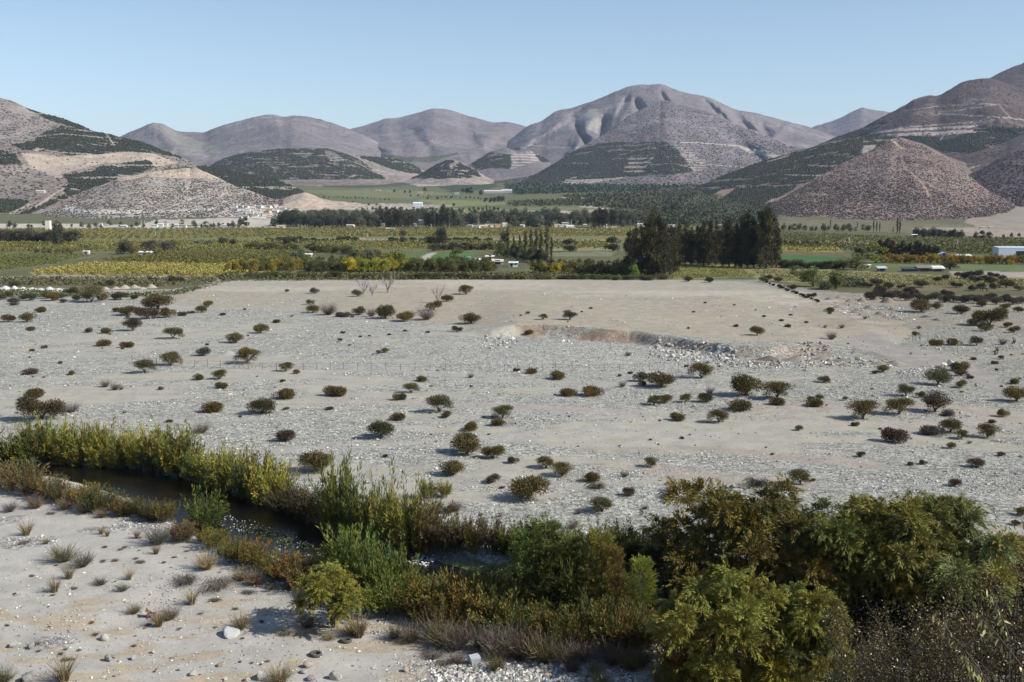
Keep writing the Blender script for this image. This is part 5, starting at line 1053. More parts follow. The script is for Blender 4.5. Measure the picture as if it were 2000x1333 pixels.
spread('round_tree', 'orchard_tree', line(480, 487, 590, 489, 14, 9, 15), [(0.08, 0.085, 0.03), (0.11, 0.10, 0.035)], 'small tree in row above pale round tree', 'tree', 'tree row left fields', wfac=1.3)
spread('round_tree', 'orchard_tree', line(610, 492, 690, 497, 12, 12, 20), [(0.10, 0.105, 0.035), (0.13, 0.125, 0.04)], 'bushy green tree in cluster right of the white shed', 'tree', 'tree cluster by white shed', wfac=1.2)
spread('round_tree', 'far_tree', line(600, 385, 760, 391, 20, 2, 4.5), [(0.05, 0.056, 0.038)], '=tiny dark tree of far field hedge, left side', 'tree', 'far hedge trees')
spread('round_tree', 'far_tree', line(800, 384, 960, 390, 20, 2, 4.5), [(0.05, 0.056, 0.038)], '=tiny dark tree of far field hedge, middle of valley', 'tree', 'far hedge trees')
spread('round_tree', 'far_tree', line(700, 411, 1000, 413, 30, 4, 8), [(0.06, 0.065, 0.04)], '=small dark tree between the fields behind village belt', 'tree', 'trees behind village belt')
# village belt
VT = [(0.062, 0.066, 0.036), (0.075, 0.075, 0.045), (0.085, 0.082, 0.05), (0.058, 0.064, 0.034)]
HV1 = [(548,444,18,4),(562,430,12,4),(574,428,10,4),(588,420,16,3),(602,420,12,3),(640,418,8,3),(659,418,8,3),(684,444,14,5),(690,436,10,4),(712,427,5,4),(729,430,5,4),(748,443,7,6),(810,443,6,6),(823,437,10,6),(840,442,5,4),(850,443,7,5),(868,438,6,5),(888,438,7,5),(919,443,9,4),(931,445,12,4),(944,444,14,4),(952,443,10,5),(963,443,12,5),(972,443,10,5),(985,442,8,6),(996,430,6,4)]
HV2 = [(1020,443,8,4),(1087,443,10,5),(1096,443,8,4),(1104,441,12,6),(1112,444,16,4),(1128,450,7,2),(1140,450,8,2),(1143,441,6,3),(1172,443,4,6),(1182,442,7,4),(1200,446,10,3),(1192,447,16,2),(1223,434,5,6),(1244,437,20,3),(1250,441,10,4),(1255,445,12,4),(1312,443,12,4),(1410,443,12,4),(1457,414,8,3),(1138,392,6,4),(1120,448,7,3)]
VT = [(0.105, 0.11, 0.058), (0.105, 0.10, 0.062), (0.115, 0.11, 0.072), (0.075, 0.082, 0.045)]
def openrow(l): return [q for q in l if not any(abs(q[0]-h[0]) < h[2]/2+2.5 and h[1] < q[1]+7 for h in HV1+HV2)]
for a, b, nm in ((560, 700, 'behind left vineyards'), (700, 850, 'left of village poplars'), (850, 1000, 'behind mid vineyard'), (1000, 1130, 'right of mid village'), (1130, 1260, 'beside the windbreak top')):
    n = int((b-a)/8)
    spread('round_tree', 'village_tree', openrow(line(a, 442.5, b, 442.5, n, 11, 23, 5)), VT, 'grey-green tree in front row of village belt '+nm, 'tree', 'village belt trees')
    spread('round_tree', 'village_tree', line(a, 437, b, 437, int(n*1.3), 15, 28, 6, 2), VT, 'grey-green tree in middle row of village belt '+nm, 'tree', 'village belt trees', wfac=.75)
    spread('round_tree', 'village_tree', line(a, 430, b, 430, n, 12, 24, 6, 2), VT, 'grey-green tree in rear row of village belt '+nm, 'tree', 'village belt trees')
spread('poplar', 'poplar', [(736,438,28),(742,436,34),(748,438,30),(756,440,36),(762,441,34),(770,443,38),(776,443,34),(783,443,40),(790,444,34),(798,444,30),(806,444,26)], [(0.085, 0.078, 0.045)], 'village poplar in the tallest left group', 'tree', 'village poplars', wfac=.27)
spread('poplar', 'poplar', [(832,443,30),(838,443,28),(846,444,32),(853,443,28),(862,444,30),(866,443,44),(874,444,38),(886,443,34)], [(0.07, 0.066, 0.04)], 'village poplar in the dark middle group', 'tree', 'village poplars', wfac=.3)
spread('poplar', 'poplar', [(944,421,16),(950,421,20),(957,421,18),(963,421,16),(920,420,12),(928,420,12)], [(0.055, 0.055, 0.038)], 'dark poplar standing behind the village belt', 'tree', 'village poplars')
spread('poplar', 'poplar', [(1163,443,34),(1170,443,38),(1176,443,34),(1182,443,36),(1194,440,32),(1200,440,30)], [(0.075, 0.062, 0.045)], 'brownish poplar at right end of village belt', 'tree', 'village poplars', wfac=.35)
spread('poplar', 'dark_tree', line(595, 443, 680, 443, 16, 16, 24, 2), [(0.06, 0.062, 0.045)], 'narrow dark tree in the left row at vineyard edge', 'tree', 'village poplars', wfac=.32)
spread('round_tree', 'village_tree', line(380, 444, 470, 443, 10, 8, 14), VT, 'small tree left of the hillside houses', 'tree', 'trees by hillside houses')
spread('round_tree', 'village_tree', [(470,440,16),(480,441,18),(535,441,20),(548,440,26),(558,440,28),(568,441,30),(578,441,34),(586,442,30),(594,441,24),(602,440,20),(612,436,18),(622,437,18),(632,436,16)], [(0.075, 0.085, 0.04), (0.06, 0.075, 0.04)], 'green tree below the hillside houses', 'tree', 'trees by hillside houses')
spread('round_tree', 'village_tree', line(10, 443, 380, 442, 22, 7, 15, 8, 3), VT, 'small grey-green tree at foot of pale scrub hill', 'tree', 'trees at foot of pale hill')
spread('round_tree', 'village_tree', line(1515, 449, 1700, 452, 24, 8, 14, 5, 2), VT+[(0.12, 0.115, 0.05)], 'small tree at foot of brown hill, left part', 'tree', 'trees at foot of brown hill')
spread('poplar', 'poplar', [(1622,445,18),(1674,450,16),(1706,455,24),(1712,455,22),(1718,455,20),(1744,457,14),(1752,459,32),(1757,459,28)], [(0.07, 0.075, 0.04)], 'poplar standing against the brown scrub hill', 'tree', 'poplars against brown hill')
spread('round_tree', 'village_tree', line(1785, 463, 1880, 466, 15, 14, 19, 2), [(0.055, 0.058, 0.038)], 'dark tree in row at foot of brown hill', 'tree', 'dark row at foot of brown hill')
spread('round_tree', 'village_tree', [(1905,467,14),(1918,468,17),(1932,468,15),(1960,466,8),(1975,464,9),(1990,463,8)], [(0.055, 0.055, 0.032)], 'dark spreading tree near right edge, hill foot', 'tree', 'trees near right edge')
spread('round_tree', 'far_tree', [(905,377,9),(912,378,12),(920,378,12),(940,382,10),(948,395,9),(958,396,10),(966,396,11),(974,395,12),(982,394,11),(770,376,6),(790,378,6),(800,378,6),(830,374,8),(835,390,5),(855,390,6),(886,404,7),(975,422,8),(840,410,6),(690,398,5),(720,402,5),(735,403,5),(760,392,4),(880,388,5),(1130,383,4)], [(0.05, 0.056, 0.038)], 'tiny dark tree on the far valley floor', 'tree', 'far valley trees')
spread('round_tree', 'far_tree', [(1300,414,12),(1312,412,14),(1320,412,16),(1352,424,12),(1362,424,14),(1375,424,12),(1285,424,10),(1240,436,12),(1265,436,12),(1285,437,12),(1305,437,13),(1330,437,12),(1350,438,12),(1375,438,12),(1400,439,11),(1425,436,12),(1450,438,12),(1470,440,12),(1500,442,12)], [(0.06, 0.07, 0.035)], 'tree on valley floor seen above the windbreak', 'tree', 'trees above the windbreak')

# ------------------------------------------------------------------ buildings
WHITE = simple('whitewash', (0.75, 0.73, 0.70), nscale=1.5, var=.12, objcol=True); ROOFM = simple('sheet roof', (0.5, 0.5, 0.5), .6, .3, 1.0, .2, objcol=True); DARKM = simple('dark opening', (0.03, 0.028, 0.026), nscale=2)
def boxg(x0, x1, y0, y1, z0, z1):
    V = np.array([(x, y, z) for x in (x0, x1) for y in (y0, y1) for z in (z0, z1)], float); return V, np.array([(0, 1, 3, 2), (4, 6, 7, 5), (0, 4, 5, 1), (2, 3, 7, 6), (0, 2, 6, 4), (1, 5, 7, 3)])
def building(name, x, y, z, w, d, h, wall, roof, label, group, gable=True, rise=None, rz=0.0, openings=(), key=None, cat='house', over=.35):
    r = ob(name, None, loc=(x, y, z), rot=(0, 0, rz)); r['category'] = cat; r['group'] = group
    V, Fq = boxg(-w/2, w/2, -d/2, d/2, -1.0, h); ob('wall', mesh('wall', V, Fq, WHITE, attrs={}), parent=r, color=wall)
    rise = rise if rise is not None else h*.3; o = over; t = .18
    if gable:
        P = [(-w/2-o, -d/2-o, h+.03), (w/2+o, -d/2-o, h+.03), (w/2+o, 0, h+rise), (-w/2-o, 0, h+rise), (w/2+o, d/2+o, h+.03), (-w/2-o, d/2+o, h+.03)]
        V = np.array(P+[(a, b, c+t) for a, b, c in P]); V[:6, 2] -= .0
        Fs = [np.array([(0, 3, 2, 1), (3, 5, 4, 2), (6, 7, 8, 9), (9, 8, 10, 11), (0, 1, 7, 6), (4, 5, 11, 10), (1, 2, 8, 7), (2, 4, 10, 8), (3, 0, 6, 9), (5, 3, 9, 11)])]
        ob('roof', mesh('roof', V, Fs, ROOFM), parent=r, color=roof)
        gv = np.array([(-w/2+.02, -d/2, h), (-w/2+.02, d/2, h), (-w/2+.02, 0, h+rise*.93), (w/2-.02, -d/2, h), (w/2-.02, d/2, h), (w/2-.02, 0, h+rise*.93)])
        ob('gable', mesh('gable', gv, [np.array([(0, 2, 1), (3, 4, 5)]), np.array([(0, 3, 5, 2), (1, 2, 5, 4)])], WHITE), parent=r, color=wall)
    else:
        V, Fq = boxg(-w/2-o, w/2+o, -d/2-o, d/2+o, h+.01, h+.25); V[:, 2] += (V[:, 1] > 0)*rise; ob('roof', mesh('roof', V, Fq, ROOFM), parent=r, color=roof)
    for i, (nm, u, zz, ww, hh) in enumerate(openings):
        V, Fq = boxg(u-ww/2, u+ww/2, -d/2-.08, -d/2+.05, zz, zz+hh); ob(nm, mesh(nm, V, Fq, DARKM), parent=r)
    ITEMS.append([r, label, x if key is None else key, group]); return r
def bpx(name, px, py, w, h, wall, roof, label, group='farm buildings', dfac=1.0, hill=None, **kw):
    if hill: x, y, z = on_hill(hill, px, py)
    else: x, y = map(float, G(px, py)); z = gz(x, y)
    s = y/F; return building(name, x, y+w*s*dfac*.5, z, w*s, w*s*dfac, h*s, wall, roof, label, group, **kw)
WH = (0.56, 0.53, 0.48); PK = (0.62, 0.45, 0.38); TN = (0.5, 0.43, 0.34); BL = (0.42, 0.52, 0.62)
W_ = [('door', 0, .2, 1.2, 2.0)]
bpx('water_tower', 93, 450, 9, 18, (0.80, 0.68, 0.62), (0.6, 0.55, 0.5), 'pale pink square water tower at left hill foot', gable=False, rise=0, dfac=.9, cat='tower', over=.02)
bpx('farmhouse', 283, 499, 22, 5.5, WH, (0.80, 0.79, 0.77), 'white roofed farmhouse beside the left vineyards', dfac=.5, openings=[('door', 0, .2, 1.2, 2.0), ('window', 2.2, 1.0, .9, .9)])
bpx('hut', 168, 497, 10, 5, (0.75, 0.6, 0.56), (0.75, 0.66, 0.62), 'tiny pinkish hut at end of lane, left', dfac=.8, openings=[('door', 0, .2, .9, 1.6)], cat='hut')
bpx('shed', 588, 503, 15, 4, (0.5, 0.47, 0.42), (0.80, 0.78, 0.74), 'flat white roofed shed beside pale round tree', gable=False, rise=.6, dfac=.6, openings=[('door', 0, .2, 1.2, 1.7)], cat='shed')
bpx('shed', 604, 502, 9, 3.5, (0.5, 0.47, 0.42), (0.78, 0.76, 0.73), 'second smaller white shed right of flat roofed one', gable=False, rise=.5, dfac=.6, cat='shed')
bpx('farmhouse', 957, 508, 16, 6, WH, (0.74, 0.70, 0.62), 'cream roofed farmhouse in the farmyard by poplars', dfac=.6, openings=[('door', 0, .2, 1.0, 2.0), ('window', 2, 1, .8, .8)])
bpx('shed', 935, 514, 20, 4.5, (0.5, 0.5, 0.48), (0.62, 0.63, 0.64), 'long grey roofed shed left in the farmyard', gable=False, rise=.7, dfac=.5, cat='shed')
bpx('shed', 972, 517, 20, 5, (0.42, 0.40, 0.36), (0.55, 0.50, 0.43), 'brown roofed open shed right in the farmyard', gable=False, rise=.8, dfac=.5, cat='shed', openings=[('doorway', 0, .1, 2.2, 1.7)])
bpx('house', 1003, 522, 16, 7.5, (0.62, 0.66, 0.72), (0.66, 0.68, 0.70), 'pale bluish house at edge of orchard belt', dfac=.7, openings=[('door', -.8, .1, .9, 1.8), ('window', 1.0, .9, .8, .8)])
bpx('awning', 914, 507, 8, 3, (0.10, 0.42, 0.36), (0.10, 0.50, 0.42), 'small turquoise roof next to big green tree', gable=False, rise=.2, dfac=.7, cat='shelter')
bpx('warehouse', 1984, 505, 66, 20, (0.50, 0.55, 0.62), (0.56, 0.60, 0.66), 'big pale blue-grey warehouse at right edge', dfac=.45, gable=False, rise=0.3, rz=-.04, openings=[('doorway', 2.5, .1, 4.5, 3.3)], cat='warehouse', over=.05)
bpx('barn', 1846, 504, 24, 6, (0.02, 0.05, 0.42), (0.62, 0.68, 0.78), 'bright blue walled barn behind autumn tree row', dfac=.8, rise=1.0, rz=1.35, cat='barn')
bpx('shed', 1881, 504, 32, 3.5, (0.45, 0.44, 0.38), (0.66, 0.64, 0.55), 'low cream roofed shed right of blue barn', gable=False, rise=.5, dfac=.3, cat='shed')
bpx('chimney_tank', 1867, 504, 4, 7, (0.7, 0.7, 0.68), (0.6, 0.6, 0.6), 'small white tank between blue barn and cream shed', gable=False, rise=0, cat='tank', over=.02)
bpx('shed', 1832, 531, 24, 5.5, (0.16, 0.12, 0.10), (0.72, 0.68, 0.62), 'white roofed end of the long shed line', gable=False, rise=.8, dfac=.5, cat='shed', openings=[('doorway', 0, .1, 2.8, 1.4)])
bpx('shed', 1806, 531, 27, 6.5, (0.12, 0.09, 0.08), (0.20, 0.17, 0.16), 'dark brown roofed middle of long shed line', gable=False, rise=.8, dfac=.5, cat='shed', openings=[('doorway', 0, .1, 3, 1.4)])
bpx('shed', 1778, 531, 26, 4.5, (0.06, 0.06, 0.06), (0.055, 0.06, 0.07), 'low black shed at left of long shed line', gable=False, rise=.5, dfac=.5, cat='shed')
bpx('hut', 1723, 531, 16, 6, (0.20, 0.15, 0.12), (0.42, 0.46, 0.52), 'small hut with grey-blue roof left of sheds', gable=False, rise=.6, dfac=.6, cat='hut', openings=[('doorway', 0, .1, 1.4, 1.3)])
bpx('hut', 1694, 524, 12, 5, (0.52, 0.50, 0.46), (0.66, 0.66, 0.64), 'white hut beside yellow-topped dark tree', dfac=.6, cat='hut', openings=[('door', 0, .1, .7, 1.3)])
bpx('kiosk', 1787, 464, 10, 4.5, (0.42, 0.42, 0.42), (0.82, 0.82, 0.82), 'small white hut at foot of brown hill', gable=False, rise=.3, cat='hut', dfac=.6, openings=[('doorway', 0, .1, 3, 1.3)])
bpx('warehouse', 964, 378, 36, 3.5, (0.40, 0.39, 0.37), (0.46, 0.45, 0.43), 'long white roofed packing shed far up the valley', dfac=.3, rise=3, cat='warehouse'); bpx('warehouse', 990, 377, 20, 4, (0.42, 0.42, 0.41), (0.48, 0.48, 0.47), 'white shed right of the long packing shed', dfac=.4, rise=3, cat='warehouse')
bpx('warehouse', 816, 403, 18, 5, (0.55, 0.62, 0.70), (0.60, 0.68, 0.78), 'pale blue shed in the middle of valley floor', dfac=.5, rise=2, cat='warehouse')
bpx('shed', 831, 416, 13, 2.5, WH, (0.6, 0.6, 0.6), 'low white shed behind the village belt, left', dfac=.4, cat='shed'); bpx('shed', 900, 414, 14, 2.5, WH, (0.66, 0.65, 0.62), 'low white shed behind the village belt, centre', dfac=.4, cat='shed')
bpx('shed', 762, 449, 16, 2.5, WH, (0.70, 0.69, 0.66), 'long low white shed standing in front of village belt', dfac=.4, cat='shed')
bpx('house', 70, 395, 1, 1, WH, WH, 'x') if False else None
bpx('shed', 79, 377, 17, 3.2, (0.62, 0.56, 0.42), (0.74, 0.70, 0.58), 'cream shed on the tan slope of left hill', hill='west_hill', dfac=.3, cat='shed')
# hillside village
rr = random.Random(5); HC = [WH, WH, (0.62, 0.57, 0.50), PK, TN, (0.66, 0.66, 0.66), (0.55, 0.40, 0.22)]; RC = [(0.42, 0.40, 0.37), (0.34, 0.32, 0.29), (0.34, 0.22, 0.16), (0.52, 0.50, 0.47), (0.26, 0.26, 0.26)]
n = 0
for row, (py, xa, xb, st) in enumerate(((407, 456, 540, 12), (412, 460, 560, 12), (417, 482, 575, 13), (423, 490, 560, 14), (429, 465, 548, 15), (435, 470, 540, 16))):
    px = xa
    while px < xb:
        bpx('house', px+rr.uniform(-3, 3), py+rr.uniform(-1.5, 1.5), rr.uniform(8, 13), rr.uniform(3, 4.6), rr.choice(HC), rr.choice(RC), 'small hillside house in the %s row from the top' % ['first', 'second', 'third', 'fourth', 'fifth', 'sixth'][row], 'hillside village houses', dfac=rr.uniform(.6, 1), hill='west_scrub_hill', rz=rr.uniform(-.5, .5), rise=rr.uniform(.6, 1.6)); px += st*rr.uniform(.8, 1.2)
for i, (px, py, w, h) in enumerate([(241,444,12,4),(302,444,10,5),(313,442,10,5),(322,441,10,5),(342,443,12,5),(356,444,14,5),(372,443,12,4),(388,442,12,4),(197,440,6,4),(208,439,8,3),(438,443,10,4)]):
    bpx('house', px, py, w, h, rr.choice([WH, (0.66, 0.72, 0.78), WH]), rr.choice(RC[:2]+[(0.55, 0.65, 0.75)]), 'white building at foot of pale scrub hill', 'buildings at foot of pale hill', dfac=.6)
for i, (px, py, w, h) in enumerate(HV1):
    bpx('house', px, py, w, h, rr.choice(HC), rr.choice(RC+[(0.7, 0.7, 0.68)]), 'white village house among the trees, '+('left half' if px < 760 else 'right half'), 'village houses in the trees', dfac=.7, rz=rr.uniform(-.3, .3))
for i, (px, py, w, h) in enumerate(HV2):
    bpx('house', px, py, w, h, rr.choice(HC[:4]), rr.choice(RC[:2]+[(0.7, 0.7, 0.68)]), 'pale village house by the windbreak side of belt' if px < 1240 else 'pale house glimpsed behind the windbreak tops', 'village houses on the right', dfac=.7, rz=rr.uniform(-.3, .3))
for i, (px, py, w, h) in enumerate([(690,406,8,2.5),(705,407,9,2.5),(716,405,6,2.5),(735,405,8,2.5),(745,401,9,2.5),(758,403,8,2.5),(781,402,5,3),(790,402,5,3),(799,402,5,3),(843,403,8,3),(849,405,6,2),(738,373,10,1.5),(757,374,9,1.5),(820,378,10,2),(840,378,8,2),(1565,444,7,3),(1575,444,6,3),(1920,446,9,3),(1936,446,7,3),(892,380,8,3)]):
    bpx('house', px, py, w, h, rr.choice([WH, TN, (0.6, 0.5, 0.42)]), rr.choice(RC), 'tiny far house on the valley floor' if px < 1000 else 'tiny house at foot of the brown hill', 'far houses', dfac=.7)

# ------------------------------------------------------------------ fences, poles, mounds, stones
WOOD = simple('weathered wood', (0.22, 0.18, 0.14), nscale=4); WIRE = simple('rusty wire', (0.16, 0.13, 0.11)); METAL = simple('rusty iron', (0.13, 0.06, 0.035), .8, .3, 6, .4)
def fence(pts, step, h, label, cat='fence', thick=.075):
    P = []
    for i in range(len(pts)-1):
        n = max(1, int(abs(pts[i+1][0]-pts[i][0])/step))
        for k in range(n): P.append((pts[i][0]+(pts[i+1][0]-pts[i][0])*k/n, pts[i][1]+(pts[i+1][1]-pts[i][1])*k/n))
    P.append(pts[-1]); A = [at(*p) for p in P]; r = ob('wire_fence', None, loc=A[0]); r['category'] = cat; r['label'] = label
    tops = []
    for x, y, z in A[:100]:
        hh = h*random.uniform(.85, 1.12); V, Fq = boxg(-thick/2, thick/2, -thick/2, thick/2, -.3, hh); V[4:, 0] += 0; V[:, 0] += (V[:, 2] > 0)*random.uniform(-.08, .08)
        ob('post', mesh('post', V, Fq, WOOD), parent=r, loc=(x-A[0][0], y-A[0][1], z-A[0][2])); tops.append((x-A[0][0], y-A[0][1], z-A[0][2]+h*.8))
    g = Geo()
    for i in range(len(tops)-1):
        a, b = np.array(tops[i]), np.array(tops[i+1])
        for dz in (0, -.35): g.tube([a+[0, 0, dz], (a+b)/2+[0, 0, dz-.03], b+[0, 0, dz]], [.012]*3, (1, 1, 1), 3)
    V, Fq, T = g.get(); ob('wire', mesh('wire', V, Fq, WIRE), parent=r)
fence([(258,708),(330,714),(430,718),(540,724),(645,722),(725,722),(810,724),(900,724),(985,726),(1085,724),(1150,726),(1240,724),(1325,722),(1402,722)], 24, 1.15, 'long thin post and wire fence crossing the gravel plain')
fence([(0,640),(60,630),(130,622),(200,612),(260,600),(330,578)], 17, 1.2, 'thin wire fence climbing gravel at upper left')
fence([(1345,548),(1400,549),(1470,550)], 9, 1.7, 'short fence at far corner of tan field')
fence([(1782,668),(1812,668),(1840,672),(1870,688)], 11, 1.5, 'leaning fence beside the grey road bend')
fence([(1700,562),(1800,566),(1900,568),(2010,569)], 14, 1.3, 'fence along the pale strip near grazing horse')
for px, py, h, lb in ((1658,474,11,'white pole in the right vineyards, nearer windbreak'), (1870,481,12,'white pole in the right vineyards before warehouse'), (276,444,15,'left tall pole at foot of pale hill'), (283,444,15,'second tall pole at foot of pale hill'), (304,462,9,'short pole standing in the left vineyards'), (353,444,14,'pole beside white buildings at pale hill'),
    (990,462,28,'tall thin pole beside the slender poplars'), (1116,442,14,'pole at white house in village belt'), (878,443,18,'white pole among the dark poplars'), (718,463,8,'small pole in the mid vineyard'), (484,444,10,'pole by the hillside houses'), (935,441,10,'pole behind the village houses')):
    x, y = map(float, G(px, py)); hm = h/F*y; r = ob('utility_pole', None, loc=(x, y, gz(x, y))); r['category'] = 'pole'; r['label'] = lb; r['group'] = 'poles'
    g = Geo(); g.tube([(0, 0, -.3), (0, 0, hm*.5), (0, 0, hm)], [.26, .22, .17], (1, 1, 1), 6); V, Fq, T = g.get(); ob('pole', mesh('pole', V, Fq, WHITE), parent=r, color=(0.5, 0.49, 0.47))
    V, Fq = boxg(-1.1, 1.1, -.08, .08, hm*.93, hm*.93+.16); ob('crossarm', mesh('crossarm', V, Fq, WOOD), parent=r)
def mound_mesh(seed, n=22, rough=.25):
    rs = np.random.RandomState(seed); u = np.linspace(-1, 1, n); X, Y = np.meshgrid(u, u); R = np.hypot(X, Y)
    R = R*(1+.35*(vn(X*1.7+seed*3, Y*1.7, seed+9)-.5)); Z = 1.1*(1-ss(-.1, 1.0, R)); Z = Z*(0.75+.5*fbm(X*2+seed, Y*2, seed, 3))+rough*.25*(fbm(X*9+seed, Y*9, seed, 2)-.5)*(R < .95)-.03
    I = np.arange(n*n).reshape(n, n); q = np.stack([I[:-1, :-1].ravel(), I[:-1, 1:].ravel(), I[1:, 1:].ravel(), I[1:, :-1].ravel()], 1)
    return np.stack([X.ravel(), Y.ravel(), Z.ravel()], 1), q
EARTH = simple('heaped earth', (1, 1, 1), .95, .1, 5, .3, .8, objcol=True)
MM = [mesh('mound', *mound_mesh(k), EARTH, True) for k in range(5)]
def mounds(recs, name, c, label, cat, group, hf=1.0):
    for px, py, w, h in recs:
        x, y, z = at(px, py); wm = w/F*y*random.uniform(.5, .72); hm = h/F*y*random.uniform(.7, 1.05)*(.55 if 'rubble' in group else 1)
        o = ob(name, MM[random.randrange(5)], loc=(x, y+wm*.3, z-.05), rot=(0, 0, random.uniform(0, 6)), scl=(wm, wm*.9, hm), color=[v*(.92+.16*((len(ITEMS)*37) % 100)/100) for v in c]); o['category'] = cat; o['group'] = group; ITEMS.append([o, label, x, group])
mounds([(1622,586,26,7),(1642,583,24,6),(1662,590,24,7),(1686,590,28,8),(1736,592,34,13),(1712,586,26,7)], 'earth_mound', (0.22, 0.18, 0.145), 'brown earth mound in row before scrub belt', 'mound', 'earth mounds by scrub belt')
mounds([(1640,602,28,7),(1672,612,28,7),(1700,604,34,10),(1722,616,38,10),(1745,606,26,8),(1752,622,26,6)], 'earth_mound', (0.22, 0.185, 0.15), 'stony brown mound in nearer row by road', 'mound', 'earth mounds by road')
mounds([(1810,620,24,6),(1830,626,20,5)], 'earth_mound', (0.12, 0.11, 0.11), 'dark grey mound near the top of the road', 'mound', 'dark mounds')
mounds([(1505,704,62,18),(1480,712,40,10)], 'earth_mound', (0.15, 0.115, 0.09), 'reddish earth mound in the rubble bank', 'mound', 'rubble bank mounds')
mounds([(1560,706,60,16),(1610,704,60,17),(1655,708,56,16),(1690,712,46,12),(1752,712,52,18),(1720,712,40,10)], 'rubble_mound', (0.23, 0.20, 0.17), 'grey-brown rubble mound right of red mound', 'mound', 'rubble bank mounds')
mounds([(-8,567,26,9),(8,566,26,9),(26,567,28,9),(44,568,26,8),(60,568,26,8),(78,568,26,8),(95,568,26,8),(112,570,26,8),(130,570,26,7),(148,571,26,8),(166,571,26,8),(183,572,24,8)], 'gravel_heap', (0.50, 0.48, 0.45), 'white gravel heap in line at left', 'heap', 'white gravel heaps')
mounds([(205,566,26,7),(225,565,24,6),(242,564,28,8),(262,563,26,7),(295,563,30,8),(278,565,22,5)], 'sand_heap', (0.34, 0.285, 0.22), 'tan sand heap right of white heaps', 'heap', 'sand heaps')
mounds([(445,693,60,7)], 'gravel_heap', (0.33, 0.32, 0.30), 'low grey gravel swell beside thorn tree', 'heap', 'gravel swell')

ROCKM = simple('river stone', (1, 1, 1), .85, .25, 4, .28, .5, objcol=True)
def rock_mesh(seed, sub=2, rough=.35, flat=.75):
    bm = bmesh.new(); bmesh.ops.create_icosphere(bm, subdivisions=sub, radius=1); rs = np.random.RandomState(seed)
    ax_ = rdir(rs, 9); dd = rs.uniform(.42, .82, 9)
    for v_ in bm.verts:
        p = np.array(v_.co)
        for a, d_ in zip(ax_, dd):
            k = p@a
            if k > d_: p = p-a*(k-d_)
        p = p*(1+rough*.25*(fbm(np.array([p[0]*2+seed]), np.array([p[1]*2+p[2]*2]), seed, 2)[0]-.5)); v_.co = p*[1, .85, flat]
    me = bpy.data.meshes.new('rock'); bm.to_mesh(me); bm.free(); me.materials.append(ROCKM); return me
RM = [rock_mesh(k, 3 if k < 3 else 2) for k in range(8)]
def rock(px, py, w, c, label, group, v=None, hf=1.0, name='rock'):
    x, y, z = at(px, py); s = math.hypot(y, CAMZ)/F*w*.56
    o = ob(name, RM[random.randrange(8) if v is None else v], loc=(x, y+s*.5, z+s*.35*hf), rot=(random.uniform(-.3, .3), random.uniform(-.3, .3), random.uniform(0, 6)), scl=(s, s, s*hf), color=c); o['category'] = 'rock'; o['group'] = group; ITEMS.append([o, label, x, group]); return o
GR = [(0.30, 0.29, 0.27), (0.38, 0.36, 0.33), (0.23, 0.22, 0.21), (0.31, 0.26, 0.21), (0.46, 0.43, 0.39)]
for px, py, w, lb in ((25,1266,20,'smooth grey boulder low at left edge'), (59,1268,19,'pale rounded boulder second from left edge'), (205,1252,19,'cream boulder below rusty scrap'), (210,1293,19,'grey boulder below the cream one'), (220,1286,12,'small white stone touching grey boulder'), (260,1290,15,'white angular boulder at lower left'), (298,1277,11,'small dark-sided stone at lower left'), (430,1303,17,'pale blue-grey boulder below striped boulder'), (348,1311,9,'small pale stone at bottom left'), (375,1321,18,'brownish split stone at bottom left'), (50,1333,32,'large white boulder cut by bottom edge'),
    (600,1305,21,'white boulder right below the lower tyre'), (592,1316,17,'pale boulder under the white one'), (510,1329,26,'grey boulder at bottom edge left of centre'), (482,1332,14,'reddish stone at bottom edge'), (607,1331,19,'blue-grey boulder at bottom edge'), (655,1330,28,'largest boulder at bottom edge near tyres'), (792,1313,15,'grey boulder on bottom edge pebbles'), (712,1241,20,'flat pale boulder beside the upper tyre'), (1029,1304,11,'upright narrow grey stone among pebbles'), (1057,1303,13,'pale stone beside upright stone'), (1070,1325,17,'light boulder with black side at bottom'), (1142,1323,20,'white boulder right of bottom pebbles'), (1095,1300,20,'cream boulder above bottom pebbles'), (880,1296,16,'grey stone left of the concrete block'), (813,1284,8,'small white stone on sand near brush'), (1300,1325,9,'small pale stone near bottom centre right'), (1240,1318,8,'small stone by the dark grove shadow'), (440,1331,12,'pale stone at bottom edge left'), (225,1322,9,'tiny grey stone at bottom left')):
    rock(px, py, w, random.choice(GR), lb, 'boulders on near sand')
o = rock(445, 1246, 40, (0.36, 0.36, 0.36), 'big striped grey-white boulder beside tan tuft', 'boulders on near sand', v=4, hf=.62)
rq = random.Random(9)
def field_rocks(poly, n, w0, w1, label, group):
    q = np.array(poly); k = 0
    while k < n:
        px, py = rq.uniform(q[:, 0].min(), q[:, 0].max()), rq.uniform(q[:, 1].min(), q[:, 1].max())
        if inpoly(np.array([px]), np.array([py]), poly)[0]: rock(px, py, rq.uniform(w0, w1), rq.choice(GR), '='+label, group); k += 1
field_rocks([(1280,672),(1360,676),(1440,690),(1445,704),(1340,708),(1275,690)], 70, 4, 12, 'block of pale broken rock at foot of the cut bank', 'cut bank blocks')
field_rocks([(1400,700),(1480,706),(1560,702),(1740,706),(1735,718),(1560,716),(1405,718)], 60, 4, 9, 'pale stone of the rubble heaped right of cut bank', 'rubble bank stones')
field_rocks([(940,655),(1000,655),(1005,672),(975,680),(945,668)], 26, 4, 8, 'white stone in rubble at left end of cut bank', 'left rubble stones')
field_rocks([(1560,678),(1620,676),(1620,690),(1560,692)], 22, 4, 9, 'dark-shadowed boulder on top of rubble mounds', 'rubble top stones')
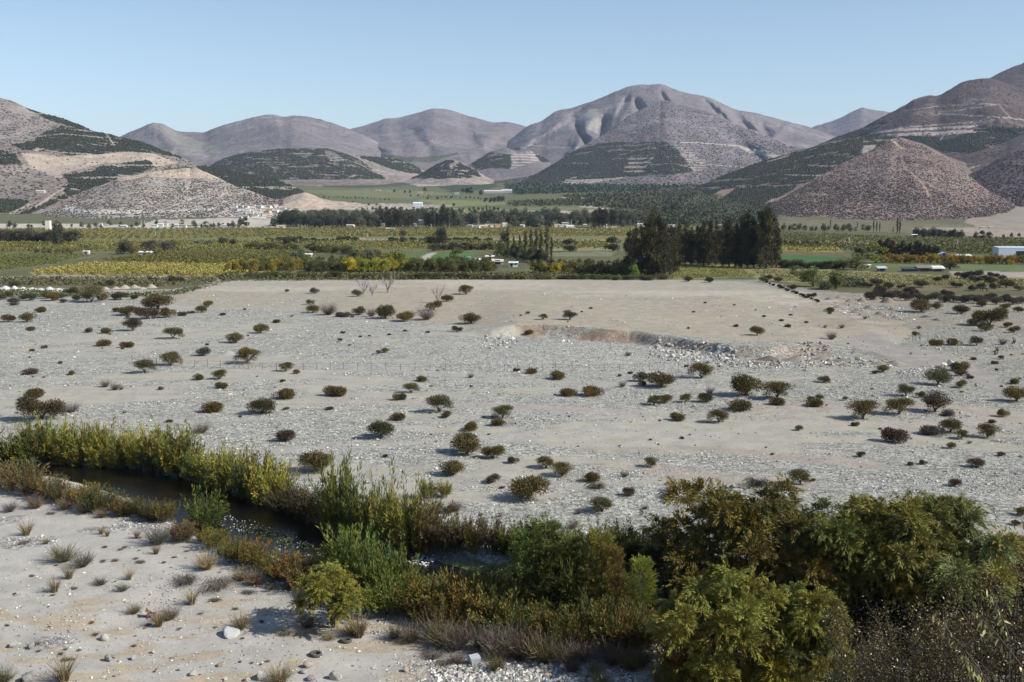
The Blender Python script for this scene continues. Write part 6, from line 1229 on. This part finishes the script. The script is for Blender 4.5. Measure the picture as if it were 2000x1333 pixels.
field_rocks([(1800,715),(1840,715),(1835,735),(1760,738)], 22, 4, 7, 'white stone in the spill below road bend', 'road spill stones')
field_rocks([(850,1300),(1200,1300),(1260,1325),(1200,1333),(840,1333)], 60, 4, 9, 'grey pebble on the stony strip at bottom', 'bottom strip pebbles')
rock(1860, 716, 20, (0.55, 0.51, 0.45), 'large white boulder beside road bend bush', 'white boulder', hf=1.1); rock(1845, 717, 14, (0.55, 0.50, 0.42), 'cream boulder left of the large white one', 'white boulder'); rock(1100, 668, 10, (0.7, 0.68, 0.64), 'white boulder at foot of red cut bank, left', 'white boulder'); rock(1110, 668, 8, (0.7, 0.66, 0.6), 'white boulder at foot of red cut bank, right', 'white boulder')
field_rocks([(340,1110),(380,1110),(365,1190),(280,1200),(265,1130)], 40, 3, 5.5, 'pebble in the round stony patch on near sand', 'pebble patch stones')
field_rocks([(60,1190),(160,1190),(180,1230),(110,1245),(55,1215)], 34, 3, 5, 'pebble in left stony patch with dark hollow', 'left pebble patch stones')

# loose cobbles and gravel: far too many to count
rs = np.random.RandomState(21); N = 260000
px = rs.uniform(-120, 2120, N); py = 575+(1345-575)*rs.uniform(0, 1, N)**1.0; x, y = G(px, py); x = np.array(x); y = np.array(y)
ok = (y > 50)
x, y, px, py = x[ok], y[ok], px[ok], py[ok]
_, gm_, _ = ground_color(x, y, h0(y)); sdv = np.full(len(x), 9.0); nr_ = y < 140; sdv[nr_] = sdwater(x[nr_], y[nr_])
RUBP = [[(1265,668),(1360,674),(1445,688),(1450,706),(1340,712),(1270,694)], [(1395,698),(1480,702),(1560,690),(1640,690),(1745,700),(1760,718),(1560,720),(1400,722)], [(940,655),(1000,655),(1005,672),(960,684),(940,670)], [(1740,728),(1800,716),(1850,718),(1840,738),(1760,742)], [(1620,590),(1760,600),(1790,630),(1700,622),(1640,612)], [(840,1296),(1100,1292),(1260,1322),(1270,1345),(840,1345)]]
rub = np.zeros(len(px), bool)
for q_ in RUBP: rub |= inpoly(px, py, q_)
patch = fbm(x/9, y/5, 91, 3); p_ = gm_*(0.25+1.5*ss(.45, .7, patch))+.035+.06*(py > 1100); p_ = np.where(inpoly(px, py, PITP), 1.2, p_); p_ = np.where(rub, 1.4, p_); p_ *= (sdv > .4)
ok = rs.uniform(0, 1, len(x)) < p_*.85; x, y, rub = x[ok], y[ok], rub[ok]; n = len(x); print('cobbles', n)
sz = np.exp(rs.normal(-2.75, .42, n))*(y/90)**.55; sz = np.minimum(sz, .45); sz = np.where(rub, sz*rs.uniform(1.0, 2.3, n), sz); z = height(x, y)
O = np.array([(1, 0, 0), (-1, 0, 0), (0, 1, 0), (0, -1, 0), (0, 0, 1), (0, 0, -1)], float); FO = np.array([(0, 2, 4), (2, 1, 4), (1, 3, 4), (3, 0, 4), (2, 0, 5), (1, 2, 5), (3, 1, 5), (0, 3, 5)])
a = rs.uniform(0, 6.28, n); V = O[None]*rs.uniform(.6, 1.3, (n, 6, 1))*sz[:, None, None]*np.array([1, 1, .62]); ca, sa = np.cos(a)[:, None], np.sin(a)[:, None]
V = np.stack([V[..., 0]*ca-V[..., 1]*sa, V[..., 0]*sa+V[..., 1]*ca, V[..., 2]], 2)+np.stack([x, y, z+sz*.2], 1)[:, None]
tone = np.clip(rs.normal(.30, .09, n)+(rs.uniform(0, 1, n) < .12)*.30, .06, .70)[:, None]*np.array([1.03, 1.0, .92])*(1+rs.normal(0, .035, (n, 3)))
nt = NT('cobbles'); nt.bsdf(nt.attr('T'), .9, None, .2)
ob('gravel', mesh('gravel', V.reshape(-1, 3), (FO[None]+6*np.arange(n)[:, None, None]).reshape(-1, 3), nt.m, False, {'T': np.repeat(tone, 6, 0)}), kind='stuff', label='loose grey cobbles strewn over the dry river plain', category='gravel')
# white water on the riffles
def flecks(name, poly, n, s0, s1, label, c, zz, seed):
    rs = np.random.RandomState(seed); q = np.array(poly, float); px = rs.uniform(q[:, 0].min(), q[:, 0].max(), n*6); py = rs.uniform(q[:, 1].min(), q[:, 1].max(), n*6); k = inpoly(px, py, poly); px, py = px[k][:n], py[k][:n]
    x, y = G(px, py, WZ); x = np.array(x); y = np.array(y); k = fbm(x/1.3, y/1.0, seed, 2) > .47; x, y = x[k], y[k]; n = len(x); s = rs.uniform(s0, s1, n)
    V = O[None]*rs.uniform(.6, 1.3, (n, 6, 1))*s[:, None, None]*np.array([1.2, .9, .7])+np.stack([x, y, np.full(n, zz)], 1)[:, None]
    nt = NT(name); nt.bsdf((*c, 1), .7, None, .2)
    ob(name, mesh(name, V.reshape(-1, 3), (FO[None]+6*np.arange(n)[:, None, None]).reshape(-1, 3), nt.m), kind='stuff', label=label, category='white water')
flecks('white_water', [(430,1000),(500,1020),(560,1040),(640,1080),(660,1110),(620,1100),(560,1080),(470,1050),(430,1025)], 260, .03, .065, 'white water flecks breaking over stones at stream bend', (0.62, 0.63, 0.63), WZ+.03, 3)
flecks('white_water', [(750,1072),(820,1082),(900,1102),(990,1128),(960,1134),(880,1116),(800,1102),(755,1090)], 460, .04, .10, 'bright white riffle along the gravel bar', (0.62, 0.63, 0.63), WZ+.04, 4)

# ------------------------------------------------------------------ tyres, block, scrap, horse
RUB = simple('old tyre rubber', (0.085, 0.075, 0.068), .85, .3, 8, .3, .3); CONC = simple('rough concrete', (0.42, 0.44, 0.45), .9, .2, 6, .2, .5)
def tyre(px, py, w, label, tilt):
    x, y, z = at(px, py); R = math.hypot(y, CAMZ)/F*w*.5; prof = [(.62, .10), (.60, .17), (.70, .25), (.88, .27), (.97, .22), (1.0, .12), (1.0, -.12), (.97, -.22), (.88, -.27), (.70, -.25), (.60, -.17), (.62, -.10)]
    n = 40; k = len(prof); V = []
    for i in range(n):
        t = i/n*6.2832
        for j, (r, h) in enumerate(prof):
            tr = 1-.035*((i % 2) == 0)*(j in (4, 5, 6, 7)); V.append((r*tr*math.cos(t), r*tr*math.sin(t), h))
    I = np.arange(n*k).reshape(n, k); A = I; B = np.roll(I, -1, 0); Fq = np.stack([A.ravel(), B.ravel(), np.roll(B, -1, 1).ravel(), np.roll(A, -1, 1).ravel()], 1)
    o = ob('tyre', mesh('tyre', np.array(V)*R, Fq, RUB, True), loc=(x, y, z+R*.26), rot=(tilt, .06, .3)); o['category'] = 'tyre'; o['label'] = label; o['group'] = 'old tyres'
tyre(617, 1281, 24, 'old grey tyre lying flat on open sand near the bottom', .04); tyre(676, 1254, 22, 'old tyre lying beside dry brush and flat boulder', -.05)
x, y, z = at(927, 1298); s = math.hypot(y, CAMZ)/F*9.5
bm = bmesh.new(); bmesh.ops.create_cube(bm, size=2); bmesh.ops.bevel(bm, geom=bm.edges[:], offset=.16, segments=2, affect='EDGES')
for v_ in bm.verts: v_.co.x *= 1+.12*v_.co.z; v_.co.z += .06*v_.co.y
me = bpy.data.meshes.new('concrete_block'); bm.to_mesh(me); bm.free(); me.materials.append(CONC)
o = ob('concrete_block', me, loc=(x, y, z+s*.8), rot=(.12, -.08, .35), scl=(s, s*.9, s)); o['category'] = 'block'; o['label'] = 'pale grey squared concrete block among grey brush'
x, y, z = at(295, 1206); r = ob('scrap_metal', None, loc=(x, y, z)); r['category'] = 'scrap'; r['label'] = 'rusty brown crumpled scrap metal between dry tufts'
rs = np.random.RandomState(4); u = np.linspace(-1, 1, 9); X, Y = np.meshgrid(u, u); Z = .22+.22*(fbm(X*2+4, Y*2, 5, 3)-.3)+.25*np.abs(X)*(X < 0)
I = np.arange(81).reshape(9, 9); q = np.stack([I[:-1, :-1].ravel(), I[:-1, 1:].ravel(), I[1:, 1:].ravel(), I[1:, :-1].ravel()], 1)
ob('sheet', mesh('sheet', np.stack([X.ravel()*.32, Y.ravel()*.22, Z.ravel()], 1), q, METAL, False), parent=r)
for k in range(3):
    g = Geo(); a = k*1.1+.2; g.tube([(-.5*math.cos(a), -.3*math.sin(a), .02), (0, 0, .28+.05*k), (.5*math.cos(a), .3*math.sin(a), .03)], [.022]*3, (1, 1, 1), 5); V, Fq, T = g.get(); ob('bar', mesh('bar', V, Fq, METAL), parent=r)
HORSE = simple('dark bay coat', (0.035, 0.022, 0.016), .7, .3)
def horse(px, py, h_px, label, rz=0.0):
    x, y, z = at(px, py); s = h_px/F*y/1.6
    J = [(0,0,1.15,.27),(.45,0,1.18,.27),(.75,0,1.25,.20),(1.02,0,1.0,.13),(1.22,0,.62,.10),(1.38,0,.36,.085),(1.50,0,.22,.06),(-.42,0,1.22,.27),(-.66,0,1.15,.20),(-.80,0,.95,.05),(-.84,0,.55,.04)]
    E = [(0,1),(1,2),(2,3),(3,4),(4,5),(5,6),(0,7),(7,8),(8,9),(9,10)]
    for sgn in (-1, 1):
        b = len(J); J += [(.55,.15*sgn,.90,.13),(.56,.16*sgn,.52,.065),(.54+.1*sgn,.16*sgn,.10,.045),(.60+.1*sgn,.16*sgn,.03,.06)]; E += [(1,b),(b,b+1),(b+1,b+2),(b+2,b+3)]
        b = len(J); J += [(-.55,.15*sgn,.88,.17),(-.48,.16*sgn,.66,.10),(-.68,.16*sgn,.48,.06),(-.62,.16*sgn,.10,.045),(-.56,.16*sgn,.03,.06)]; E += [(7,b),(b,b+1),(b+1,b+2),(b+2,b+3),(b+3,b+4)]
    me = bpy.data.meshes.new('horse'); me.from_pydata([j[:3] for j in J], E, []); o = ob('horse', me, loc=(x, y, z), rot=(0, 0, rz), scl=(s, s, s)); me.materials.append(HORSE)
    md = o.modifiers.new('skin', 'SKIN')
    for i, j in enumerate(J): me.skin_vertices[0].data[i].radius = (j[3], j[3])
    me.skin_vertices[0].data[0].use_root = True; o.modifiers.new('sub', 'SUBSURF').levels = 1; o.modifiers['sub'].render_levels = 1
    o['category'] = 'horse'; o['label'] = label; o['group'] = 'horses'
try: horse(1923, 571, 11, 'dark horse grazing in the brown field near right edge', math.pi)
except Exception as e: print('horse', e)
# ------------------------------------------------------------------ trees and scrub on the slopes: one mass per hill
def slope_scatter(hname, mode, n, size, cols_, name, label, seed, hgt=1.0):
    P, U, S, C, Dr = HILLS[hname]; rs = np.random.RandomState(seed); r_, c_ = S.shape[:2]
    w = S[..., 2] if mode == 'orchard' else S[..., 0]*(S[..., 2] < .5)
    w = (np.minimum(np.minimum(w[:-1, :-1], w[1:, :-1]), np.minimum(w[:-1, 1:], w[1:, 1:])) if mode == 'orchard' else w[:-1, :-1])*(0.65+0.5*ss(.4, .6, fbm(P[:-1, :-1, 0]/60, P[:-1, :-1, 1]/90, seed, 3)) if mode != 'orchard' else 1)
    w[-1] = 0; pr = w.ravel()/w.sum(); k = rs.choice(pr.size, n, p=pr); i = k//(c_-1); j = k % (c_-1); a = rs.uniform(0, 1, (n, 1)); b = rs.uniform(0, 1, (n, 1))
    Q = P[i, j]*(1-a)*(1-b)+P[i+1, j]*a*(1-b)+P[i, j+1]*(1-a)*b+P[i+1, j+1]*a*b
    s = size*rs.uniform(.5, 1.3, n); V = O[None]*rs.uniform(.7, 1.3, (n, 6, 1))*s[:, None, None]*np.array([1, 1, hgt])+Q[:, None]+np.array([0, 0, 1])*(s*.3)[:, None, None]
    T = np.array(cols_)[rs.randint(0, len(cols_), n)]*rs.uniform(.7, 1.35, (n, 1))
    ob(name, mesh(name, V.reshape(-1, 3), (FO[None]+6*np.arange(n)[:, None, None]).reshape(-1, 3), LEAF, False, {'T': np.repeat(T, 6, 0)}), kind='stuff', label=label, category='hillside plants')
GG = [(0.034, 0.042, 0.024), (0.045, 0.05, 0.026), (0.026, 0.034, 0.02)]; SC = [(0.09, 0.078, 0.065), (0.07, 0.062, 0.052), (0.13, 0.11, 0.09)]
for hn, n, s, lb in (('east_orchard_hill', 20000, 1.7, 'dark orchard rows covering the right hand green hill'), ('spur_mountain', 11000, 2.6, 'terraced orchard on the middle spur'), ('orchard_hill', 5000, 2.4, 'orchard covering the rounded far left hill'), ('west_hill', 13000, 2.2, 'orchard patches on the left hill'), ('cone_hill', 2400, 2.4, 'orchard on the small cone hill'), ('foothill', 1800, 2.6, 'orchard on the low hill under the summit'), ('east_shoulder_hill', 6000, 2.6, 'orchard band on the right shoulder'), ('saddle_hill', 1500, 2.8, 'orchard on the low saddle')):
    slope_scatter(hn, 'orchard', n, s, GG, 'hillside_orchard', lb, len(lb))
for hn, n, s, c, lb in (('east_scrub_hill', 20000, 1.15, [(0.058, 0.042, 0.038), (0.075, 0.057, 0.05), (0.14, 0.12, 0.095), (0.05, 0.038, 0.035)], 'dry brown scrub dotting the cone hill at right'), ('west_scrub_hill', 11000, 1.15, SC, 'dark scrub dotting the pale left cone hill'), ('west_hill', 6000, 2.0, SC, 'scrub on the bare parts of left hill'), ('east_dark_hill', 4000, 2.6, [(0.07, 0.052, 0.052)], 'dark scrub on the shaded hill at right edge'),
    ('spur_mountain', 9000, 2.6, SC, 'scrub on the middle spur'), ('east_shoulder_hill', 9000, 2.4, [(0.08, 0.06, 0.055), (0.12, 0.095, 0.085)], 'scrub on the right shoulder hill'), ('east_slope_hill', 4000, 2.0, SC, 'scrub on the pale right slope')):
    slope_scatter(hn, 'scrub', n, s, c, 'hillside_scrub', lb, len(lb)+3, .6)

# ------------------------------------------------------------------ thorny bush on the slope just below the viewpoint
rs = np.random.RandomState(77)
GL = NT('glossy thorn leaves'); c_ = GL.attr('T'); GL.bsdf(c_, .42, None, .4); GL = GL.m
DKBARK = simple('dark twig bark', (0.055, 0.042, 0.032), .8, .2, 8, .4)
def near_bush(px, py, Y, rx, rz_, nl, nb, seed, label, drop=True):
    rs = np.random.RandomState(seed); ax, m = ray(px, py); cx, cz = float(ax)*Y, CAMZ+float(m)*Y; z0 = gz(cx, Y); H = cz-z0
    r = ob('thorn_bush', None, loc=(cx, Y, z0)); r['category'] = 'bush'; r['label'] = label
    g = Geo(); st = Geo()
    tips = []
    for i in range(nb):
        d = rdir(rs, 1)[0]; d[2] = abs(d[2])*.9-.15; e = np.array([d[0]*rx, d[1]*rx, H+d[2]*rz_])*rs.uniform(.75, 1.08); b = np.array([rs.normal(0, .12), rs.normal(0, .12), 0])
        mid = (b+e)*.5+[0, 0, .15*H*.3]+rs.normal(0, .08, 3); st.tube([b, mid, e], [.022, .012, .004], (1, 1, 1), 4); tips.append((mid, e))
        for _ in range(9):
            q = mid+(e-mid)*rs.uniform(0, 1); dd = unit((rdir(rs, 1)[0]+(e-mid)*.8)[None])[0]; L = rs.uniform(.2, .5); q2 = q+dd*L*.5+rs.normal(0, .03, 3); q3 = q+dd*L+[0, 0, -.05]; st.tube([q, q2, q3], [.006, .004, .002], (1, 1, 1), 3); tips.append((q, q3))
    A = np.array([t_[0] for t_ in tips]); B = np.array([t_[1] for t_ in tips]); k = rs.randint(0, len(A), nl); t_ = rs.uniform(0, 1.05, (nl, 1)); P = A[k]+(B[k]-A[k])*t_+rs.normal(0, .06, (nl, 3))
    T = np.array([(0.085, 0.072, 0.020), (0.060, 0.052, 0.018), (0.125, 0.095, 0.025), (0.085, 0.050, 0.020)])[rs.randint(0, 4, nl)]*rs.uniform(.6, 1.4, (nl, 1)); pl = rs.uniform(0, 1, nl) < .03; T[pl] = (0.36, 0.32, 0.16)
    g.leaves(P, rdir(rs, nl)+[0, 0, .2], .034, .013, T, rs)
    V, Fq, T = st.get(); ob('branches', mesh('branches', V, Fq, DKBARK), parent=r)
    V, Fq, T = g.get(); ob('foliage', mesh('foliage', V, Fq, GL, False, {'T': T}), parent=r)
    return r, cx, z0
near_bush(1800, 1300, 12.5, 1.25, .80, 42000, 60, 5, 'dark glossy thorn bush filling the bottom right corner')
near_bush(1990, 1205, 11.0, .75, .75, 16000, 46, 6, 'dark twiggy thorn bush at right frame edge')
# leaning stems with pale hanging leaves in front of it
for i, (xa, ya, xb, yb) in enumerate(((1842,1200,1930,1330),(1924,1195,1995,1300),(1955,1150,1972,1245),(1900,1280,1935,1345))):
    Y = 10.2-.15*i; A = np.array([float(ray(xb, yb)[0])*Y, Y, CAMZ+float(ray(xb, yb)[1])*Y]); B = np.array([float(ray(xa, ya)[0])*Y, Y+.25, CAMZ+float(ray(xa, ya)[1])*(Y+.25)])
    z0 = gz(A[0], Y); base = np.array([A[0]+.1, Y, z0]); r = ob('leafy_shoot', None, loc=base); r['category'] = 'shoot'; r['label'] = 'leaning stem with pale hanging leaves before thorn bush, '+['longest lower', 'right lower', 'upper', 'bottom'][i]
    rs = np.random.RandomState(i+3); g = Geo(); st = Geo(); st.tube([np.zeros(3), A-base, (A+B)/2-base+[0, 0, .03], B-base], [.012, .009, .007, .004], (1, 1, 1), 5)
    n = 26; t_ = np.linspace(0, 1, n)[:, None]; P = (A+(B-A)*t_)-base+rs.normal(0, .012, (n, 3)); g.leaves(P, rs.normal(0, .35, (n, 3))+[0, 0, -1], .085, .026, np.tile([[.42, .39, .16]], (n, 1))*rs.uniform(.55, 1.2, (n, 1)), rs)
    V, Fq, T = st.get(); ob('stem', mesh('stem', V, Fq, BARK), parent=r); V, Fq, T = g.get(); ob('leaves', mesh('leaves', V, Fq, GL, False, {'T': T}), parent=r)
finish_labels()
# ------------------------------------------------------------------ air of the valley: far ranges fade a little to blue
def make_haze(dens=3.2e-5):
    nt = NT('haze'); v = nt.n('ShaderNodeVolumePrincipled'); v.inputs['Color'].default_value = (0.62, 0.76, 1.0, 1); v.inputs['Density'].default_value = dens; v.inputs['Anisotropy'].default_value = 0.0
    nt.t.links.new(v.outputs[0], nt.out.inputs['Volume'])
    x0, x1, y0, y1, z0, z1 = -9300, 9300, -900, 31000, -40, 1500
    V = [(x, y, z) for x in (x0, x1) for y in (y0, y1) for z in (z0, z1)]
    Fq = [(0, 1, 3, 2), (4, 6, 7, 5), (0, 4, 5, 1), (2, 3, 7, 6), (0, 2, 6, 4), (1, 5, 7, 3)]
    ob('haze', mesh('haze', V, np.array(Fq), nt.m), kind='stuff', label='thin blue haze filling the valley air', category='haze')
make_haze()
